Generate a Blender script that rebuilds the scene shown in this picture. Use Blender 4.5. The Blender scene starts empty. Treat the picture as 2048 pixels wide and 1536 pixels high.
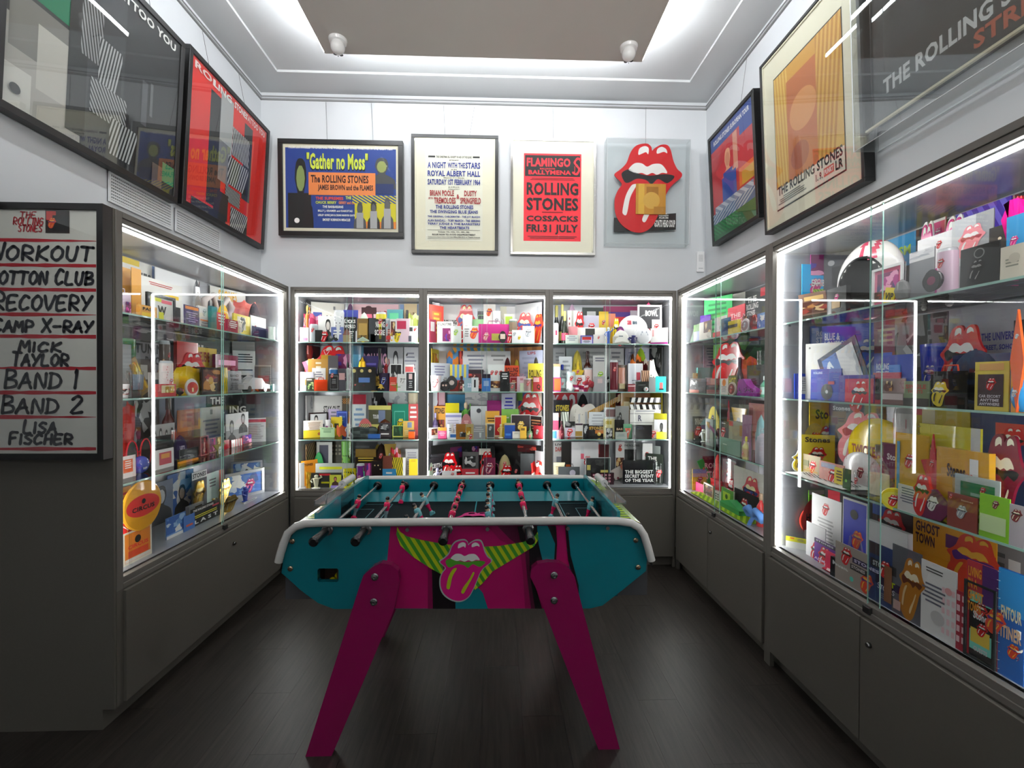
import bpy, bmesh, math, random
from mathutils import Vector, Matrix
from mathutils.geometry import tessellate_polygon
random.seed(7)
sc = bpy.context.scene
COL = sc.collection
PI = math.pi
# ---------------------------------------------------------------- camera
F, H, CX = 898.12, 1.55, 0.0997
def _rot():
    y, p, r = 0.0327, -0.0071, -0.0033
    Ry = Matrix(((math.cos(y), -math.sin(y), 0), (math.sin(y), math.cos(y), 0), (0, 0, 1)))
    Rp = Matrix(((1, 0, 0), (0, math.cos(p), math.sin(p)), (0, -math.sin(p), math.cos(p))))
    Rr = Matrix(((math.cos(r), 0, -math.sin(r)), (0, 1, 0), (math.sin(r), 0, math.cos(r))))
    return Rr @ Rp @ Ry
ROT = _rot()
CAM = Vector((CX, 0, H))
cd = bpy.data.cameras.new('camera'); cam = bpy.data.objects.new('camera', cd); COL.objects.link(cam)
cd.sensor_width = 36; cd.lens = F / 2048 * 36; cd.clip_start = 0.05
R_, U_, B_ = ROT[0], ROT[2], -ROT[1]
cam.matrix_world = Matrix(((R_[0], U_[0], B_[0], CAM[0]), (R_[1], U_[1], B_[1], CAM[1]), (R_[2], U_[2], B_[2], CAM[2]), (0, 0, 0, 1)))
sc.camera = cam
# ---------------------------------------------------------------- world, light, exposure
w = bpy.data.worlds.new('world'); sc.world = w; w.use_nodes = True
w.node_tree.nodes['Background'].inputs[0].default_value = (.75, .8, .9, 1)
w.node_tree.nodes['Background'].inputs[1].default_value = 0.02
sc.view_settings.view_transform = 'Standard'; sc.view_settings.look = 'None'
sc.view_settings.gamma = 1; sc.view_settings.use_curve_mapping = False
sc.view_settings.exposure = 0.0
sc.cycles.transparent_max_bounces = 24
sc.cycles.max_bounces = 8
sc.cycles.sample_clamp_indirect = 4.0
sc.cycles.use_denoising = True
COVE, STRIP = 88.0, 27.0      # emission of the cove tape and of the case light strips
def area(name, loc, rot, sx, sy, power, col=(1, 1, 1)):
    l = bpy.data.lights.new(name, 'AREA'); l.shape = 'RECTANGLE'; l.size = sx; l.size_y = sy; l.energy = power; l.color = col
    o = bpy.data.objects.new(name, l); COL.objects.link(o); o.location = loc; o.rotation_euler = rot; return o
# turns a light to face a point
def aim(o, p): o.rotation_euler = (Vector(p) - o.location).to_track_quat('-Z', 'Y').to_euler()
# added fill lights behind the camera: one brightens the ceiling panel, two the pictures
area('added_up_fill', (0, -0.9, 2.3), (PI, 0, 0), 1.4, 1.0, 34, (1, .98, .95))
for x_ in (-1.0, 1.0):
    o_ = area('added_picture_fill', (x_, -1.3, 3.4), (0, 0, 0), .5, .3, 13, (1, .98, .95)); o_.data.spread = math.radians(75); aim(o_, (x_ * .6, 4.1, 3.5))
# ---------------------------------------------------------------- projection helpers (photo pixel -> point on a plane of the room)
def hit(x, y, ax, val):
    d = ROT.transposed() @ Vector(((x - 1024) / F, 1, (768 - y) / F))
    return CAM + d * ((val - CAM[ax]) / d[ax])
# ---------------------------------------------------------------- colours and materials
NAMED = dict(k='1b1a1b', w='f4f2ee', r='c8161d', y='f2c81e', b='1f3fae', g='2f8a3a', p='c2186b', o='ee7a1c', t='0f8f96', v='5b2a86',
             n='6b4226', s='c9ccd0', d='4a4a4c', e='9a9a9a', c='efe6cf', l='b6d82a', a='d8a832', m='7a1733', i='22265c', u='3aa6de', f='f3b9c0', z='2b2b2b')
def lin(c):
    if isinstance(c, tuple): return c
    c = NAMED.get(c, c)
    if len(c) == 3: c = ''.join(q * 2 for q in c)
    v = [int(c[i:i + 2], 16) / 255 for i in (0, 2, 4)]
    return tuple(q / 12.92 if q <= .04045 else ((q + .055) / 1.055) ** 2.4 for q in v)
def mat(name, rough=.5, metal=0., col=None, spec=.5, coat=0., noise=0., nscale=40., bump=0., alpha=None):
    m = bpy.data.materials.new(name); m.use_nodes = True; nt = m.node_tree; b = nt.nodes['Principled BSDF']
    b.inputs['Roughness'].default_value = rough; b.inputs['Metallic'].default_value = metal
    b.inputs['Specular IOR Level'].default_value = spec; b.inputs['Coat Weight'].default_value = coat
    if col is None:
        a = nt.nodes.new('ShaderNodeVertexColor'); a.layer_name = 'Col'; src = a.outputs[0]
    else:
        a = nt.nodes.new('ShaderNodeRGB'); a.outputs[0].default_value = (*lin(col), 1); src = a.outputs[0]
    if noise or bump:
        tc = nt.nodes.new('ShaderNodeTexCoord'); n = nt.nodes.new('ShaderNodeTexNoise'); n.inputs['Scale'].default_value = nscale
        n.inputs['Detail'].default_value = 6; nt.links.new(tc.outputs['Object'], n.inputs['Vector'])
    if noise:
        mp = nt.nodes.new('ShaderNodeMapRange'); mp.inputs[3].default_value = 1 - noise; mp.inputs[4].default_value = 1 + noise
        nt.links.new(n.outputs[0], mp.inputs[0])
        hs = nt.nodes.new('ShaderNodeHueSaturation'); nt.links.new(src, hs.inputs['Color']); nt.links.new(mp.outputs[0], hs.inputs['Value']); src = hs.outputs[0]
    if bump:
        bp = nt.nodes.new('ShaderNodeBump'); bp.inputs['Strength'].default_value = bump; bp.inputs['Distance'].default_value = .002
        nt.links.new(n.outputs[0], bp.inputs['Height']); nt.links.new(bp.outputs[0], b.inputs['Normal'])
    nt.links.new(src, b.inputs['Base Color'])
    return m
def glassmat(name, tint, gloss, rough=0.0):
    m = bpy.data.materials.new(name); m.use_nodes = True; nt = m.node_tree; nt.nodes.remove(nt.nodes['Principled BSDF'])
    t = nt.nodes.new('ShaderNodeBsdfTransparent'); t.inputs[0].default_value = (*tint, 1)
    g = nt.nodes.new('ShaderNodeBsdfGlossy'); g.inputs['Roughness'].default_value = rough
    fr = nt.nodes.new('ShaderNodeFresnel'); fr.inputs[0].default_value = 1.45
    mu = nt.nodes.new('ShaderNodeMath'); mu.operation = 'MULTIPLY'; mu.inputs[1].default_value = gloss; nt.links.new(fr.outputs[0], mu.inputs[0])
    mx = nt.nodes.new('ShaderNodeMixShader'); nt.links.new(mu.outputs[0], mx.inputs[0]); nt.links.new(t.outputs[0], mx.inputs[1]); nt.links.new(g.outputs[0], mx.inputs[2])
    nt.links.new(mx.outputs[0], nt.nodes['Material Output'].inputs[0]); return m
def emit(name, col, s):
    m = bpy.data.materials.new(name); m.use_nodes = True; b = m.node_tree.nodes['Principled BSDF']
    b.inputs['Base Color'].default_value = (*col, 1); b.inputs['Emission Color'].default_value = (*col, 1); b.inputs['Emission Strength'].default_value = s; return m
M = {}
M['paper'] = mat('printed_paper', .55, noise=.03, nscale=30)
M['gloss'] = mat('glossy_plastic', .22, coat=.3, noise=.03, nscale=20)
M['matte'] = mat('cloth', .9, spec=.2, noise=.12, nscale=220, bump=.3)
M['metal'] = mat('polished_metal', .22, metal=1., noise=.05, nscale=15)
M['clear'] = glassmat('clear_acrylic', (.97, .98, .98), .3)
M['tgreen'] = glassmat('tinted_glass', (.35, .55, .4), 1.0)
M['tamber'] = glassmat('amber_glass', (.45, .16, .06), 1.0)
M['door'] = glassmat('door_glass', (.98, .99, .987), .16)
M['shelf'] = glassmat('shelf_glass', (.93, .97, .96), 1.0)
M['edge'] = mat('glass_edge', .15, col='9fc9bd', coat=.5, noise=.08, nscale=30)
M['carcass'] = mat('taupe_laminate', .6, col='5e5a53', spec=.3, noise=.05, nscale=90, bump=.12)
M['framem'] = mat('taupe_frame', .42, col='69655f', spec=.4, noise=.03, nscale=60)
M['alu'] = mat('brushed_aluminium', .35, metal=.9, col='b9bcc0', noise=.05, nscale=50)
M['inner'] = mat('silver_lining', .28, metal=.35, col='a9abb0', noise=.04, nscale=3)
M['strip'] = emit('light_strip_diffuser', (1, 1, .985), STRIP)
M['cove'] = emit('cove_tape', (.93, .97, 1), COVE)
M['white'] = mat('white_wall_paint', .85, col='d9dcdf', spec=.2, noise=.02, nscale=5, bump=.05)
M['ceil'] = mat('ceiling_paint', .9, col='dcdedf', spec=.2, noise=.02, nscale=4)
M['warm'] = mat('suspended_panel_paint', .85, col='c9c5bf', spec=.2, noise=.02, nscale=6)
M['black'] = mat('black_frame_wood', .35, col='141313', noise=.2, nscale=60, bump=.1)
M['dark'] = mat('dark_metal', .4, metal=.6, col='3a3a3a', noise=.05)
# dark wood floor: planks are pieces, grain comes from a stretched noise
def floormat():
    m = bpy.data.materials.new('dark_wood'); m.use_nodes = True; nt = m.node_tree; b = nt.nodes['Principled BSDF']
    tc = nt.nodes.new('ShaderNodeTexCoord'); mp = nt.nodes.new('ShaderNodeMapping'); mp.inputs['Scale'].default_value = (38, 2.2, 1)
    n = nt.nodes.new('ShaderNodeTexNoise'); n.inputs['Scale'].default_value = 1.5; n.inputs['Detail'].default_value = 9; n.inputs['Roughness'].default_value = .65; n.inputs['Distortion'].default_value = .6
    oi = nt.nodes.new('ShaderNodeObjectInfo'); va = nt.nodes.new('ShaderNodeVectorMath'); va.operation = 'ADD'
    cb = nt.nodes.new('ShaderNodeCombineXYZ'); ml = nt.nodes.new('ShaderNodeMath'); ml.operation = 'MULTIPLY'; ml.inputs[1].default_value = 50
    nt.links.new(oi.outputs['Random'], ml.inputs[0]); nt.links.new(ml.outputs[0], cb.inputs[0]); nt.links.new(ml.outputs[0], cb.inputs[1])
    nt.links.new(tc.outputs['Object'], va.inputs[0]); nt.links.new(cb.outputs[0], va.inputs[1]); nt.links.new(va.outputs[0], mp.inputs['Vector']); nt.links.new(mp.outputs[0], n.inputs['Vector'])
    r = nt.nodes.new('ShaderNodeValToRGB'); r.color_ramp.elements[0].position = .3; r.color_ramp.elements[1].position = .75
    r.color_ramp.elements[0].color = (*lin('161311'), 1); r.color_ramp.elements[1].color = (*lin('3a342f'), 1)
    nt.links.new(n.outputs[0], r.inputs[0])
    hs = nt.nodes.new('ShaderNodeHueSaturation'); nt.links.new(r.outputs[0], hs.inputs['Color'])
    mr = nt.nodes.new('ShaderNodeMapRange'); mr.inputs[3].default_value = .82; mr.inputs[4].default_value = 1.15; nt.links.new(oi.outputs['Random'], mr.inputs[0]); nt.links.new(mr.outputs[0], hs.inputs['Value'])
    nt.links.new(hs.outputs[0], b.inputs['Base Color']); b.inputs['Roughness'].default_value = .38; b.inputs['Specular IOR Level'].default_value = .5
    bp = nt.nodes.new('ShaderNodeBump'); bp.inputs['Strength'].default_value = .25; bp.inputs['Distance'].default_value = .002
    nt.links.new(n.outputs[0], bp.inputs['Height']); nt.links.new(bp.outputs[0], b.inputs['Normal']); return m
M['floor'] = floormat()
# ---------------------------------------------------------------- mesh builder
class MB:
    def __init__(s): s.v = []; s.f = []; s.c = []; s.m = None; s.smooth = []
    def T(s, p): return tuple(s.m @ Vector(p)) if s.m else tuple(p)
    def add(s, vs, fs, col=(.8, .8, .8), smooth=False):
        n = len(s.v); s.v += [s.T(p) for p in vs]; s.f += [tuple(i + n for i in q) for q in fs]; s.c += [lin(col)] * len(fs); s.smooth += [smooth] * len(fs)
    def box(s, x0, x1, y0, y1, z0, z1, col='w'):
        s.add([(x0, y0, z0), (x1, y0, z0), (x1, y1, z0), (x0, y1, z0), (x0, y0, z1), (x1, y0, z1), (x1, y1, z1), (x0, y1, z1)],
              [(3, 2, 1, 0), (4, 5, 6, 7), (0, 1, 5, 4), (1, 2, 6, 5), (2, 3, 7, 6), (3, 0, 4, 7)], col)
    def prism(s, pts, y0, y1, col='w', side=None, holes=(), smooth=False):
        """outline in x,z (counter-clockwise seen from -y) extruded from y0 (front) to y1"""
        loops = [list(pts)] + [list(h) for h in holes]
        tri = tessellate_polygon([[Vector((x, z, 0)) for x, z in l] for l in loops])
        flat = [p for l in loops for p in l]; n = len(flat)
        def area2(t): a, b, c = (flat[i] for i in t); return (b[0] - a[0]) * (c[1] - a[1]) - (b[1] - a[1]) * (c[0] - a[0])
        tri = [t if area2(t) > 0 else (t[0], t[2], t[1]) for t in tri if abs(area2(t)) > 1e-14]
        s.add([(x, y0, z) for x, z in flat], tri, col)
        if y1 is None: return
        s.add([(x, y1, z) for x, z in flat], [(a, c, b) for a, b, c in tri], side or col)
        o = 0
        for l in loops:
            k = len(l); vs = [(x, y0, z) for x, z in l] + [(x, y1, z) for x, z in l]
            s.add(vs, [(i, i + k, (i + 1) % k + k, (i + 1) % k) for i in range(k)], side or col, smooth); o += k
    def poly(s, pts, y, col): s.prism(pts, y, None, col)
    def lathe(s, prof, n=20, col='w', cx=0, cy=0, cols=None, smooth=True):
        """profile [(r,z)...] bottom to top"""
        k = len(prof)
        vs = [(cx + r * math.cos(2 * PI * i / n), cy + r * math.sin(2 * PI * i / n), z) for r, z in prof for i in range(n)]
        for j in range(k - 1):
            base = len(s.v)
            s.add(vs[j * n:(j + 2) * n], [(i, (i + 1) % n, (i + 1) % n + n, i + n) for i in range(n)], cols[j] if cols else col, smooth)
        if prof[0][0] > 1e-5: s.add(vs[:n], [tuple(range(n - 1, -1, -1))], cols[0] if cols else col)
        if prof[-1][0] > 1e-5: s.add(vs[-n:], [tuple(range(n))], cols[-1] if cols else col)
    def tube(s, path, r, n=8, col='w', closed=False, smooth=True):
        path = [Vector(p) for p in path]; k = len(path); rings = []
        up = Vector((0, 0, 1)); prev = None
        for i, p in enumerate(path):
            a = path[i - 1] if (i or closed) else p; b = path[(i + 1) % k] if (i < k - 1 or closed) else p
            t = (b - a).normalized() if (b - a).length > 1e-9 else Vector((1, 0, 0))
            if prev is None: side = t.cross(up) if abs(t.dot(up)) < .95 else t.cross(Vector((1, 0, 0)))
            else: side = prev - t * prev.dot(t)
            side.normalize(); prev = side; q = t.cross(side)
            rr = r[i] if isinstance(r, (list, tuple)) else r
            rings.append([p + (side * math.cos(2 * PI * j / n) + q * math.sin(2 * PI * j / n)) * rr for j in range(n)])
        vs = [tuple(x) for ring in rings for x in ring]; fs = []
        for i in range(k if closed else k - 1):
            for j in range(n):
                a = i * n + j; b = i * n + (j + 1) % n; c = ((i + 1) % k) * n + (j + 1) % n; d = ((i + 1) % k) * n + j
                fs.append((a, b, c, d))
        s.add(vs, fs, col, smooth)
        if not closed: s.add(vs[:n], [tuple(range(n - 1, -1, -1))], col); s.add(vs[-n:], [tuple(range(n))], col)
    def ball(s, c, rx, ry, rz, col='w', n=16, m=10):
        vs = [(c[0] + rx * math.sin(PI * j / m) * math.cos(2 * PI * i / n), c[1] + ry * math.sin(PI * j / m) * math.sin(2 * PI * i / n), c[2] - rz * math.cos(PI * j / m)) for j in range(m + 1) for i in range(n)]
        s.add(vs, [(j * n + i, j * n + (i + 1) % n, (j + 1) * n + (i + 1) % n, (j + 1) * n + i) for j in range(m) for i in range(n)], col, True)
    def build(s, name, material, parent=None, loc=None, rot=None, bevel=0):
        me = bpy.data.meshes.new(name); me.from_pydata(s.v, [], s.f)
        ca = me.color_attributes.new('Col', 'FLOAT_COLOR', 'CORNER'); data = []
        for f, c in zip(s.f, s.c): data += [c[0], c[1], c[2], 1.] * len(f)
        ca.data.foreach_set('color', data)
        me.polygons.foreach_set('use_smooth', s.smooth)
        me.materials.append(M[material] if isinstance(material, str) else material); me.update()
        o = bpy.data.objects.new(name, me); COL.objects.link(o)
        if parent: o.parent = parent
        if loc is not None: o.location = loc
        if rot is not None: o.rotation_euler = rot
        if bevel:
            b = o.modifiers.new('bevel', 'BEVEL'); b.width = bevel; b.segments = 2; b.limit_method = 'ANGLE'
        return o
def empty(name, loc=(0, 0, 0), rot=(0, 0, 0)):
    o = bpy.data.objects.new(name, None); COL.objects.link(o); o.location = loc; o.rotation_euler = rot; o.empty_display_size = .05; return o
def tag(o, label, cat, group=None, kind=None):
    o['label'] = label; o['category'] = cat
    if group: o['group'] = group
    if kind: o['kind'] = kind
    return o
def struct(o): o['kind'] = 'structure'; return o
def curve(pts, k=5, closed=True):
    """Catmull-Rom smoothing of an outline"""
    n = len(pts); out = []
    for i in range(n if closed else n - 1):
        p0, p1, p2, p3 = (pts[(i + j - 1) % n] if closed else pts[min(max(i + j - 1, 0), n - 1)] for j in range(4))
        for t in range(k):
            t /= k
            out.append(tuple(.5 * (2 * b + (c - a) * t + (2 * a - 5 * b + 4 * c - d) * t * t + (3 * b - a - 3 * c + d) * t ** 3) for a, b, c, d in zip(p0, p1, p2, p3)))
    if not closed: out.append(pts[-1])
    return out
def orient(p):
    a = sum(p[i - 1][0] * p[i][1] - p[i][0] * p[i - 1][1] for i in range(len(p)))
    return p if a > 0 else p[::-1]
# ---------------------------------------------------------------- lettering
TXT = {}
def text_geo(s, heavy=True):
    key = (s, heavy)
    if key not in TXT:
        cu = bpy.data.curves.new('lettering', 'FONT'); cu.body = s; cu.resolution_u = 2; cu.size = 1; cu.offset = .035 if heavy else 0; cu.space_character = 1.06 if heavy else 1
        o = bpy.data.objects.new('lettering', cu); COL.objects.link(o); dg = bpy.context.evaluated_depsgraph_get()
        me = bpy.data.meshes.new_from_object(o.evaluated_get(dg)); vs = [tuple(v.co) for v in me.vertices]; fs = [tuple(p.vertices) for p in me.polygons]
        bpy.data.objects.remove(o); bpy.data.curves.remove(cu); bpy.data.meshes.remove(me)
        if not vs: vs = [(0, 0, 0), (1, 0, 0), (0, 1, 0)]; fs = []
        x0 = min(v[0] for v in vs); x1 = max(v[0] for v in vs); y0 = min(v[1] for v in vs); y1 = max(v[1] for v in vs)
        TXT[key] = ([((v[0] - x0) / (x1 - x0), (v[1] - y0) / (y1 - y0 or 1)) for v in vs], fs)
    return TXT[key]
STROKES = {  # hand lettering: polylines in a 0..10 x 0..10 cell
 'A': '0,0 3,6 5,10 7,5 10,0|2,3.5 8.5,4', 'B': '1,0 1,10|1,10 7,9.5 8,7 2,5|2,5 9,4 9,1 1,0', 'C': '9,8.5 5,10 1,6 1,2 4,0 9,1.5', 'D': '1,0 1,10|0,10 6,9 9.5,5 7,1 0,0',
 'E': '9,10 1,9.5 1,0 9,.5|1,5 7,5.3', 'F': '1,0 1,9.5 9,10|1,5 7,5.5', 'G': '9,8.5 5,10 1,6 1,2 4,0 8.5,1 9,4.5 5,4.5', 'H': '1,0 1.5,10|9,0 8.5,10|1,5 9,5.3', 'I': '5,0 5,10', 'K': '1,0 1.5,10|9,10 2,4.5 9.5,0',
 'L': '1.5,10 1,.5 9,0', 'M': '0,0 1.5,10 5,4 8.5,10 10,0', 'N': '1,0 1.5,10 8.5,0 9,10', 'O': '5,10 1,7 1,2.5 5,0 9,3 9,7.5 5,10', 'P': '1.5,0 1,10 7,9.5 9,7 7,5 1.5,4.5', 'R': '1.5,0 1,10 7,9.5 9,7 7,5 1.5,4.8 9.5,0',
 'S': '9,9 5,10 1.5,7.5 5,5.3 8.8,3 6,0 1,1', 'T': '0,10 10,9.5|5,9.8 4.5,0', 'U': '1,10 1,3 4,0 7.5,1 9,10', 'V': '0,10 4.5,0 10,10', 'W': '0,10 2,0 5,6 7.5,0 10,10', 'X': '0,10 10,0|9.5,10 .5,0', 'Y': '0,10 4.5,5|10,10 3,0', '-': '1,5 9,5.2', '1': '3,8.5 5.5,10 5,0', '2': '1,8 5,10 8.5,7.5 1,.3 10,.6', 'J': '7,10 7,2 4,0 1,2'}
def marker(mb, s, x, z, w, h, y, col, t=.012, slant=.12, small=.82):
    """marker lettering, x..x+w, baseline z, height h; every word starts with a larger capital"""
    ws = [(.55 if c == ' ' else .35 if c in '1I' else 1.) for c in s]; tot = sum(ws) + .22 * (len(s) - 1); u = w / tot; cx = x; first = True
    for c, cw in zip(s, ws):
        if c == ' ': first = True
        if c in STROKES:
            hh = h if first else h * small; first = False
            for pl in STROKES[c].split('|'):
                pts = [tuple(float(q) for q in p.split(',')) for p in pl.split()]
                pts = [(cx + px / 10 * cw * u + slant * pz / 10 * hh, z + pz / 10 * hh) for px, pz in pts]
                pts = curve(pts, 4, False)
                L = []; Rr = []
                for i, p in enumerate(pts):
                    a = pts[max(i - 1, 0)]; b = pts[min(i + 1, len(pts) - 1)]; dx, dz = b[0] - a[0], b[1] - a[1]; d = math.hypot(dx, dz) or 1
                    q = t / 2 * (1 + .15 * math.sin(i * 1.7)); L.append((p[0] - dz / d * q, p[1] + dx / d * q)); Rr.append((p[0] + dz / d * q, p[1] - dx / d * q))
                n = len(pts); mb.add([(a, y, b) for a, b in L + Rr], [(i + n, i + n + 1, i + 1, i) for i in range(n - 1)], col)
                for e in (pts[0], pts[-1]):
                    mb.add([(e[0] + t / 2 * math.cos(k * PI / 4), y, e[1] + t / 2 * math.sin(k * PI / 4)) for k in range(8)], [tuple(range(8))], col)
        cx += (cw + .22) * u
# ---------------------------------------------------------------- the tongue-and-lips emblem, unit box 0..1 wide, 0..1.3 high (z up)
def _n(l): return [(x / 510, (1165 - y) / 510) for x, y in l]
LIPS = _n([(0, 725), (45, 690), (90, 640), (120, 560), (165, 510), (240, 495), (275, 520), (282, 548), (300, 530), (350, 502), (400, 505), (425, 545), (445, 620), (475, 680), (510, 712), (508, 742), (470, 775), (432, 810), (400, 860), (370, 940), (330, 1040), (285, 1120), (215, 1163), (130, 1155), (50, 1100), (8, 1020), (2, 920), (25, 850), (55, 805), (35, 775), (8, 750)])
MOUTH = _n([(52, 722), (110, 690), (160, 715), (260, 735), (380, 722), (455, 738), (400, 790), (330, 760), (280, 800), (240, 770), (170, 760), (110, 790), (75, 785)])
TEETH = _n([(105, 690), (150, 645), (205, 645), (245, 668), (290, 648), (350, 648), (390, 690), (396, 715), (360, 712), (320, 728), (285, 714), (245, 730), (205, 716), (165, 722), (130, 708)])
HL1 = _n([(178, 580), (185, 535), (225, 515), (255, 530), (252, 575), (235, 560), (205, 572)])
HL2 = _n([(320, 570), (322, 535), (355, 518), (388, 535), (396, 565), (370, 555)])
HL3 = _n([(155, 800), (165, 812), (120, 900), (95, 1025), (70, 1030), (62, 1000), (85, 890), (125, 815)])
HL4 = _n([(330, 850), (345, 862), (315, 930), (270, 1020), (235, 1085), (212, 1068), (235, 1010), (290, 930)])
SCH = dict(r=('d1141c', 'k', 'w', 'w'), p=('d0177a', '7a0d4a', 'w', 'f7c6dc'), g=('d9b24a', '6b4a10', 'f6e7a8', 'fff3c4'), k=('1c1c1e', '000', 'e', 'e'), w=('f1efec', 'd', 'w', 'd'), b=('1d3fae', 'i', 'e8e2d8', 'e8e2d8'),
           y=('f1d514', 'k', 'fffbe0', 'k'), l=('a5cf2c', 'g', 'w', 'w'), o=('e1452a', 'v', 'f4b83a', 'f4b83a'), m=('7c1630', 'k', 'c', 'c'), s=('a8acb2', 'd', 'w', 'w'), n=('b97b2c', 'n', 'f3e7c8', 'e8c890'), f=('ea8b92', 'a33', 'w', 'w'), c=('cc1f2b', '243c8c', 'f6e9b0', '2c5aa8'))
def tongue(mb, x, z, w, sch='r', y=0., dy=-.0004, outline=None, k=3):
    """x,z = lower-left corner"""
    A = SCH.get(sch, SCH['r']); f = lambda l: [(x + a * w, z + b * w) for a, b in curve(l, k)]
    if outline:
        cx, cz = x + .5 * w, z + .64 * w
        mb.poly(orient([(cx + (a - cx) * 1.05, cz + (b - cz) * 1.045) for a, b in f(LIPS)]), y, outline); y += dy
    mb.poly(orient(f(LIPS)), y, A[0]); y += dy
    mb.poly(orient(f(MOUTH)), y, A[1]); y += dy
    mb.poly(orient(f(TEETH)), y, A[2])
    for i_, q in enumerate((HL1, HL2, HL3, HL4)): mb.poly(orient(f(q)), y, A[2] if i_ < 2 else A[3])
# ---------------------------------------------------------------- flat print: a small drawing language, boxes in percent from the upper-left corner
def paint(mb, w, h, spec, x0=0., z0=0., y=-.0006, seed=1):
    rnd = random.Random(seed); dy = -.00035
    X = lambda p: x0 + w * p / 100; Z = lambda p: z0 + h * (1 - p / 100)
    def rect(a, b, c, d, yy, col): mb.add([(X(a), yy, Z(b + d)), (X(a + c), yy, Z(b + d)), (X(a + c), yy, Z(b)), (X(a), yy, Z(b))], [(0, 1, 2, 3)], col)
    for tok in spec.split(';'):
        t = tok.split(); 
        if not t: continue
        o = t[0]; y += dy
        n = lambda i, d: float(t[i]) if len(t) > i else d
        if o == 'b': rect(n(2, 0), n(3, 0), n(4, 100), n(5, 100), y, t[1])
        elif o == 't':
            s = ' '.join(t[6:]); vs, fs = text_geo(s); a, b, c, d = (float(q) for q in t[2:6])
            mb.add([(X(a + c * u), y, Z(b + d * (1 - v))) for u, v in vs], fs, t[1])
        elif o == 'h':   # marker lettering
            s = ' '.join(t[6:]); a, b, c, d = (float(q) for q in t[2:6]); marker(mb, s, X(a), Z(b + d), w * c / 100, h * d / 100, y, t[1], t=h * d / 100 * .13)
        elif o == 'l':
            a, b, c, d, k = n(2, 12), n(3, 50), n(4, 76), n(5, 40), int(n(6, 5))
            for i in range(k):
                f = rnd.uniform(.55, 1); rect(a + c * (1 - f) / 2, b + d * i / k, c * f, d / k * .45, y, t[1])
        elif o == 'T':
            a, b, c = n(2, 20), n(3, 20), n(4, 60); ww = w * c / 100; sch = t[1] if len(t) > 1 else 'r'
            tongue(mb, X(a), Z(b) - ww * 1.31, ww, sch, y, outline=t[5] if len(t) > 5 else None, k=2); y += 4 * dy
        elif o == 'c': 
            r = n(4, 40) / 100 * min(w, h); cx, cz = X(n(2, 50)), Z(n(3, 50)); mb.add([(cx + r * math.cos(i * PI / 10), y, cz + r * math.sin(i * PI / 10)) for i in range(20)], [tuple(range(20))], t[1])
        elif o == 's':
            a, b, c, d, k = n(3, 0), n(4, 0), n(5, 100), n(6, 100), int(n(7, 6)); sl = n(8, .6)
            rect(a, b, c, d, y, t[1]); y += dy
            for i in range(-int(k * abs(sl)) - 1, k + 1):
                q = [(a + c * (i + u) / k, v) for u, v in ((0, b), (.5, b), (.5 + sl * k, b + d), (sl * k, b + d))]
                q = clip(q, a, a + c)
                if len(q) > 2: mb.poly(orient([(X(u), Z(v)) for u, v in q]), y, t[2])
        elif o == 'm':
            a, b, c, d, tk = n(2, 3), n(3, 3), n(4, 94), n(5, 94), n(6, 2)
            for q in ((a, b, c, tk), (a, b + d - tk, c, tk), (a, b, tk, d), (a + c - tk, b, tk, d)): rect(*q, y, t[1])
        elif o == 'v':   # plain bust
            a, b, c, d = n(2, 20), n(3, 10), n(4, 60), n(5, 90); 
            mb.poly(orient(curve([(X(a + c * u), Z(b + d * v)) for u, v in ((0, 1), (.05, .7), (.3, .56), (.38, .5), (.27, .3), (.33, .06), (.5, 0), (.68, .06), (.73, .3), (.62, .5), (.7, .56), (.95, .7), (1, 1))], 2, False)), y, t[1])
            y += dy; mb.poly(orient([(X(a + c * (.5 + .17 * math.cos(i * PI / 5))), Z(b + d * (.29 + .19 * math.sin(i * PI / 5)))) for i in range(10)]), y, t[6] if len(t) > 6 else 'c')
        elif o == 'q':   # an out-of-focus colour picture
            pal = dict(B='111,333,555,888,bbb,ddd', C='5a2a1a,8a4a2a,c98a4a,e8c890,3a2a2a,a03a2a', D='0a0a12,16121e,2a1a2a,3a2a1a,7a3a2a,c8a860', S='3a6ab8,6a9ad8,9ac0e8,d8e4f0,2a4a88,f0f0f0', G='1a3a1a,2a6a3a,6aa84a,c8d890,143018,3a5a3a', R='5a0a12,8a1420,b81c28,d84a3a,2a0a0e,e8b0a0', P='7a1a5a,b82a88,e85ab0,3a1a6a,f0a0c8,4a2aa0', Y='b8860a,e8b81a,f8d84a,fff0a0,8a5a0a,e87a1a', K='0c0c0c,161616,222,2c2c2c,3a3a3a,0a0a0a', W='e8e8ea,d8d8dc,f4f4f4,c4c6cc,b0b4bc,ececec').get(t[1], '111,888').split(',')
            a, b, c, d = n(2, 0), n(3, 0), n(4, 100), n(5, 100); rect(a, b, c, d, y, pal[0]); y += dy
            for i in range(int(n(6, 9))):
                cx, cz, rx, rz = rnd.uniform(a, a + c), rnd.uniform(b, b + d), rnd.uniform(.08, .28) * c, rnd.uniform(.08, .3) * d; ph = rnd.uniform(0, 6)
                q = [(min(max(cx + rx * (1 + .3 * math.sin(3 * j + ph)) * math.cos(j * PI / 5), a), a + c), min(max(cz + rz * (1 + .3 * math.cos(2 * j + ph)) * math.sin(j * PI / 5), b), b + d)) for j in range(10)]
                mb.add([(X(u), y - i * 3e-5, Z(v)) for u, v in q][::-1], [tuple(range(10))], rnd.choice(pal))
        elif o == 'g':   # grid of small marks
            a, b, c, d, k, r = n(2, 5), n(3, 5), n(4, 90), n(5, 90), int(n(6, 4)), int(n(7, 4))
            for i in range(k):
                for j in range(r): rect(a + c * i / k, b + d * j / r, c / k * .6, d / r * .6, y, t[1])
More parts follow.
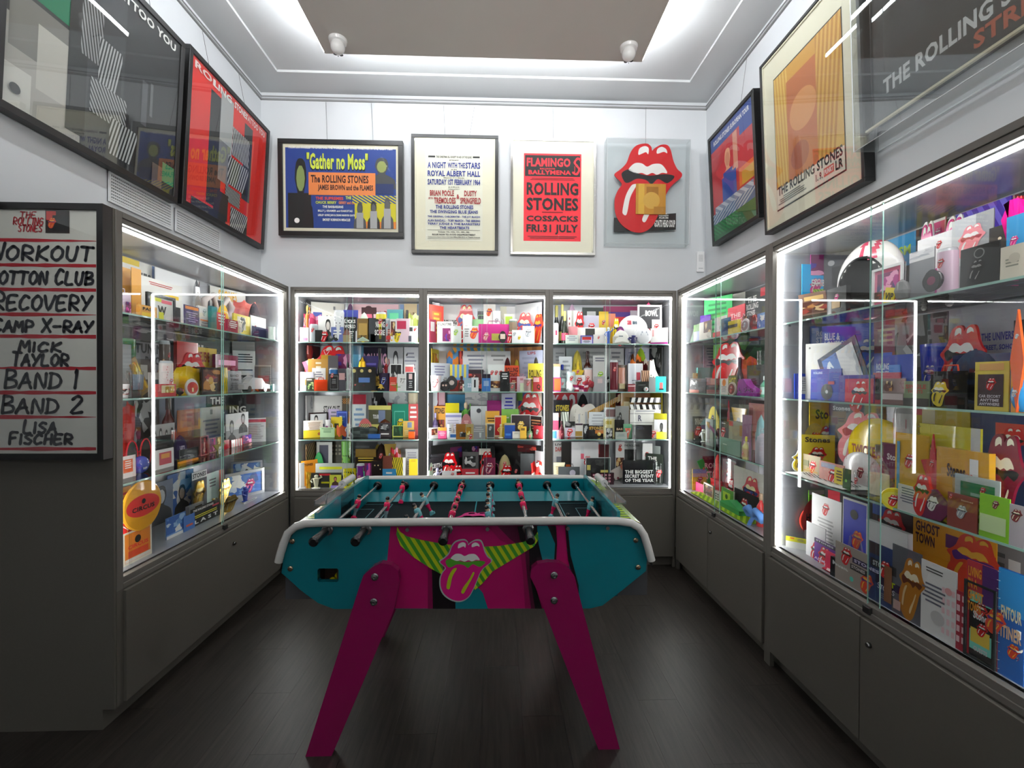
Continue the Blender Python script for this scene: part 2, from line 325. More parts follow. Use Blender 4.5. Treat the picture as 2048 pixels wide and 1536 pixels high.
def clip(poly, lo, hi):
    for bound, sgn in ((lo, 1), (hi, -1)):
        out = []
        for i in range(len(poly)):
            a, b = poly[i - 1], poly[i]; ia, ib = sgn * (a[0] - bound) >= 0, sgn * (b[0] - bound) >= 0
            if ia != ib: t = (bound - a[0]) / (b[0] - a[0]); out.append((bound, a[1] + t * (b[1] - a[1])))
            if ib: out.append(b)
        poly = out
        if not poly: return []
    return poly
# ================================================================= the room
DB, WL, ZT, ZB, ZD, ZG = 3.695, 1.59, 2.304, .655, .09, .6
WALLX, WALLY, ZRAIL = 2.045, 4.15, 4.08
ZC = 4.17
def slab(name, boxes, m, bevel=0):
    mb = MB()
    for b in boxes: mb.box(*b)
    return struct(mb.build(name, m, bevel=bevel))
# floor of planks, each a piece of its own
fl = slab('floor', [(-3.2, 3.2, -2.4, 4.3, -.08, -.006)], 'floor')
PW, pm = .19, {}
x = -3.2; k = 0
while x < 3.19:
    y = -2.4 - (k * .37) % 1.2; L = 1.28
    while y < 4.3:
        a, b = max(y, -2.4), min(y + L, 4.3)
        if b - a > .05:
            key = round(b - a, 3)
            if key not in pm:
                mb = MB(); mb.box(.0004, PW - .0004, .0004, key - .0004, 0, .006); o = mb.build('floor_plank', 'floor', fl); pm[key] = o.data
            else:
                o = bpy.data.objects.new('floor_plank', pm[key]); COL.objects.link(o); o.parent = fl
            o.location = (x, a, -.006)
        y += L
    x += PW; k += 1
slab('wall_back', [(-2.1, 2.1, WALLY, WALLY + .1, 0, 4.4)], 'white')
slab('wall_left', [(-2.145, -WALLX, -2.4, WALLY, 2.312, 4.4), (-2.145, -WALLX, 2.09, WALLY, 0, 2.312), (-3.3, -3.2, -2.4, 2.09, 0, 2.4), (-3.2, -2.145, -2.4, 2.09, 2.312, 2.4), (-3.3, -2.145, 2.09, 2.19, 0, 2.4)], 'white')
slab('wall_right', [(WALLX, 2.145, -2.4, WALLY, 0, 4.4)], 'white')
slab('wall_front', [(-3.3, 2.145, -2.5, -2.4, 0, 4.4)], 'white')
slab('ceiling', [(-2.145, 2.145, -2.4, WALLY + .1, ZC, ZC + .1)], 'ceil')
slab('trim_1', [(-WALLX, WALLX, 3.87, WALLY, ZC - .02, ZC), (-WALLX, -WALLX + .28, -2.4, 3.87, ZC - .02, ZC), (WALLX - .28, WALLX, -2.4, 3.87, ZC - .02, ZC)], 'ceil')
# suspended ceiling panel with its hidden light tape
pn = slab('ceiling_panel', [(-1.2, 1.2, -.6, 3.43, 4.0, 4.03)], 'warm')
mb = MB()
for b in ((-1.19, 1.19, 3.431, 3.436, 4.008, 4.03), (-1.206, -1.201, -.59, 3.42, 4.008, 4.03), (1.201, 1.206, -.59, 3.42, 4.008, 4.03), (-1.19, 1.19, -.606, -.601, 4.008, 4.03)):
    mb.box(*b)
mb.build('light_strip', 'cove', pn)
mb = MB()
for x, y in ((-.9, 0), (.9, 0), (-.9, 2.6), (.9, 2.6), (0, 1.3)): mb.box(x - .02, x + .02, y - .02, y + .02, 4.03, ZC)
mb.build('hanger_bracket', 'dark', pn)
# picture rail
mb = MB()
for a, b in ((ZRAIL, ZRAIL + .012), (ZRAIL + .026, ZRAIL + .034)):
    mb.box(-WALLX, WALLX, WALLY - .016, WALLY, a, b, 'e'); mb.box(-WALLX, -WALLX + .016, -2.4, WALLY, a, b, 'e'); mb.box(WALLX - .016, WALLX, -2.4, WALLY, a, b, 'e')
for x in (0,):
    mb.box(-WALLX, WALLX, WALLY - .009, WALLY, ZRAIL + .012, ZRAIL + .026, 's'); mb.box(-WALLX, -WALLX + .009, -2.4, WALLY, ZRAIL + .012, ZRAIL + .026, 's'); mb.box(WALLX - .009, WALLX, -2.4, WALLY, ZRAIL + .012, ZRAIL + .026, 's')
struct(mb.build('trim_2', 'gloss'))
# security cameras
def seccam(x, y, yaw, label):
    t = tag(empty('security_camera', (x, y, 4.0), (0, 0, yaw)), label, 'camera', 'ceiling security cameras')
    mb = MB(); mb.lathe([(.035, -.035), (.06, -.02), (.066, -.006), (.066, 0)], 28, 'e6e6e6'); mb.build('mount_base', 'gloss', t)
    mb = MB(); mb.m = Matrix.Translation((0, -.008, -.055)) @ Matrix.Rotation(math.radians(35), 4, 'X'); mb.ball((0, 0, 0), .05, .05, .05, 'ececec', 24, 14); b = mb.build('camera_ball', 'gloss', t)
    mb = MB(); mb.m = Matrix.Translation((0, -.008, -.055)) @ Matrix.Rotation(math.radians(62), 4, 'X')
    for lx, r, c in ((-.019, .013, '555'), (.019, .013, 'k')):
        mb.lathe([(r + .002, -.0515), (r, -.0535), (0, -.0535)][::-1], 18, c, lx, 0)
    mb.lathe([(0, -.0535), (.003, -.0535), (.003, -.049)], 10, 'k', 0, -.02); mb.build('lens_glazing', 'gloss', b)
seccam(-1.055, 3.29, .25, 'white dome security camera on the ceiling above the concert posters, nearer the green poster')
seccam(1.055, 3.28, -.25, 'white dome security camera on the ceiling above the emblem in its acrylic box')
# emergency call device on the back wall
t = tag(empty('wall_sensor', (1.99, WALLY, 2.57)), 'slim white oblong sensor on the back wall beside the corner', 'sensor')
mb = MB(); mb.box(-.036, .036, -.022, 0, 0, .19, 'eee'); mb.build('housing', 'gloss', t, bevel=.006)
mb = MB(); 
for i in range(5): mb.box(-.02, .02, -.024, -.021, .1 + i * .013, .104 + i * .013, 'bbb')
mb.box(-.02, .02, -.024, -.021, .03, .036, 'bbb'); mb.build('grille', 'gloss', t)
# ventilation grilles on the wall over the board-side case
def vent(y0, y1, z0, z1, label):
    t = tag(empty('ventilation_grille', (-WALLX, y0, z0), (0, 0, PI / 2)), label, 'vent', 'wall ventilation grilles'); L, h = y1 - y0, z1 - z0
    mb = MB(); mb.box(0, L, -.004, 0, 0, h, '4a4d50'); mb.build('backing', 'matte', t)
    mb = MB()
    for b in ((0, L, -.012, 0, 0, .012), (0, L, -.012, 0, h - .012, h), (0, .012, -.012, 0, .012, h - .012), (L - .012, L, -.012, 0, .012, h - .012)): mb.box(*b, 'e4e6e8')
    mb.build('frame', 'gloss', t)
    n = 8; sd = None
    for i in range(n):
        if sd is None:
            mb = MB(); mb.box(.012, L - .012, -.010, -.002, 0, .009, 'e4e6e8'); o = mb.build('slat', 'gloss', t); sd = o.data
        else: o = bpy.data.objects.new('slat', sd); COL.objects.link(o); o.parent = t
        o.location = (0, 0, .016 + i * (h - .03) / n)
    mb = MB(); k = int(L / .0125)
    for i in range(1, k): mb.box(i * L / k - .0022, i * L / k + .0022, -.009, -.003, .012, h - .012, 'd4d6d8')
    mb.build('slat_grille', 'gloss', t)['kind'] = 'stuff'
vent(2.545, 3.025, 2.53, 2.695, 'white wall vent below the joint of the green and red posters, first of two')
vent(3.055, 3.535, 2.535, 2.69, 'white wall vent below the red poster, nearer the back corner')
# ================================================================= display cabinets
SHELF = [1.865, 1.46, 1.06]
DEP = .43
def cabinet(name, loc, rz, Wd, gap, lap, label, ndoor=2, endpanel=False, stile=.034):
    t = tag(empty('display_cabinet', loc, (0, 0, rz)), label, 'cabinet', None)
    S = stile
    mb = MB()   # carcass: base box, sides, top
    mb.box(0, Wd, .004, DEP, ZD, .62); mb.box(0, .018, .02, DEP, .62, ZT - .03); mb.box(Wd - .018, Wd, .02, DEP, .62, ZT - .03); mb.box(0, Wd, .02, DEP, ZT - .03, ZT)
    mb.build('carcass', 'carcass', t)
    mb = MB()   # face frame
    for b in ((0, S, -.004, .02, ZG + .006, ZT), (Wd - S, Wd, -.004, .02, ZG + .006, ZT), (S, Wd - S, -.004, .02, ZT - .026, ZT), (S, Wd - S, -.004, .02, ZG + .006, ZG + .028)): mb.box(*b)
    mb.box(S, Wd - S, .002, .05, ZT - .05, ZT - .027); mb.box(S, Wd - S, .002, .05, ZG + .028, ZB)
    mb.build('frame', 'framem', t, bevel=.0015)
    mb = MB()   # end posts beside the doors
    mb.box(0, S, -.003, .02, 0 if not endpanel else ZD, ZG + .006)
    mb.box(Wd - S * .6, Wd, -.003, .02, 0, ZG + .006); mb.build('post_frame', 'carcass', t)
    mb = MB(); mb.box(0, Wd, .05, .068, 0, ZD); mb.build('plinth', 'carcass', t)
    xs = [S * .9 + .002] + ([gap] if ndoor == 2 else []) + [Wd - S * .6 - .002]
    for i in range(len(xs) - 1):
        mb = MB(); mb.box(xs[i] + .002, xs[i + 1] - .002, -.016, .003, ZD + .003, ZG - .003); d = mb.build('cabinet_door', 'carcass', t, bevel=.0015)
        if i == len(xs) - 2:
            lx = (gap + .05) if ndoor == 2 else gap
            mb = MB(); mb.m = Matrix.Translation((lx, -.017, .51)) @ Matrix.Rotation(PI / 2, 4, 'X'); mb.lathe([(.011, -.001), (.011, .008), (.008, .012), (0, .012)], 18, 'b'); 
            mb.c = [lin('8a8a88')] * len(mb.c); mb.build('lock', 'metal', d)
    # lining
    mb = MB(); mb.box(.018, Wd - .018, DEP - .012, DEP - .002, .62, ZT - .03); mb.build('back_panel', 'inner', t)
    mb = MB(); mb.box(.019, .0215, .05, DEP - .012, ZB, ZT - .05); mb.box(Wd - .0215, Wd - .019, .05, DEP - .012, ZB, ZT - .05); mb.build('side_panel', 'inner', t)
    mb = MB(); mb.box(.02, Wd - .02, .03, DEP - .012, ZT - .055, ZT - .03); mb.build('top_panel', 'inner', t)
    mb = MB(); mb.box(.02, Wd - .02, .03, DEP - .012, .62, ZB); mb.build('base_panel', 'inner', t)
    # glass
    for i, z in enumerate(SHELF):
        mb = MB(); mb.box(.024, Wd - .024, .058, DEP - .016, z - .008, z); sh = mb.build('glass_shelf', 'shelf', t)
        mb = MB(); mb.box(.024, Wd - .024, .0545, .058, z - .008, z); mb.build('front_edge', 'edge', sh)
        for x in (.024, Wd - .03):
            for y in (.09, .36):
                mb = MB(); mb.box(x, x + .006, y, y + .012, z - .014, z - .0085, 's'); mb.build('shelf_pin', 'metal', sh)
    for i, (a, b, y) in enumerate(((S - .01, lap + .02, .020), (lap - .02, Wd - S + .01, .006))):
        mb = MB(); mb.box(a, b, y, y + .005, ZG + .03, ZT - .03); d = mb.build('glass_door', 'door', t)
        for x in ((b,) if i == 0 else (a - .0015,)):
            mb = MB(); mb.box(x, x + .0015, y, y + .005, ZG + .03, ZT - .03); mb.build('glass_edge', 'edge', d)
        if i == 1:
            mb = MB(); mb.box(a - .004, a + .03, -.012, .005, ZG + .022, ZG + .05); mb.c = [lin('555')] * 6; mb.build('pane_lock', 'dark', d, bevel=.002)
    # light strips
    for b in ((.022, .036, .036, .050, ZB, ZT - .06), (Wd - .036, Wd - .022, .036, .050, ZB, ZT - .06), (.03, Wd - .03, .036, .050, ZT - .066, ZT - .0555)):
        mb = MB(); mb.box(*b, 'w'); mb.build('light_strip', 'strip', t)
    if endpanel:
        mb = MB(); mb.box(-.012, 0, .05, .56, 0, ZT); mb.box(-.012, 0, 0, .05, ZD, ZT); mb.build('end_panel', 'carcass', t)
    return t
CABS = {
 'L': (2.045, (-WL, 2.045, 0), PI / 2, 1.64, .86, .80, 'taupe glazed display cabinet with one wide lower door, beside the handwritten name board', 1, True),
 'B1': (-1.575, (-1.575, DB, 0), 0, 1.067, .53, .47, 'taupe glazed display cabinet of the back wall, next to the board-side case', 2, False),
 'B2': (-.508, (-.508, DB, 0), 0, 1.033, .52, .50, 'middle taupe glazed display cabinet of the back wall, behind the football table', 2, False),
 'B3': (.525, (.525, DB, 0), 0, 1.062, .53, .49, 'taupe glazed display cabinet of the back wall below the emblem in acrylic box', 2, False),
 'R1': (-3.68, (WL, 3.68, 0), -PI / 2, 1.26, .59, .66, 'narrow taupe glazed display cabinet by the back corner, below the red tour poster', 2, False),
 'R2': (-2.42, (WL, 2.42, 0), -PI / 2, 1.32, .65, .68, 'long taupe glazed display cabinet with the striped white helmet in its top shelf', 2, False),
}
for k, (u0, loc, rz, Wd, gap, lap, label, nd, ep) in CABS.items():
    cabinet(k, loc, rz, Wd, gap, lap, label, nd, ep)
# ================================================================= football table
TX, TY = -.02, 2.31
table = tag(empty('football_table', (TX, TY, 0)), 'teal football table with pink legs and a pink tongue-and-lips emblem on its front', 'table')
def tp(x, y, Y=1.90): p = hit(x, y, 1, Y); return (p[0] - TX, p[2])
OUT = [tp(*q) for q in [(592, 1058), (577, 1082), (567, 1114), (563, 1146), (577, 1158), (602, 1181), (636, 1206), (668, 1218), (1180, 1217), (1205, 1211), (1250, 1176), (1292, 1142), (1294, 1116), (1285, 1082), (1271, 1056), (1235, 1049), (640, 1052)]]
OUT = orient(OUT)
HOLE = [tp(*q) for q in [(638, 1137), (674, 1137), (677, 1140), (677, 1161), (674, 1164), (638, 1164), (635, 1161), (635, 1140)]]
FY, BY = -.41, .41
TEAL = '0a727d'
mb = MB(); mb.prism(OUT, FY, FY + .028, TEAL, side='0a5a62', holes=[HOLE]); fp = mb.build('front_panel', 'gloss', table)
mb = MB(); mb.prism(OUT, BY - .028, BY, TEAL, side='0a5a62'); mb.build('rear_panel', 'gloss', table)
# printed motif of the front panel
mb = MB(); y = FY - .0006
P = lambda l: orient([tp(*q, 1.8995) for q in l])
PK = 'aa0d5c'
mb.poly(P([(781, 1053), (1133, 1050), (1134, 1100), (1140, 1140), (1152, 1165), (1157, 1217), (786, 1217), (778, 1190), (774, 1125)]), y, PK); y -= .0004
for l, c in (([(975, 1052), (1076, 1051), (1078, 1100), (1060, 1120), (1062, 1160), (1082, 1217), (1050, 1217), (1046, 1150), (1040, 1100), (1000, 1080)], '8e0a4c'), ([(995, 1052), (1076, 1051), (1078, 1100), (1064, 1120), (1066, 1160), (1082, 1217), (1062, 1217), (1054, 1150), (1050, 1100), (1020, 1078)], '4c0a2c'),
             ([(1035, 1052), (1076, 1051), (1078, 1084), (1086, 1122), (1066, 1150), (1076, 1190), (1084, 1217), (1070, 1217), (1060, 1150), (1058, 1100), (1040, 1080)], '120a10'),
             ([(856, 1130), (885, 1146), (884, 1170), (900, 1195), (905, 1217), (856, 1217)], '7c0a44'), ([(864, 1136), (885, 1146), (884, 1170), (900, 1195), (911, 1194), (911, 1217), (866, 1217)], '120a10'),
             ([(911, 1190), (930, 1192), (945, 1176), (958, 1176), (966, 1186), (976, 1217), (911, 1217)], TEAL), ([(1095, 1051), (1112, 1051), (1114, 1087), (1112, 1124), (1106, 1124), (1110, 1087)], '120a10'),
             ([(1074, 1051), (1095, 1051), (1110, 1087), (1108, 1122), (1085, 1121), (1077, 1087)], TEAL), ([(1130, 1051), (1135, 1051), (1141, 1110), (1157, 1170), (1158, 1217), (1151, 1217), (1151, 1170), (1136, 1120)], '120a10')):
    mb.poly(P(l), y, c); y -= .0004
WING = [[(795, 1053), (801, 1063), (814, 1072), (842, 1079), (886, 1087), (903, 1089), (895, 1108), (882, 1120), (888, 1140), (885, 1149), (860, 1135), (825, 1112), (801, 1090), (793, 1068)],
        [(960, 1093), (1000, 1091), (1048, 1083), (1070, 1071), (1075, 1063), (1077, 1078), (1068, 1092), (1030, 1115), (985, 1142), (966, 1165), (950, 1179), (942, 1176), (955, 1140), (968, 1120), (978, 1112), (966, 1104)]]
for wg in WING:
    pts = P(wg); mb.poly(pts, y, '3f8f2a')
    tri = tessellate_polygon([[Vector((a, b, 0)) for a, b in pts]])
    for t in tri:
        q = [pts[i] for i in t]
        for i in range(-60, 60):
            s = i * .034; r = clip([(a + .62 * b, b) for a, b in q], s, s + .017)
            if len(r) > 2: mb.poly(orient([(a - .62 * b, b) for a, b in r]), y - .0004, 'b4c41e')
y -= .0009
x0, z0 = tp(881, 1201, 1.8985); ww = tp(981, 1201, 1.8985)[0] - x0
mb2 = MB(); SCH['tbl'] = ('d0157a', '4f9a28', 'e8e6e2', 'b4c41e'); tongue(mb2, 0, 0, 1, 'tbl', 0, outline='a8b8b0', k=4)
hh = tp(930, 1080, 1.8985)[1] - z0
mb.v += []; n = len(mb.v); mb.add([(x0 + a * ww, y + b, z0 + c * hh / 1.314) for a, b, c in mb2.v], [], 'w'); mb.f += [tuple(i + n for i in f) for f in mb2.f]; mb.c += mb2.c; mb.smooth += mb2.smooth
# the lobe highlights are white on this print
mb.build('front_print', 'gloss', fp)
# rails, rounded white bumpers following the top of both panels
RP = [(557, 1124), (561, 1108), (567, 1088), (576, 1066), (592, 1053), (612, 1047), (640, 1046), (720, 1045), (1160, 1041), (1235, 1042), (1262, 1046), (1278, 1055), (1288, 1070), (1296, 1095), (1303, 1121)]
for yy in (1.885, 2.735):
    mb = MB(); mb.tube([(tp(*q, 1.885)[0], yy - TY, tp(*q, 1.885)[1]) for q in RP], .0165, 10, 'd6d4cf'); mb.build('top_rail', 'gloss', table)
# end ledges with striped print
for sx in (-1, 1):
    prof = [(.645, .955), (.70, .952), (.745, .93), (.765, .90), (.785, .80), (.80, .74)]
    mb = MB(); vs = []
    for x, z in prof: vs += [(sx * x, FY + .028, z), (sx * x, BY - .028, z)]
    mb.add(vs, [(2 * i, 2 * i + 1, 2 * i + 3, 2 * i + 2) if sx < 0 else (2 * i, 2 * i + 2, 2 * i + 3, 2 * i + 1) for i in range(len(prof) - 1)], 'd')
    mb.box(min(sx * .645, sx * .775), max(sx * .645, sx * .775), FY + .028, BY - .028, .62, .78, 'd'); mb.build('end_ledge', 'gloss', table)
    mb = MB(); k = 22; Lg = BY - FY - .056
    for i in range(k):
        a, b = FY + .028 + Lg * i / k, FY + .028 + Lg * (i + .5) / k
        for j in range(1, 4):
            (xa, za), (xb, zb) = prof[j - 1], prof[j]
            o = .0012
            q = [(sx * (xa + o), a, za + o), (sx * (xb + o), a + .006, zb + o), (sx * (xb + o), b + .006, zb + o), (sx * (xa + o), b, za + o)]
            mb.add(q, [(0, 1, 2, 3) if sx > 0 else (3, 2, 1, 0)], 'a9c41f'); 
            q = [(sx * (xa + o), b, za + o), (sx * (xb + o), b + .006, zb + o), (sx * (xb + o), a + Lg / k + .006, zb + o), (sx * (xa + o), a + Lg / k, za + o)]
            mb.add(q, [(0, 1, 2, 3) if sx > 0 else (3, 2, 1, 0)], '4c8a2a')
    mb.build('stripe_print', 'gloss', table)
    mb = MB(); c = sx * .70; mb.box(c - .045, c + .045, -.16, .10, .955, .962, 's'); mb.box(c - .045, c - .04, -.16, .10, .962, .978, 's'); mb.box(c + .04, c + .045, -.16, .10, .962, .97, 's')
    tr = mb.build('score_tray', 'metal', table)
    mb = MB(); mb.tube([(c, .09, 1.0), (c, .26, 1.0)], .019, 16, 'cfd0cf'); mb.build('roller', 'gloss', tr)
    mb = MB(); mb.tube([(c, -.13, .958), (c, -.13, 1.0), (c, .29, 1.0), (c, .29, .955)], .004, 8, '888'); mb.build('wire_bracket', 'metal', tr)
# playing well: walls, sloped kerb, goals, field
FZ = .835
def bx(name, boxes, m='gloss', parent=table):
    mb = MB()
    for b in boxes: mb.box(*b)
    return mb.build(name, m, parent)
bx('well_wall', [(-.645, .645, BY - .032, BY - .028, FZ, .962, '0a7a86')]); bx('well_wall', [(-.645, .645, FY + .028, FY + .032, FZ, .962, '0a7a86')])
for sx in (-1, 1):
    a, b = sorted((sx * .64, sx * .655))
    bx('end_wall', [(a, b, FY + .03, -.10, FZ, .985, '0a7a86'), (a, b, .10, BY - .03, FZ, .985, '0a7a86'), (a, b, -.10, .10, FZ + .09, .985, '08505a')])
    a, b = sorted((sx * .655, sx * .69)); bx('goal_box', [(a, b, -.10, .10, FZ, FZ + .1, '0c1214')])
mb = MB()
for s in (-1, 1):
    v = [(-.64, s * (BY - .03), FZ + .055), (.64, s * (BY - .03), FZ + .055), (.64, s * (BY - .062), FZ + .001), (-.64, s * (BY - .062), FZ + .001)]
    mb.add(v, [(3, 2, 1, 0) if s > 0 else (0, 1, 2, 3)], '0c8c98')
mb.build('kerb_strip', 'gloss', table)
fd = bx('playing_field', [(-.645, .645, FY + .03, BY - .03, FZ - .02, FZ, '0d1a1e')], 'matte')
mb = MB(); L = lambda a, b, c, d, col='5f8f98': mb.box(a, b, c, d, FZ + .0003, FZ + .0009, col)
L(-.003, .003, -.38, .38, '2fa0ac')
for sx in (-1, 1):
    for w_, d_ in ((.16, .30), (.08, .2)):
        xa = sx * (.64 - w_); a, b = sorted((xa, sx * .64)); L(a, b, -d_, -d_ + .004); L(a, b, d_ - .004, d_); a, b = sorted((xa, xa + sx * .004)); L(a, b, -d_, d_)
mb.m = Matrix.Translation((0, 0, FZ + .001)) @ Matrix.Rotation(-PI / 2, 4, 'X'); mb.m = Matrix.Translation((0, -.02, FZ + .0012)) @ Matrix.Rotation(-PI / 2, 4, 'X')
tongue(mb, -.11, -.14, .22, 'p', 0, 0); mb.m = None
mb.build('line_marking', 'paper', fd)
bx('floor_board', [(-.645, .645, FY + .03, BY - .03, .615, .63, '0a4a52')])
bx('ball_tray', [(-.70, -.56, FY + .03, FY + .12, .66, .668, '6b5648'), (-.70, -.56, FY + .12, FY + .126, .66, .80, '6b5648'), (-.706, -.70, FY + .03, FY + .126, .66, .80, '4b3a30'), (-.56, -.554, FY + .03, FY + .126, .66, .80, '4b3a30')], 'matte')
# legs with bolts
def legs(yy, front):
    # leg outlines traced on the front panel's plane, the rear pair repeats them
    la = [(748, 1130), (765, 1122), (785, 1126), (798, 1138), (801, 1156), (790, 1215), (667, 1496), (615, 1496), (722, 1168), (730, 1146)]
    lb = [(1118, 1122), (1136, 1132), (1148, 1150), (1155, 1180), (1237, 1487), (1195, 1487), (1070, 1170), (1060, 1150), (1062, 1134), (1074, 1124), (1095, 1120)]
    for l in (la, lb):
        pts = [tp(*q, 1.885) for q in l]; zm = min(p[1] for p in pts); pts = orient([(a, max(b, 0.) if b > .02 else 0.) for a, b in pts])
        mb = MB(); mb.prism(pts, yy, yy + .034, '8c0a4e', side='860a4a'); o = mb.build('leg', 'gloss', table, bevel=.003)
        if front:
            bl = ((750, 1153), (748, 1203)) if l is la else ((1108, 1150), (1108, 1200))
            for q in bl:
                a, b = tp(*q, 1.865); mb = MB(); mb.m = Matrix.Translation((a, yy, b)) @ Matrix.Rotation(PI / 2, 4, 'X')
                mb.lathe([(.015, 0), (.015, .004), (.011, .006), (.011, .013), (.006, .014), (.006, .010), (0, .010)], 16, '999'); mb.build('bolt', 'metal', o)
legs(FY - .036, True); legs(BY + .002, False)
for q in ((584, 1083), (580, 1138), (1272, 1081), (1277, 1135)):
    a, b = tp(*q, 1.895); mb = MB(); mb.m = Matrix.Translation((a, FY, b)) @ Matrix.Rotation(PI / 2, 4, 'X'); mb.lathe([(.011, 0), (.011, .005), (.008, .008), (0, .009)], 14, 'b9a58a'); mb.build('bolt', 'metal', table)
# players and rods
def man(team, rot):
    mb = MB(); mb.m = Matrix.Rotation(rot, 4, 'Y')
    sh, so, sk = (('e8265f', '8aa0a6', 'e8265f') if team == 'p' else ('6fb4bc', 'd81e5c', '6fb4bc'))
    mb.lathe([(.004, -.082), (.010, -.080), (.010, -.068), (.007, -.062), (.007, -.045), (.010, -.038), (.012, -.02)], 10, so, cols=[sk] * 3 + [so] * 3)
    mb.box(-.012, .014, -.009, .009, -.084, -.072, sk)
    mb.lathe([(.012, -.022), (.0145, -.012), (.016, .006), (.014, .016), (.006, .021)], 10, sh)
    mb.box(-.006, .006, -.021, .021, -.012, .013, sh)
    mb.lathe([(.005, .019), (.0075, .024), (.009, .031), (.009, .036)], 10, 'd8b090'); mb.lathe([(.0098, .033), (.0095, .042), (.005, .047), (0, .048)], 10, 'k')
    return mb
RODX = [-.588, -.428, -.255, -.09, .08, .252, .42, .59]
SPEC = [('p', [2.3], .25), ('p', [2.25, 2.61], .1), ('t', [1.96, 2.14, 2.35], -.5), ('p', [2.10, 2.23, 2.36, 2.50, 2.63], .35), ('t', [2.08, 2.20, 2.32, 2.44, 2.56], -.2), ('p', [2.25, 2.45, 2.65], -.25), ('t', [1.96, 2.30], .3), ('t', [2.24], .3)]
RZ = .925
for i, (x, (team, ys, rot)) in enumerate(zip(RODX, SPEC)):
    near = team == 'p' and i in (0, 1, 3, 5)
    a, b = (-.50, .425) if near else (-.425, .50)
    mb = MB(); mb.tube([(x, a, RZ), (x, b, RZ)], .008, 10, 'c2c4c6'); rod = mb.build('rod', 'metal', table)
    md = None
    for Y in ys:
        if md is None: o = man(team, rot).build('player_figure', 'gloss', rod); md = o.data
        else: o = bpy.data.objects.new('player_figure', md); COL.objects.link(o); o.parent = rod
        o.location = (x, Y - TY, RZ)
    s = -1 if near else 1
    mb = MB(); mb.m = Matrix.Translation((x, s * .432, RZ)) @ Matrix.Rotation(-s * PI / 2, 4, 'X')
    mb.lathe([(.014, 0), (.017, .01), (.0165, .05), (.0185, .10), (.019, .125), (.012, .13), (0, .13)], 16, '0e0e0f'); mb.build('handle', 'gloss', rod)
    for yy, d in ((FY, -1), (BY - .033, -1)):
        mb = MB(); mb.m = Matrix.Translation((x, yy, RZ)) @ Matrix.Rotation(PI / 2, 4, 'X')
        if yy == FY and not near: continue
        mb.lathe([(.025, 0), (.025, .006), (.020, .009), (.013, .010), (.013, .016), (.009, .017)], 8 if yy == FY else 18, 'a8a8a8' if yy == FY else '4a4a4a'); mb.build('bearing', 'metal', rod)
def tableball(x, y, r, lab):
    mb = MB(); mb.ball((0, 0, 0), r, r, r, 'e8d81c', 20, 12); o = mb.build('table_football', 'gloss', None, (TX + x, TY + y, .668 + r)); tag(o, lab, 'ball', 'football table balls')
tableball(-.585, FY + .05, .0175, 'yellow cork ball lying in the ball window of the teal football table, in front')
tableball(-.578, FY + .10, .0175, 'yellow cork ball behind the first ball in the football table window')
# ================================================================= pictures on the walls
def wire(mb, x0, z0, x1, z1, y0, y1): mb.tube([(x0, y0, z0), (x1, y1, z1)], .0013, 5, '777')
def picture(name, wall, u0, u1, z0, z1, label, cat='poster', frame='black', fw=.028, fd=.05, mount=None, spec='', depth=.055, tilt=.0, wires=(), paper='w', seed=1, pr=None, shape=None):
    """u0..u1 along the wall as seen from the room; z0..z1; leaning forward by tilt at the top"""
    W_, h = u1 - u0, z1 - z0; th = math.atan2(tilt, h)
    loc, rz = {'B': ((u0, WALLY - .006, z0), 0), 'L': ((-WALLX + .006, u0, z0), PI / 2), 'R': ((WALLX - .006, -u0, z0), -PI / 2)}[wall]
    t = tag(empty(name, loc, (th, 0, rz)), label, cat)
    mb = MB(); fc = {'black': '141313', 'silver': 'b9b7b2'}[frame]
    for b in ((0, W_, -fd, 0, 0, fw), (0, W_, -fd, 0, h - fw, h), (0, fw, -fd, 0, fw, h - fw), (W_ - fw, W_, -fd, 0, fw, h - fw)): mb.box(*b, fc)
    mb.build('frame', 'black' if frame == 'black' else 'metal', t, bevel=.002)
    mb = MB(); mb.box(fw, W_ - fw, -fd + .014, -.004, fw, h - fw, mount or paper); mb.build('mount_board', 'paper', t)
    if mount:
        mb = MB(); q = .012
        for b in ((fw, W_ - fw, -fd + .006, -fd + .014, fw, fw + q), (fw, W_ - fw, -fd + .006, -fd + .014, h - fw - q, h - fw), (fw, fw + q, -fd + .006, -fd + .014, fw, h - fw), (W_ - fw - q, W_ - fw, -fd + .006, -fd + .014, fw, h - fw)): mb.box(*b, mount)
        mb.build('mount_border', 'paper', t)
    a, b, c, d = pr or (fw, fw, W_ - 2 * fw, h - 2 * fw)
    mb = MB(); paint(mb, c, d, spec, a, b, -fd + .0135, seed); mb.build('poster_print', 'paper', t)
    mb = MB(); mb.box(fw, W_ - fw, -fd + .003, -fd + .005, fw, h - fw); mb.build('glazing', 'door', t)
    if wires:
        mb = MB()
        for (ax, bx_) in wires:
            # from the picture rail down to the frame back
            zz = ZRAIL - z0 - .01; wire(mb, bx_ * W_, zz * math.cos(th), ax * W_, h - .01, (-.012 - zz * math.sin(th) * -1 if 0 else -(-zz * math.sin(th)) - .004) * 0 + math.tan(-th) * 0 + (math.sin(th) * zz), -.004)
        mb.build('hanging_wire', 'metal', t)
    return t
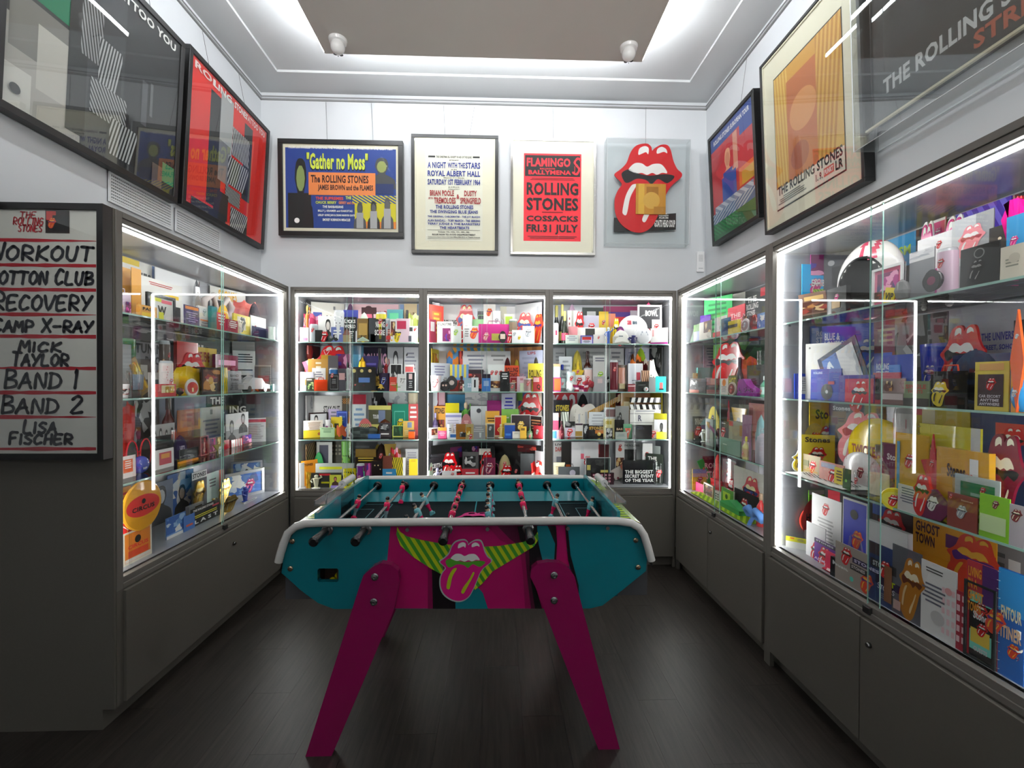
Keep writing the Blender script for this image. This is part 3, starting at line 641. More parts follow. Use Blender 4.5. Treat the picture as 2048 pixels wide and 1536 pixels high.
picture('film_poster', 'B', -1.86, -.755, 2.845, 3.70, 'black-framed blue and yellow film poster with an orange title band', 'poster', fw=.042, fd=.055, tilt=.02, wires=((.38, .36), (.75, .73)), seed=3, spec=
 'b e6dfc8;b 23408f 2 4 96 92;t w 5 2 90 3 FROM LOS ANGELES TO LIVERPOOL THE WORLDS BEAT STARS TOGETHER IN ONE GREAT FILM!;v k 4 16 22 80 8a9a5a;b k 4 56 20 40;v d 73 14 25 36 9aa05a;b 1f2f66 74 44 22 12;'
 't k 20 10 54 20 "Gather no Moss";t d6e04a 20.5 9.5 53 19 "Gather no Moss";b ef8a4a 22 32 58 26;t 3a1414 24 35 50 9 The ROLLING STONES;t 3a1414 30 46 48 8 JAMES BROWN and the FLAMES;'
 't e8503a 28 60 24 3.6 THE SUPREMES;t d6e04a 54 59 22 3.6 THE BEACH BOYS;t d6e04a 28 65 18 3.2 CHUCK BERRY;t ef8a4a 48 65 28 3.2 GERRY and the PACEMAKERS;t w 34 70 18 3 THE BARBARIANS;t w 30 75 30 3 BILLY J. KRAMER and DAKOTAS;t w 30 80 32 3 LESLEY GORE JAN & DEAN MARVIN GAYE;t w 34 85 24 3 SMOKEY ROBINSON MIRACLES;'
 'b d6c81e 62 66 36 22;b ef8a2a 62 88 36 8;s d6c81e 23408f 60 58 38 9 9 .3;v d 61 66 11 30 555;b a3a3a3 63.5 78 6 18;v d 73 64 11 32 555;b a3a3a3 75.5 76 6 20;v d 85 60 11 36 555;b a3a3a3 87.5 73 6 23;c w 12 88 3')
picture('concert_poster', 'B', -.68, .103, 2.705, 3.765, 'black-framed cream concert poster in blue and red type, dated 1st February 1964', 'poster', fw=.03, fd=.05, mount='e9e2cb', tilt=.025, wires=((.38, .36), (.66, .72)), pr=(.125, .115, .515, .80), seed=4, spec=
 'b eae6d6;b k 5 5 12 2;b k 83 5 12 2;t k 19 5 62 2.4 THE CHRISTMAS ISL. SOCIETY IN AID OF THE BLIND;t k 42 9 16 1.5 present;t 23308a 4 12 32 7 A NIGHT;t 23308a 39 12.6 30 6 WITH THE;t 23308a 70 12 26 7 STARS;t k 45 19.6 10 1.2 at the;t 23308a 4 21.5 92 6.4 ROYAL ALBERT HALL;t k 32 29 36 1.2 Manager: F. J. Mundy;'
 't 23308a 4 31 92 6.6 SATURDAY 1ST FEBRUARY 1964;t k 40 39.2 20 1.4 at 6.45 p.m.;t k 40 41.8 20 1 featuring;t a3202a 8 43.5 42 6.4 BRIAN POOLE;t a3202a 68 43.5 22 6.4 DUSTY;t a3202a 5 51.5 8 2 AND THE;t a3202a 15 51.5 38 7 TREMOLOES;t a3202a 54.5 48 5 5 &;t a3202a 61 51.5 36 7 SPRINGFIELD;'
 't 23308a 18 60 66 4.4 THE ROLLING STONES;t 23308a 8 65.8 84 4.6 THE SWINGING BLUE JEANS;t 23308a 4 72 92 2.6 THE ORIGINAL CHECKMATES - THE JOY BLACKS;t 23308a 4 76.2 92 2.6 ALAN RANDALL - TOBY MARCH - THE SEEKING;t 23308a 4 80 92 3 TERRY JUDGE & THE BARRISTERS;t 23308a 25 84 52 3 THE HEARTBEATS;b k 4 88 92 .3;t k 22 89.6 56 1.6 Tickets: 7/6, 10/6, 15/-, 20/-, 30/-;t k 12 92.4 76 1.8 BOOK NOW TO AVOID DISAPPOINTMENT;t k 4 95.4 92 1.4 Tickets from Royal Albert Hall Box Office KEN 8212 or Theatre Agencies;b k 4 97.6 92 .3')
picture('concert_poster', 'B', .215, .995, 2.705, 3.75, 'silver-framed fluorescent red concert poster in heavy black type', 'poster', frame='silver', fw=.022, fd=.05, mount='ece6d2', tilt=.02, wires=((.5, .5),), pr=(.12, .125, .525, .79), seed=5, spec=
 'b ff2a3c;b k 2 2 96 24;t ff2a3c 5 5 76 10 FLAMINGO;t ff2a3c 28 16.5 26 1.6 BALLROOM;t ff2a3c 8 19 74 5 BALLYMENA;h ff2a3c 84 5 13 18 S;b ff2a3c 88 14 1 10;l 6a1018 6 28 88 3 2;t k 5 33 90 14.5 ROLLING;t k 5 50.5 90 14.5 STONES;l 6a1018 30 66.5 40 2 1;t k 5 71 90 6.5 COSSACKS;t k 5 81 90 11.5 FRI.31 JULY;l 6a1018 6 94.5 88 3.5 2')
# emblem in an acrylic box
t = tag(empty('emblem_display', (1.08, WALLY - .006, 2.80), (.02, 0, 0)), 'red tongue-and-lips shop display in a clear acrylic box with a gold square card', 'display')
mb = MB(); bw, bh = .765, .945
for b in ((0, bw, -.10, -.097, 0, bh), (0, bw, -.004, 0, 0, bh), (0, .004, -.097, -.004, 0, bh), (bw - .004, bw, -.097, -.004, 0, bh), (0, bw, -.097, -.004, 0, .004), (0, bw, -.097, -.004, bh - .004, bh)): mb.box(*b)
mb.build('acrylic_box', 'clear', t)
mb = MB(); mb.tube([(.004, -.1, .004), (bw - .004, -.1, .004), (bw - .004, -.1, bh - .004), (.004, -.1, bh - .004)], .002, 6, 'e8ecee', closed=True); mb.build('box_edge', 'gloss', t)
mb = MB(); k = .62
pts = curve([(.085 + a * k, .115 + b * .615) for a, b in LIPS], 4); mb.prism(orient(pts), -.05, -.044, 'd0202c', side='8a1018'); e = mb.build('emblem_board', 'paper', t)
mb = MB(); mb2 = MB(); tongue(mb2, 0, 0, 1, 'r', 0, 0, k=4)
n = 0; mb.add([(.085 + a * k, -.0505 - j * 0, .115 + c * .615) for j, (a, b, c) in enumerate(mb2.v)], [], 'w'); mb.f = mb2.f; mb.c = mb2.c; mb.smooth = mb2.smooth
nl = len(orient(curve(LIPS, 4)))
# lift the inner colours a little over the red board
mb.v = [(a, -.0505 if i < nl else -.0512, c) for i, (a, b, c) in enumerate(mb.v)]
mb.build('emblem_print', 'paper', e)
mb = MB(); mb.box(.28, .555, -.062, -.055, .28, .555, 'd8a23a'); c_ = mb.build('gold_card', 'paper', t); c_['label'] = 'square gold card'
mb = MB(); paint(mb, .275, .275, 'b c98c2a;b e0b040 8 0 20 100;b a87020 35 10 40 60;c d8a848 52 55 28;b b8802c 60 75 40 25', .28, .28, -.0625); mb.build('card_print', 'paper', c_)
mb = MB(); mb.prism([(.085, .118), (.66, .15), (.66, .30), (.46, .28), (.46, .22), (.085, .25)], -.043, -.040, 'k'); c_ = mb.build('banner_card', 'paper', t)
mb = MB(); paint(mb, .2, .16, 't w 22 6 40 9 THEIR;t w 22 18 46 9 NEWEST;t w 22 30 44 9 ALBUM;t w 2 46 96 42 GOATS HEAD SOUP', .455, .15, -.0436); mb.build('lettering', 'paper', c_)
mb = MB(); mb.tube([(bw / 2, 0, ZRAIL - 2.80), (bw / 2, -.002, bh)], .0013, 5, '777'); mb.build('hanging_wire', 'metal', t)
# wall over the board-side case
WAVE = ';'.join(f's {a} {b} {x} {y} {w_} {h_} {n_} {s_}' for a, b, x, y, w_, h_, n_, s_ in (('k', 'aaa', 34, 24, 12, 30, 7, .5), ('222', 'c8c8c8', 44, 38, 14, 30, 8, -.4), ('k', 'bbb', 40, 62, 22, 18, 10, .5), ('222', 'c8c8c8', 52, 76, 18, 20, 9, -.3)))
picture('framed_poster', 'L', 1.93, 3.0, 2.695, 3.735, 'large black-framed poster of green, black and grey forms with banded patterns', 'poster', fw=.035, fd=.055, tilt=.055, wires=((.8, .8),), seed=11, spec=
 'b 3f3f42;b 16805a 0 0 30 46;b b9b4ac 0 60 36 40;b 8a8680 2 48 30 26;b cfcac0 14 56 20 30;b d9d5cc 0 82 12 18;b 2a2a2c 60 0 40 100;b 232324 28 8 10 88;' + WAVE + ';b 55555a 72 42 4 26;b 6a6a6c 78 40 2 20;b 1a8a60 90 82 10 12;b 6a5a50 82 86 8 14;t w 48 3 48 5 TATTOO YOU;c k 5 92 2.4')
WAVE2 = ';'.join(f's {a} {b} {x} {y} {w_} {h_} {n_} {s_}' for a, b, x, y, w_, h_, n_, s_ in (('k', 'd0d0d0', 50, 22, 24, 22, 9, .4), ('222', 'c8c8c8', 46, 46, 28, 22, 10, -.3), ('k', 'bbb', 44, 70, 20, 12, 9, .5), ('222', 'ccc', 52, 84, 24, 16, 10, -.3)))
picture('framed_poster', 'L', 3.045, 4.085, 2.715, 3.77, 'black-framed red poster with a grey patterned column, hung nearest the back corner', 'poster', fw=.035, fd=.055, tilt=.055, wires=((.28, .28), (.72, .72)), seed=12, spec=
 'b e8261c;b 2a2a2c 22 10 16 82;b b8b8b8 34 4 16 56;b 8a8a8a 34 40 14 30;b 38383a 66 10 12 62;' + WAVE2 + ';b 3a2c26 30 78 18 20;b 2a2a2c 6 94 40 6;t f5d9d4 3 2 26 5 ROL;t w 24 2 22 5 LING;t w 50 2 18 5 STONES;t f5d9d4 66 2 30 5 TATTOO YOU')
# wall over the other side cases
picture('tour_poster', 'R', -3.885, -3.185, 2.735, 3.665, 'black-framed red tour poster with a plain blue figure raising one arm', 'poster', fw=.03, fd=.06, tilt=.05, wires=((.6, .6),), seed=13, spec=
 'b c8303a;b 2c4a9a 0 0 100 13;b 2c4a9a 70 0 30 22;t w 8 4 84 4.5 ROLLING STONES EUROPEAN TOUR;b e8702a 66 50 34 16;b d8a02a 72 54 28 12;v e9b08a 26 22 30 34 d89a78;b e09a80 55 14 10 34;b 2a50a8 26 46 34 38;b 2a50a8 30 42 22 10;s 8a94b0 c9ced8 6 68 90 12 6 .3;s 4a6a9a b9c2cc 0 74 100 10 9 -.3;b 1f6a3a 0 84 100 16;s 1f6a3a 2a8a4a 0 84 60 12 8 .4')
picture('tour_poster', 'R', -3.11, -2.25, 2.583, 3.76, 'cream-mounted golden poster with black brush title and a dark frame', 'poster', fw=.02, fd=.06, mount='ece5cd', tilt=.05, wires=((.6, .6),), pr=(.13, .115, .60, .885), seed=14, spec=
 'm k 0 0 100 100 1;b d9a03e 1 1 98 84;s d9a03e e8c060 1 1 24 82 5 .3;s e0b050 c88a30 66 1 33 82 6 -.4;b c8723a 22 12 44 72;c e09a5a 46 40 20;c b05a3a 40 70 14;b f0ead8 1 84 98 15;t k 3 82.5 94 7 THE ROLLING STONES;t k 62 91 9 5 1. 9.;b d86a5a 73 90.6 13 5.4;t w 74 91.6 11 3.4 PUNKT;t k 88 90.5 9 6 LR;l 777 3 91 46 6 4')
t = picture('album_poster', 'R', -2.22, -1.30, 2.84, 3.72, 'black poster with white and orange block title inside a protruding acrylic box', 'poster', fw=.006, fd=.05, tilt=.03, seed=15, spec=
 'b 1c1d1f;q B 10 0 80 52 14;b 1c1d1f 0 56 100 44;v 2a2c30 6 22 26 44 8a9296;v 16181a 30 4 26 60 9aa2a6;v 202226 56 10 24 52 8a9296;t e9e9e9 6 78 88 9 THE ROLLING STONES;t c8552a 52 88.5 44 8 STRIPPED')
mb = MB(); a, b, c, d = -.02, .98, -.115, 1.0
for q in ((a, b, -.13, -.126, c, d), (a, a + .004, -.126, -.002, c, d), (b - .004, b, -.126, -.002, c, d), (a, b, -.126, -.002, c, c + .004)): mb.box(*q)
mb.build('acrylic_box', 'clear', t)
mb = MB(); mb.tube([(a, -.13, d), (a, -.13, c), (b, -.13, c)], .0025, 6, 'e8ecee'); mb.tube([(a, -.002, c), (b, -.002, c)], .002, 6, 'e8ecee'); mb.box(0, .92, -.085, -.07, -.03, -.02, 'e0d8b8'); mb.build('box_edge', 'gloss', t)
# handwritten name board
t = tag(empty('name_board', (-2.14, 2.03, 1.205), (0, 0, 0)), 'white board of handwritten names between red brush lines, in a deep black frame', 'board')
mb = MB(); SW, SH = .55, 1.098
for b in ((0, SW, -.048, 0, 0, .026), (0, SW, -.048, 0, SH - .026, SH), (0, .026, -.048, 0, .026, SH - .026), (SW - .026, SW, -.048, 0, .026, SH - .026)): mb.box(*b)
mb.build('frame', 'black', t)
mb = MB(); mb.box(.026, SW - .026, -.034, -.002, .026, SH - .026, 'd6d3cb'); mb.build('white_board', 'paper', t)
mb = MB()
def sp(x, y): p = hit(x, y, 1, 1.995); return p[0] + 2.14, p[2] - 1.205
def brush(y_, xa=-45, xb=192, taper=0):
    (a, z1), (b, z2) = sp(xa, y_), sp(xb, y_); n = 14; up = []; dn = []; rr = random.Random(y_)
    for i in range(n + 1):
        u = i / n; q = .0072 * (1 + .25 * rr.uniform(-1, 1)) * (1 if not taper else (1 - .85 * u ** 3 if taper > 0 else .15 + .85 * min(1, u * 3)))
        x = max(a + (b - a) * u, .027); up.append((x, z1 + q)); dn.append((x, z1 - q))
    mb.poly(orient(up + dn[::-1]), -.0348, 'b01828')
for y_, tp_ in ((479, 1), (529, 0), (578, 0), (628, 1), (672, 0), (736, -1), (785, 0), (834, 1), (898, -1)): brush(y_, taper=tp_)
for s, x0_, x1_, yb, yt in (('WORKOUT', -18, 190, 519, 490), ('COTTON CLUB', -22, 191, 567, 541), ('RECOVERY', -12, 187, 619, 588), ('CAMP X-RAY', -14, 190, 663, 640), ('MICK', 38, 128, 703, 683), ('TAYLOR', 24, 142, 731, 706), ('BAND 1', 8, 160, 776, 742), ('BAND 2', 2, 170, 826, 794), ('LISA', 46, 118, 866, 842), ('FISCHER', 18, 150, 888, 866)):
    a, z1 = sp(x0_, yb); b, z2 = sp(x1_, yt); marker(mb, s, a, z1, b - a - .012, (z2 - z1) * 1.05, -.0362, '25252e', t=.0125)
for s, x0_, x1_, yb, yt in (('THE', 40, 72, 436, 424), ('ROLLING', 26, 86, 449, 436), ('STONES', 36, 84, 463, 451)):
    a, z1 = sp(x0_, yb); b, z2 = sp(x1_, yt); marker(mb, s, a, z1, b - a, z2 - z1, -.0362, 'b01828', t=.0045, small=1)
a, z1 = sp(91, 466); b, z2 = sp(139, 421); paint(mb, b - a, z2 - z1, 'b 2a1c1c;b c8322c 4 4 40 40;b 141214 30 22 66 70;T o 12 34 34', a, z1, -.0352)
mb.build('lettering', 'paper', t)
mb = MB(); mb.box(.026, SW - .026, -.043, -.041, .026, SH - .026); mb.build('glazing', 'door', t)
# ================================================================= the collection in the cabinets
UB = {'L': (2.045, 3.685, 'L'), 'B1': (-1.575, -.508, 'B'), 'B2': (-.508, .525, 'B'), 'B3': (.525, 1.587, 'B'), 'R1': (-3.68, -2.42, 'R'), 'R2': (-2.42, -1.10, 'R')}
LEV = {1: (1.865, 2.238, 'top shelf'), 2: (1.46, 1.85, 'second shelf'), 3: (1.06, 1.445, 'third shelf'), 4: (ZB, 1.045, 'bottom')}
CASE = {'L': 'board-side case', 'B1': 'first back case', 'B2': 'middle back case', 'B3': 'third back case', 'R1': 'narrow side case', 'R2': 'helmet case'}
def plane(case, x, y, v):
    w_ = UB[case][2]
    if w_ == 'B': p = hit(x, y, 1, DB + v); return p[0], p[2], p
    if w_ == 'L': p = hit(x, y, 0, -WL - v); return p[1], p[2], p
    p = hit(x, y, 0, WL + v); return -p[1], p[2], p
def vfloor(case, x, y, z):
    p = hit(x, y, 2, z); w_ = UB[case][2]
    return p[1] - DB if w_ == 'B' else (-p[0] - WL if w_ == 'L' else p[0] - WL)
def world(case, u, v, z):
    w_ = UB[case][2]
    return ((u, DB + v, z), 0) if w_ == 'B' else (((-WL - v, u, z), PI / 2) if w_ == 'L' else ((WL + v, -u, z), -PI / 2))
VD = dict(b=.405, c=.365, m=.31, f=.235, n=.15)
def wrap(mb, r, cy, z0=0, taper=0.):
    """bend a flat print round an upright cylinder"""
    out = []
    for x, y, z in mb.v:
        rr = (r + taper * z) * 1.012 - y * .5; a = x / r; out.append((rr * math.sin(a), cy - rr * math.cos(a), z + z0))
    mb.v = out
def drape(mb, rx, ry, rz, cy, cz):
    """lay a flat print on an ellipsoid"""
    out = []
    for x, y, z in mb.v:
        q = 1 - (x / rx) ** 2 - ((z - cz) / rz) ** 2; out.append((x, cy - ry * 1.015 * math.sqrt(max(q, .02)) + y, z))
    mb.v = out
AUTO = ['T {a} 22 10 52;l {b} 14 84 72 12 2', 'l {b} 12 10 76 30 3;T {a} 28 46 40', 'b {b} 0 0 100 20;l w 20 5 60 10 1;T {a} 24 28 52', 'q C 6 6 88 56;l {b} 12 70 76 22 3', 'q B 6 6 88 60;l {b} 12 72 76 20 3', 'b {a} 8 8 84 40;l {b} 10 56 80 36 4', 'T {a} 18 26 62;l {b} 10 6 80 14 2', 'b {b} 6 8 88 34;l w 16 14 68 20 2;l {a} 12 54 76 34 4']
class K: pass
def g_card(o, w, h, t, col, spec, mt='paper', seed=0, opt=''):
    mb = MB(); mb.box(-w / 2, w / 2, 0, t, 0, h, col)
    m2 = MB()
    if spec: paint(m2, w, h, spec, -w / 2, 0, -.0004, seed)
    return [(None, mb, mt, 0)] + ([('print', m2, mt, 0)] if spec else [])
def build_item(kind, w, h, t, cols, spec, seed):
    """list of (part name or None for the thing's own mesh, builder, material, bevel); x centred, y from 0 (front) back, z from 0"""
    c = cols + [cols[-1]] * 4; a, b, d = c[0], c[1], c[2]; out = []; r = w / 2; rnd = random.Random(seed); pm = MB()
    if kind == 'card': return g_card(None, w, h, .004, a, spec, 'paper', seed)
    if kind == 'gcard': return g_card(None, w, h, .004, a, spec, 'gloss', seed)
    if kind == 'book': 
        o = g_card(None, w, h, .012, a, spec, 'gloss', seed); mb = MB(); mb.box(-w / 2 + .002, w / 2 + .0006, .002, .010, .002, h - .002, 'efeadf'); return o + [('page_edge', mb, 'paper', 0)]
    if kind == 'box': o = g_card(None, w, h, min(.022, max(.014, w * .5)), a, spec, 'gloss', seed); return o
    if kind == 'sleeve':   # something in a clear pocket
        o = g_card(None, w * .94, h * .96, .003, a, spec, 'paper', seed); mb = MB(); mb.box(-w / 2, w / 2, -.004, -.0032, 0, h); return o + [('clear_pocket', mb, 'clear', 0)]
    if kind == 'frame':
        o = g_card(None, w, h, .006, a, '', 'paper', seed); q = max(.004, w * .07); mb = MB()
        for z in ((-w / 2, w / 2, -.006, .008, 0, q), (-w / 2, w / 2, -.006, .008, h - q, h), (-w / 2, -w / 2 + q, -.006, .008, q, h - q), (w / 2 - q, w / 2, -.006, .008, q, h - q)): mb.box(*z, b)
        paint(pm, w - 2 * q, h - 2 * q, spec or AUTO[seed % 8].format(a='r', b='k'), -w / 2 + q, q, -.0004, seed); return o + [('picture_frame', mb, 'gloss', 0), ('print', pm, 'paper', 0)]
    if kind == 'pass':   # lanyard pass
        o = g_card(None, w, h * .86, .003, a, spec or AUTO[seed % 3].format(a='r', b='k'), 'gloss', seed); mb = MB()
        mb.tube([(-.004, .002, h * .86), (-w * .3, .012, h * .97), (0, .02, h), (w * .3, .012, h * .97), (.004, .002, h * .86)], .0022, 5, b); return o + [('lanyard', mb, 'matte', 0)]
    if kind == 'spiral':
        o = g_card(None, w, h, .008, a, spec, 'gloss', seed); mb = MB()
        for i in range(12):
            z = h * (i + .5) / 12; mb.tube([(-w / 2 + .006 * math.cos(q * PI / 3), .004 + .008 * math.sin(q * PI / 3), z) for q in range(6)], .0009, 4, 'ddd', closed=True)
        return o + [('binding_wire', mb, 'metal', 0)]
    if kind == 'tongue':
        mt = 'metal' if a == 'g' else 'gloss'; f = lambda l: [((x - .5) * w, z / 1.314 * h) for x, z in l]
        mb = MB(); mb.prism(orient(f(curve(LIPS, 3))), 0, .010, SCH.get(a, SCH['r'])[0], smooth=False)
        if b != a: mb0 = MB(); mb0.prism(orient([(x * 1.08, (z - h / 2) * 1.07 + h / 2) for x, z in f(curve(LIPS, 3))]), .004, .010, b); out = [('backing_board', mb0, 'paper', 0)]
        m2 = MB(); tongue(m2, 0, 0, 1, a, 0, -.0004, k=2); pm.v = [((x - .5) * w, y - .0004, z / 1.314 * h) for x, y, z in m2.v]; pm.f, pm.c, pm.smooth = m2.f, m2.c, m2.smooth
        # the first layer repeats the body outline
        return [(None, mb, mt, .002), ('print', pm, mt, 0)] + out
    if kind == 'disc':
        mb = MB(); mb.m = Matrix.Translation((0, .012, h / 2)) @ Matrix.Rotation(PI / 2, 4, 'X'); mb.lathe([(r * .96, 0), (r, .003), (r, .009), (r * .95, .012)], 28, a)
        paint(pm, w * .72, h * .72, spec or 'T r 22 12 56', -w * .36, h * .14, -.0006, seed)
        if len(cols) > 1: mb2 = MB(); mb2.poly([(r * .86 * math.cos(i * PI / 14), h / 2 + h * .43 * math.sin(i * PI / 14)) for i in range(28)], -.0003, b); out = [('face_print', mb2, 'paper', 0)]
        return [(None, mb, 'gloss', 0)] + out + [('print', pm, 'paper', 0)]
    if kind in ('bottle', 'wine', 'cbottle'):
        mt = {'bottle': 'gloss', 'wine': 'gloss', 'cbottle': 'clear'}[kind]; mb = MB()
        prof = [(r * .9, 0), (r, .01 * h), (r, .52 * h), (r * .86, .62 * h), (r * .42, .72 * h), (r * .33, .78 * h), (r * .33, .9 * h)] if kind != 'wine' else [(r * .9, 0), (r, .01 * h), (r, .38 * h), (r * .8, .52 * h), (r * .48, .64 * h), (r * .36, .74 * h), (r * .34, .78 * h)]
        mb.m = Matrix.Translation((0, r, 0)); mb.lathe(prof, 18, a)
        m2 = MB(); m2.m = mb.m; m2.lathe([(r * .38, prof[-1][1] - .01 * h if kind != 'wine' else .66 * h), (r * .42, .8 * h), (r * .42, .985 * h), (r * .3, h), (0, h)], 16, b)
        m3 = MB(); m3.m = mb.m; m3.lathe([(r * 1.01, .12 * h), (r * 1.01, (.34 if kind == 'wine' else .48) * h)], 18, d)
        paint(pm, r * 1.5, h * .22, spec or 'T r 25 5 50', -r * .75, h * .14, -.0012, seed); wrap(pm, r, r)
        return [(None, mb, mt, 0), ('bottle_cap', m2, 'gloss', 0), ('label', m3, 'paper', 0), ('print', pm, 'paper', 0)]
    if kind in ('mug', 'can', 'glass', 'bucket', 'cup', 'jar'):
        mb = MB(); mb.m = Matrix.Translation((0, r, 0)); q = {'mug': .8, 'can': 1, 'glass': 1, 'bucket': 1, 'cup': 1, 'jar': 1}[kind]; R = r * q; lo = R * (.78 if kind in ('bucket', 'cup', 'glass') else 1)
        prof = [(lo * .96, 0), (lo, .02 * h), (R, .96 * h), (R, h), (R * .93, h), (lo * .9, .06 * h), (0, .06 * h)] if kind != 'can' else [(R * .88, 0), (R, .05 * h), (R, .93 * h), (R * .86, .985 * h), (R * .86, h), (R * .8, .98 * h), (0, .98 * h)]
        mb.lathe(prof, 22, a, cols=None if kind != 'can' else ['s', a, 's', 's', 's', 's'])
        mt = 'clear' if kind in ('glass', 'jar') else 'gloss'; out = [(None, mb, mt, 0)]
        paint(pm, R * 1.75, h * .74, spec or 'T r 28 12 48', -R * .875, h * .13, -.001, seed); wrap(pm, (R + lo) / 2, r, 0, 0); tp_ = (R - lo) / h
        pm.v = [(x * (1 + tp_ * (z - h / 2) / R), r + (y - r) * (1 + tp_ * (z - h / 2) / R) - .001, z) for x, y, z in pm.v]; out.append(('print', pm, 'paper', 0))
        if kind == 'mug': m2 = MB(); m2.tube([(R * .95, r, h * .78), (r * 1.12, r, h * .72), (r * 1.2, r, h * .5), (r * 1.12, r, h * .3), (R * .95, r, h * .24)], .004, 7, a); out.append(('handle', m2, 'gloss', 0))
        if kind == 'bucket': m2 = MB(); m2.tube([(R * math.cos(i * PI / 8), r - R * .75 * math.sin(i * PI / 8) - .004, h * .9 - h * .30 * math.sin(i * PI / 8)) for i in range(9)], .0035, 6, 'w'); out.append(('handle', m2, 'gloss', 0)); m3 = MB(); m3.m = mb.m; m3.lathe([(R * 1.02, h * .84), (R * 1.03, h * .99), (R * .9, h)], 24, 'w'); out.append(('rim', m3, 'gloss', 0))
        return out
    if kind == 'cap':
        mb = MB(); mb.m = Matrix.Translation((0, r, h * .22)); n, m_ = 20, 7; hh = h * .78
        vs = [(r * .92 * math.cos(2 * PI * i / n) * math.cos(j * PI / 2 / m_), r * .92 * math.sin(2 * PI * i / n) * math.cos(j * PI / 2 / m_), hh * math.sin(j * PI / 2 / m_)) for j in range(m_ + 1) for i in range(n)]
        mb.add(vs, [(j * n + i, j * n + (i + 1) % n, (j + 1) * n + (i + 1) % n, (j + 1) * n + i) for j in range(m_) for i in range(n)], a, True); mb.lathe([(r * .92, -h * .2), (r * .92, 0)], n, a)
        m2 = MB(); pts = [(r * math.cos(i * PI / 10), -r * .75 * math.sin(i * PI / 10)) for i in range(11)]
        m2.add([(x, r * .25 + y, h * .02 + h * .12 * (1 - abs(x) / r)) for x, y in pts] + [(x, r * .25 + y, h * .06 + h * .12 * (1 - abs(x) / r)) for x, y in pts], [tuple(range(10, -1, -1)), tuple(range(11, 22))] + [(i, i + 1, i + 12, i + 11) for i in range(10)], b)
        paint(pm, w * .5, h * .5, spec or 'T r 25 5 50', -w * .25, h * .28, -.001, seed); drape(pm, r * .92, r * .92, hh, r, h * .22); m3 = MB(); m3.ball((0, r, h * .99), r * .07, r * .07, h * .03, a, 8, 5)
        return [(None, mb, 'matte', 0), ('peak', m2, 'matte', 0), ('print', pm, 'paper', 0), ('button', m3, 'matte', 0)]
    if kind in ('ball', 'rugby', 'egg'):
        mb = MB(); ry = min(r, h / 2) if kind == 'rugby' else r; mb.ball((0, ry, h / 2), r, ry, h / 2, a, 24, 14)
        paint(pm, w * (.72 if kind == 'rugby' else .6), h * .6, spec or 'T r 25 5 50', -w * (.36 if kind == 'rugby' else .3), h * .2, -.001, seed); drape(pm, r, ry, h / 2, ry, h / 2)
        out = [(None, mb, 'gloss', 0), ('print', pm, 'paper', 0)]
        if kind == 'rugby':
            m2 = MB(); m2.m = Matrix.Translation((0, ry, h / 2)); 
            for s in (-1, 1):
                vs = []
                for j in range(4):
                    f_ = .80 + j * .066; q = math.sqrt(max(0, 1 - f_ * f_)) * 1.01
                    vs += [(s * r * f_ * 1.004, ry * q * math.cos(i * PI / 8), h / 2 * q * math.sin(i * PI / 8)) for i in range(16)]
                m2.add(vs, [(j * 16 + i, j * 16 + (i + 1) % 16, (j + 1) * 16 + (i + 1) % 16, (j + 1) * 16 + i) for j in range(3) for i in range(16)], b, True)
            out.append(('end_print', m2, 'gloss', 0))
        return out
    if kind == 'helmet':
        mb = MB(); n, m_ = 40, 22; cx, cy, cz = 0, r, h * .5; vs = []; rx, ry, rz = r, r * 1.05, h * .52
        for j in range(m_ + 1):
            for i in range(n):
                th = PI * j / m_; ph = 2 * PI * i / n; vs.append((cx + rx * math.sin(th) * math.cos(ph), cy + ry * math.sin(th) * math.sin(ph), cz + rz * math.cos(th)))
        fs = []; cs = []
        for j in range(m_):
            for i in range(n):
                q = (j * n + i, (j + 1) * n + i, (j + 1) * n + (i + 1) % n, j * n + (i + 1) % n); m = [sum(vs[k][l] for k in q) / 4 for l in range(3)]
                if m[2] < h * .10: continue
                if m[1] < cy - .0 and ((m[0] / (rx * .80)) ** 2 + ((m[2] - h * .30) / (h * .48)) ** 2 < 1): continue
                fs.append(q); ax = abs(m[0] - rx * .22) / rx; cs.append('d8205a' if .10 < ax < .26 or (m[2] < h * .34 and m[2] > h * .24 and abs(m[0]) > rx * .7) else 'w')
        for f_, c_ in zip(fs, cs): pass
        base = len(mb.v); mb.v += vs; mb.f += fs; mb.c += [lin(x) for x in cs]; mb.smooth += [True] * len(fs)
        m2 = MB(); vi = [(cx + (x - cx) * .93, cy + (y - cy) * .93, cz + (z - cz) * .93) for x, y, z in vs]; m2.v += vi; m2.f += [q[::-1] for q in fs]; m2.c += [lin('1c1d1f')] * len(fs); m2.smooth += [True] * len(fs)
        m3 = MB(); pts = []
        for i in range(31):
            t_ = -.12 * PI + 1.24 * PI * i / 30; x, z = rx * .80 * math.cos(t_), h * .30 + h * .48 * math.sin(t_); q = 1 - (x / rx) ** 2 - ((z - cz) / rz) ** 2; pts.append((x, cy - ry * math.sqrt(max(q, .0)), max(z, h * .1)))
        m3.tube(pts, .006, 6, '2a2a2a')
        return [(None, mb, 'gloss', 0), ('padded_lining', m2, 'matte', 0), ('rim', m3, 'matte', 0)]
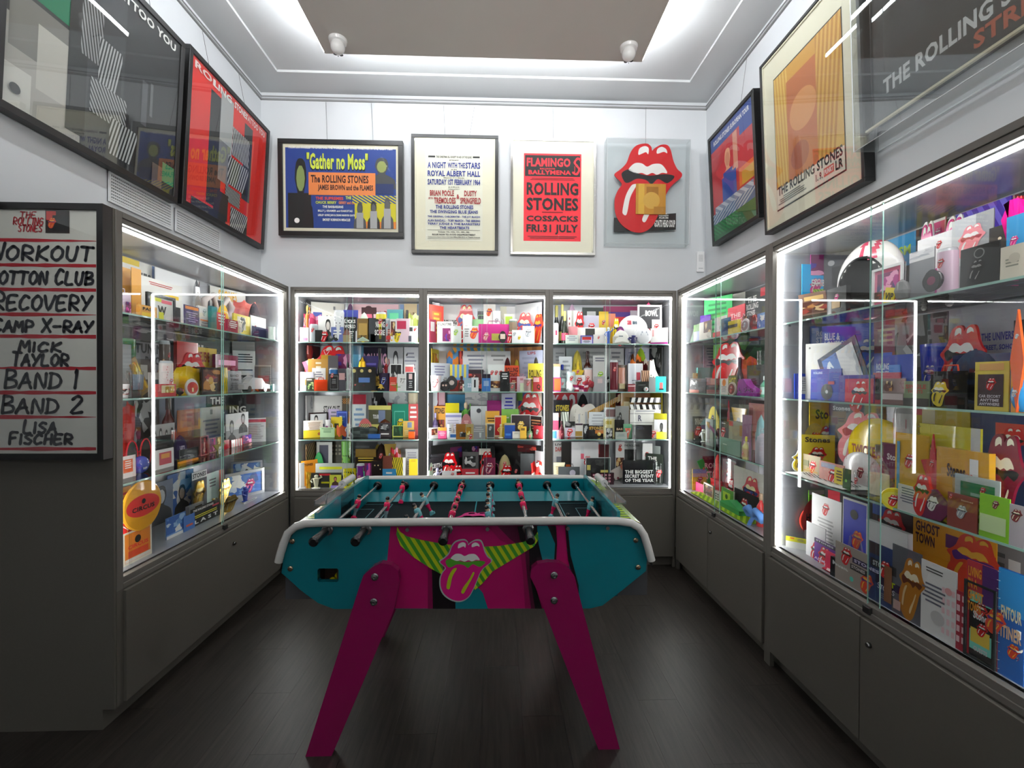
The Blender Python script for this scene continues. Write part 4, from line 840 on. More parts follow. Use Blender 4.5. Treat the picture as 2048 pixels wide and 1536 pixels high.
    if kind == 'shoe':
        side = [(-.5, .0), (.5, .0), (.5, .16), (.42, .30), (.2, .42), (0, .62), (-.18, 1.), (-.30, .92), (-.44, .96), (-.5, .5)]
        mb = MB(); mb.prism(orient([(x * w, .12 * h + z * h * .88) for x, z in side]), 0, .05, a, smooth=True); m2 = MB(); m2.prism(orient([(x * w * 1.03, z * h) for x, z in ((-.5, 0), (.5, .02), (.52, .16), (-.51, .16))]), -.002, .052, b)
        for i in range(14): x, z = rnd.uniform(-.4, .35), rnd.uniform(.2, .5); pm.add([(x * w + .006 * math.cos(k), -.001, z * h + .005 * math.sin(k)) for k in range(6)], [tuple(range(6))], d)
        return [(None, mb, 'matte', .006), ('sole', m2, 'matte', 0), ('print', pm, 'paper', 0)]
    if kind == 'figure':
        mb = MB(); mb.m = Matrix.Translation((0, r * .6, 0)); mb.lathe([(r * .5, 0), (r * .55, .04 * h), (r * .3, .1 * h), (r * .42, .4 * h), (r * .5, .62 * h), (r * .55, .74 * h), (r * .2, .8 * h)], 12, a)
        mb.tube([(-r * .5, 0, h * .72), (-r * .85, -r * .2, h * .56), (-r * .5, -r * .5, h * .46)], r * .13, 6, a); mb.tube([(r * .5, 0, h * .72), (r * .95, -r * .1, h * .82), (r * .8, -r * .2, h * .95)], r * .13, 6, a)
        m2 = MB(); m2.m = mb.m; m2.ball((0, 0, h * .89), r * .34, r * .34, h * .11, b, 12, 8); m3 = MB(); m3.m = mb.m; m3.lathe([(r * .75, 0), (r * .7, .03 * h)], 14, d)
        mt = 'metal' if a in ('a', 's', 'd9b24a') else 'gloss'
        return [(None, mb, mt, 0), ('head', m2, mt, 0), ('base', m3, 'gloss', 0)]
    if kind == 'car':
        mb = MB(); mb.prism(orient([(x * w, z * h) for x, z in ((-.5, .2), (.5, .2), (.5, .5), (.3, .58), (.18, .95), (-.2, 1), (-.36, .6), (-.5, .55))]), 0, .04, a); out = [(None, mb, 'gloss', .002)]
        for s in (-.3, .3): m2 = MB(); m2.m = Matrix.Translation((s * w, .001, h * .22)) @ Matrix.Rotation(PI / 2, 4, 'X'); m2.lathe([(h * .22, -.041), (h * .22, .003)], 14, 'k'); out.append(('wheel', m2, 'gloss', 0))
        return out
    if kind == 'shades':
        mb = MB(); out = []
        for s in (-1, 1): mb.tube([(s * w * .25 + w * .2 * math.cos(i * PI / 7), .002, h / 2 + h * .42 * math.sin(i * PI / 7)) for i in range(14)], w * .022, 6, a, closed=True)
        mb.tube([(-w * .06, .002, h * .58), (w * .06, .002, h * .58)], w * .02, 6, a)
        for s in (-1, 1): mb.tube([(s * w * .46, .002, h * .6), (s * w * .48, .03, h * .5)], w * .016, 6, a)
        out = [(None, mb, 'gloss', 0)]
        for s in (-1, 1): m2 = MB(); m2.prism([(s * w * .25 + w * .19 * math.cos(i * PI / 7), h / 2 + h * .4 * math.sin(i * PI / 7)) for i in range(14)], .001, .003, b); out.append(('lens', m2, 'gloss', 0))
        return out
    if kind in ('bag', 'pillow'):
        mb = MB(); n = 8; vs = []; hh = h * (.84 if kind == 'bag' else 1)
        for s in (0, 1):
            for j in range(n + 1):
                for i in range(n + 1):
                    u, v = i / n, j / n; bul = (math.sin(PI * u) * math.sin(PI * v)) ** .5 * .013 + .002; vs.append(((u - .5) * w, .015 + (bul if s else -bul), v * hh))
        N = (n + 1) ** 2; fs = [(j * (n + 1) + i, j * (n + 1) + i + 1, (j + 1) * (n + 1) + i + 1, (j + 1) * (n + 1) + i) for j in range(n) for i in range(n)]
        mb.add(vs[:N], fs, a, True); mb.add(vs[N:], [f[::-1] for f in fs], a, True)
        ring = [i for i in range(n + 1)] + [j * (n + 1) + n for j in range(1, n + 1)] + [n * (n + 1) + i for i in range(n - 1, -1, -1)] + [j * (n + 1) for j in range(n - 1, 0, -1)]
        k = len(ring); mb.add([vs[i] for i in ring] + [vs[i + N] for i in ring], [(i, i + k, (i + 1) % k + k, (i + 1) % k) for i in range(k)], a)
        paint(pm, w * .76, hh * .76, spec, -w * .38, hh * .12, -.002, seed)
        pm.v = [(x, .015 - ((math.sin(PI * min(max(x / w + .5, .02), .98)) * math.sin(PI * min(max(z / hh, .02), .98))) ** .5 * .013 + .004) + y, z) for x, y, z in pm.v]
        out = [(None, mb, 'matte', 0)] + ([('print', pm, 'paper', 0)] if spec else [])
        if kind == 'bag': m2 = MB(); m2.tube([(-w * .2, .024, hh), (-w * .18, .024, h * .97), (w * .18, .024, h * .97), (w * .2, .024, hh)], .003, 6, b); out.append(('handle', m2, 'matte', 0))
        return out
    if kind == 'cloth':    # folded or bunched fabric
        mb = MB(); n = 14; vs = []
        for j in range(n + 1):
            for i in range(n + 1): u, v = i / n, j / n; vs.append(((u - .5) * w * (1 - .12 * math.sin(v * 5 + seed)), .014 + .009 * math.sin(u * 14 + seed) * (1 - .3 * v) + .004 * math.sin(v * 9 + u * 6), v * h * (1 - .10 * abs(math.sin(u * 6 + seed)))))
        fs = [(j * (n + 1) + i, j * (n + 1) + i + 1, (j + 1) * (n + 1) + i + 1, (j + 1) * (n + 1) + i) for j in range(n) for i in range(n)]
        cs = [cols[(i * len(cols) // n + (j // 4)) % len(cols)] for j in range(n) for i in range(n)]
        for f_, c_ in zip(fs, cs): mb.f.append(f_); mb.c.append(lin(c_)); mb.smooth.append(True)
        mb.v = vs; o = [(None, mb, 'matte', 0)]; return o
    if kind == 'guitar':
        # body on one side, neck rising to the other; w x h is the whole box
        mb = MB(); B = [(0, .30), (.03, .62), (.12, .74), (.22, .66), (.30, .72), (.40, .74), (.47, .62), (.42, .46), (.47, .22), (.40, .04), (.22, 0), (.06, .08)]
        mb.prism(orient([((x - .5) * w, z * h) for x, z in curve(B, 4)]), 0, .022, a); m2 = MB(); m2.prism(orient([((x - .5) * w, z * h) for x, z in ((.34, .40), (.86, .80), (.88, .92), (.33, .56))]), -.006, 0, b)
        for i in range(12): t_ = .12 + .85 * i / 12; x, z = .34 + .5 * t_, .41 + .38 * t_; m2.add([((x - .5) * w, -.0065, z * h), ((x - .5) * w + .002, -.0065, z * h), ((x - .5) * w + .001, -.0065, (z + .125) * h), ((x - .5) * w - .001, -.0065, (z + .125) * h)], [(0, 1, 2, 3)], 's')
        m3 = MB(); m3.prism(orient([((x - .5) * w, z * h) for x, z in ((.86, .76), (.99, .90), (1, 1.), (.93, .99), (.87, .95))]), -.006, .002, 'd8b878')
        for i in range(26): x, z = rnd.uniform(.06, .42), rnd.uniform(.08, .62); pm.add([((x - .5) * w + .005 * math.cos(k), -.0008, z * h + .006 * math.sin(k)) for k in range(6)], [tuple(range(6))], rnd.choice(['c8c2b4', 'b8b2a6', 'e8e4da']))
        pm.box((.16 - .5) * w, (.19 - .5) * w, -.004, -.001, h * .2, h * .5, 's'); pm.box((.28 - .5) * w, (.31 - .5) * w, -.004, -.001, h * .25, h * .55, 's')
        return [(None, mb, 'gloss', .003), ('neck', m2, 'gloss', 0), ('headstock', m3, 'gloss', 0), ('body_print', pm, 'gloss', 0)]
    if kind == 'clapper':
        mb = MB(); mb.box(-w / 2, w / 2, 0, .008, 0, h * .66, 'd9d8d4'); out = [(None, mb, 'gloss', 0)]
        for z0, rot in ((.665, 0), (.83, .06)):
            m2 = MB(); m2.box(-w / 2, w / 2, -.001, .009, z0 * h, (z0 + .12) * h, 'k')
            for i in range(5): x = -w / 2 + w * (i + .15) / 5; s = .5 if rot else -.5; m2.add([(x + k * w * .1 + (s * w * .08 if zz else 0), -.0015, (z0 + zz * .12) * h) for k, zz in ((0, 0), (1, 0), (1, 1), (0, 1))], [(0, 1, 2, 3)], 'w')
            out.append(('clap_stick', m2, 'gloss', 0))
        paint(pm, w, h * .66, spec, -w / 2, 0, -.0006, seed); out.append(('print', pm, 'paper', 0)); return out
    if kind == 'star':
        pts = [(w / 2 * (1 if i % 2 == 0 else .45) * math.cos(PI / 2 + i * PI / 5), h / 2 + h / 2 * (1 if i % 2 == 0 else .45) * math.sin(PI / 2 + i * PI / 5)) for i in range(10)]
        mb = MB(); mb.prism(pts, 0, .006, a); paint(pm, w * .4, h * .4, 'T r 20 5 60', -w * .2, h * .3, -.0005); return [(None, mb, 'gloss', 0), ('print', pm, 'paper', 0)]
    if kind in ('tri', 'penta', 'diamond', 'arrow'):
        P_ = {'tri': [(0, 0), (.5, 1), (-.5, 1)], 'penta': [(-.32, 0), (.2, .04), (.5, .5), (.05, 1), (-.5, .8)], 'diamond': [(0, 0), (.5, .5), (0, 1), (-.5, .5)], 'arrow': [(-.5, 0), (.5, 0), (0, 1)]}[kind]
        mb = MB(); mb.prism([(x * w, z * h) for x, z in P_], 0, .008, a); paint(pm, w * .5, h * .5, spec or 'T w 20 8 60', -w * .25, h * .3, -.0006, seed); return [(None, mb, 'gloss', .0015), ('print', pm, 'paper', 0)]
    if kind == 'crystal':
        mb = MB(); n = 9; rr = [rnd.uniform(.7, 1) for _ in range(n * 4)]; vs = [(0, r, h)] + [(r * rr[j * n + i] * math.sin((j + 1) * PI / 4.2) * math.cos(2 * PI * i / n), r + r * rr[j * n + i] * math.sin((j + 1) * PI / 4.2) * math.sin(2 * PI * i / n), h / 2 + h / 2 * math.cos((j + 1) * PI / 4)) for j in range(3) for i in range(n)] + [(0, r, 0)]
        fs = [(0, 1 + i, 1 + (i + 1) % n) for i in range(n)] + [(1 + j * n + i, 1 + (j + 1) * n + i, 1 + (j + 1) * n + (i + 1) % n, 1 + j * n + (i + 1) % n) for j in range(2) for i in range(n)] + [(1 + 2 * n + i, 1 + 3 * n, 1 + 2 * n + (i + 1) % n) for i in range(n)]
        mb.add(vs, fs, a); m = {'k': 'gloss', 'a': 'metal', 's': 'metal', 'd9b24a': 'metal'}.get(a, 'clear' if a == 'w' else 'gloss'); return [(None, mb, m, 0)]
    if kind == 'mask':
        mb = MB(); n = 12; vs = [((i / n - .5) * w, .03 - .03 * math.sin(PI * i / n), h * (.15 + .7 * (j / 5)) + .01 * math.sin(i)) for j in range(6) for i in range(n + 1)]
        mb.add(vs, [(j * (n + 1) + i, j * (n + 1) + i + 1, (j + 1) * (n + 1) + i + 1, (j + 1) * (n + 1) + i) for j in range(5) for i in range(n)], a, True)
        m2 = MB(); 
        for s in (-1, 1): m2.tube([(s * w * .5, .03, h * .2), (s * w * .62, .05, h * .5), (s * w * .5, .03, h * .8)], .002, 5, a)
        return [(None, mb, 'matte', 0), ('ear_loop', m2, 'matte', 0)]
    if kind == 'lighter':
        mb = MB(); mb.box(-w / 2, w / 2, 0, w * .6, 0, h * .8, a); m2 = MB(); m2.box(-w / 2, w / 2, 0, w * .6, h * .8, h, 's'); return [(None, mb, 'gloss', .001), ('metal_top', m2, 'metal', 0)]
    if kind == 'bow':
        mb = MB()
        for s in (-1, 1): mb.tube([(0, .02, h * .5), (s * w * .25, .01, h * .85), (s * w * .48, .02, h * .7), (s * w * .42, .03, h * .45), (0, .02, h * .5)], [.01, .022, .024, .018, .01], 7, a)
        mb.tube([(0, .02, h * .5), (-w * .2, .02, h * .2), (-w * .3, .02, 0)], .012, 7, a); return [(None, mb, 'matte', 0)]
    if kind == 'house':
        mb = MB(); mb.box(-w / 2, w / 2, 0, .05, 0, h * .5, a); m2 = MB(); m2.prism([(-w * .55, h * .5), (w * .55, h * .5), (0, h)], -.003, .053, b); return [(None, mb, 'gloss', 0), ('roof', m2, 'gloss', 0)]
    raise ValueError(kind)
SOLID = {'bottle', 'wine', 'cbottle', 'mug', 'can', 'glass', 'bucket', 'cup', 'jar', 'cap', 'ball', 'rugby', 'egg', 'helmet', 'figure', 'crystal'}
THICK = dict(card=.004, gcard=.004, book=.013, sleeve=.005, frame=.010, spiral=.012, disc=.0125, tongue=.011, star=.006, bag=.03, pillow=.03, cloth=.036, guitar=.022, clapper=.012, shoe=.052, car=.041, shades=.03, mask=.03, tri=.008, penta=.008, diamond=.008, arrow=.008, bow=.04, house=.04, box=.022, lighter=.012)
THICK['pass'] = .022
placed = {}; LABELS = set(); warn = []
def item(case, lev, kind, bb, vk, cols, spec, look, cat, idx):
    kind, *opts = kind.split(':'); opt = ''.join(opts)
    rot = yaw = 0; keep = 'k' in opt
    for q in opts:
        if q[0] == 'r': rot = float(q[1:])
        if q[0] == 'y': yaw = float(q[1:])
    x0, y0, x1, y1 = bb; zs, zt, ltxt = LEV[lev]; xc, yc = (x0 + x1) / 2, (y0 + y1) / 2
    a, b, w_ = UB[case]; a += .042; b -= .042
    rnd = random.Random(idx * 7 + lev)
    if vk == '.': v = vfloor(case, xc, y1, zs)
    else: v = VD[vk] if vk in VD else float(vk)
    v = min(max(v, .06), .408)
    squash = 1.
    va_ = vb_ = v
    for it in range(5):
        if kind in SOLID:
            uc, _, p = plane(case, xc, yc, v); d = (ROT @ (p - CAM))[1]; W_ = (x1 - x0) * d / F; W_ = min(W_, (b - a) * .8); uc = min(max(uc, a + W_ / 2), b - W_ / 2); u0, u1 = uc - W_ / 2, uc + W_ / 2; va_ = vb_ = v
        else:
            # an edge whose line of sight would leave the case through its end stands against that end, nearer the glass: the piece is turned
            u0, u1 = plane(case, x0, yc, v)[0], plane(case, x1, yc, v)[0]; f0, f1 = plane(case, x0, yc, 0)[0], plane(case, x1, yc, 0)[0]; va_ = vb_ = v
            if u0 < a: va_ = max(.06, v * .5, v * (a - f0) / (u0 - f0) if abs(u0 - f0) > 1e-6 else v) if f0 > a else max(.06, v * .5); u0 = a
            if u1 > b: vb_ = max(.06, v * .5, v * (b - f1) / (u1 - f1) if abs(u1 - f1) > 1e-6 else v) if f1 < b else max(.06, v * .5); u1 = b
            u1 = max(u1, u0 + .001); W_ = math.hypot(u1 - u0, vb_ - va_); uc = (u0 + u1) / 2
        if W_ < .006: warn.append(('narrow', case, lev, look)); return
        t = W_ if kind in SOLID else THICK.get(kind, .04)
        if kind == 'box': t = min(.022, max(.014, W_ * .5))
        if kind == 'figure': t = W_ * .7
        if kind == 'rugby': t = min(W_, .9 * (y1 - y0) * 4.2 / F)
        T0 = t
        if kind in SOLID: t = min(t, .11 if kind == 'helmet' else .055)
        squash = t / T0
        lim = .412 - t - (max(va_, vb_) - v)
        for (p0, p1, q0, q1) in placed.get((case, lev), []):
            lo, hi = max(p0, u0), min(p1, u1)
            if hi - lo > max(.002, .10 * min(p1 - p0, u1 - u0)):
                for uu in (lo, (lo + hi) / 2, hi):
                    pv = q0 + (q1 - q0) * (uu - p0) / (p1 - p0); nv_ = va_ + (vb_ - va_) * (uu - u0) / (u1 - u0) - v
                    lim = min(lim, pv - t - .003 - nv_)
        nv = max(min(v, lim), .056)
        if abs(nv - v) < 5e-4: break
        v = nv
    if lim < .05: warn.append(('full', case, lev, look, round(lim, 3)))
    yaw += math.degrees(math.atan2(vb_ - va_, u1 - u0)) if kind not in SOLID else 0
    zt_ = plane(case, xc, y0, v)[1]; zb = plane(case, xc, y1, v)[1]
    if kind in SOLID: zt_ = (plane(case, xc, y0, v + t / 2)[1] + zt_) / 2
    base = zs
    if keep and zb > zs + .02: base = zb
    zt_ = min(zt_, zt)
    h = zt_ - base
    if h < .012: warn.append(('low', case, lev, look, round(h, 3))); h = .012
    placed.setdefault((case, lev), []).append((u0, u1, va_, vb_))
    if rot:  # the box given is that of the turned card
        r_ = math.radians(abs(rot)); cw, sw = math.cos(r_), math.sin(r_); det = cw * cw - sw * sw; Wc = (W_ * cw - h * sw) / det; Hc = (h * cw - W_ * sw) / det
        if Wc < .3 * W_ or Hc < .3 * h: Wc, Hc = W_ * .75, h * .75
    else: Wc, Hc = W_, h
    parts = build_item(kind, Wc, Hc, t, cols, AUTO[idx % 8].format(a=cols[-1] if len(cols) > 1 and cols[-1] in SCH else 'r', b=cols[1] if len(cols) > 1 else 'k') if spec == '*' else spec, idx)
    if rot:
        M_ = Matrix.Translation((0, 0, Hc / 2)) @ Matrix.Rotation(math.radians(rot), 4, 'Y') @ Matrix.Translation((0, 0, -Hc / 2)); zm = min((M_ @ Vector(q))[2] for q in parts[0][1].v)
        M_ = Matrix.Translation((0, 0, -zm)) @ M_
        for p_ in parts: p_[1].v = [tuple(M_ @ Vector(q)) for q in p_[1].v]
    if squash < 1:
        for p_ in parts: p_[1].v = [(q[0], q[1] * squash, q[2]) for q in p_[1].v]
    loc, rz = world(case, uc, (va_ + vb_) / 2, base)
    lean = 0 if kind in SOLID or kind in ('box', 'shoe', 'car', 'shades', 'bag', 'cloth', 'house', 'figure', 'mask', 'bow') or keep or va_ > .39 else min(.03, .002 / max(h, .05))
    name = cat.replace(' ', '_'); root = None
    for pn, mb, mt, bv in parts:
        if not mb.f: continue
        if root is None:
            root = mb.build(name, mt, None, loc, (-lean, 0, rz + math.radians(yaw)), bevel=bv)
        else: mb.build(pn, mt, root, bevel=bv)
    if base > zs + .015:
        mb = MB(); hh = base - zs; mb.box(-Wc * .3, -Wc * .3 + .004, 0, min(t, .03), -hh, 0); mb.box(Wc * .3 - .004, Wc * .3, 0, min(t, .03), -hh, 0); mb.box(-Wc * .3, Wc * .3, 0, min(t, .03), -.003, -.0004); mb.build('clear_stand', 'clear', root)
    lab = f'{look}, {ltxt} of {CASE[case]}'
    if lab in LABELS: warn.append(('dup', lab))
    LABELS.add(lab); n = len(lab.split())
    if n > 16: warn.append(('long', n, lab))
    tag(root, lab, cat)
def flat(case, lev, bb, cols, spec, look, cat, idx, t=.002):
    x0, y0, x1, y1 = bb; zs, _, ltxt = LEV[lev]; xc, yc = (x0 + x1) / 2, (y0 + y1) / 2
    va, vb = sorted((vfloor(case, xc, y0, zs), vfloor(case, xc, y1, zs))); va, vb = max(va, .066), min(vb, .39)
    if vb - va < .03: va, vb = .066, .14
    vm = (va + vb) / 2; a, b, _ = UB[case]; u0, u1 = max(plane(case, x0, yc, vm)[0], a + .04), min(plane(case, x1, yc, vm)[0], b - .04)
    zz = {'wavy': 0}
    w_, d_ = u1 - u0, vb - va; mb = MB(); n, m_ = 16, 5; vs = []; rr = random.Random(idx)
    ph = rr.uniform(0, 6)
    for s in (0, 1):
        for j in range(m_ + 1):
            for i in range(n + 1): u, v = i / n, j / m_; e = .0018 * (1 + math.sin(u * 17 + ph + 3 * v)) if cat in ('scarf', 'bandana', 'flag') else 0; vs.append(((u - .5) * w_, v * d_, (t if s else .0002) + e))
    N = (n + 1) * (m_ + 1); fs = [(j * (n + 1) + i, j * (n + 1) + i + 1, (j + 1) * (n + 1) + i + 1, (j + 1) * (n + 1) + i) for j in range(m_) for i in range(n)]
    mb.add(vs[N:], fs, cols[0], True); mb.add(vs[:N], [f[::-1] for f in fs], cols[0])
    loc, rz = world(case, (u0 + u1) / 2, va, zs + .0003); o = mb.build(cat.replace(' ', '_'), 'matte' if cat in ('scarf', 'bandana', 'flag') else 'paper', None, loc, (0, 0, rz))
    if spec:
        pm = MB(); paint(pm, w_, d_, spec, -w_ / 2, 0, 0, idx)
        pm.v = [(x, z, t + .0042 - y) for x, y, z in pm.v]; pm.build('print', 'paper', o)
    tag(o, f'{look}, {ltxt} of {CASE[case]}', cat)
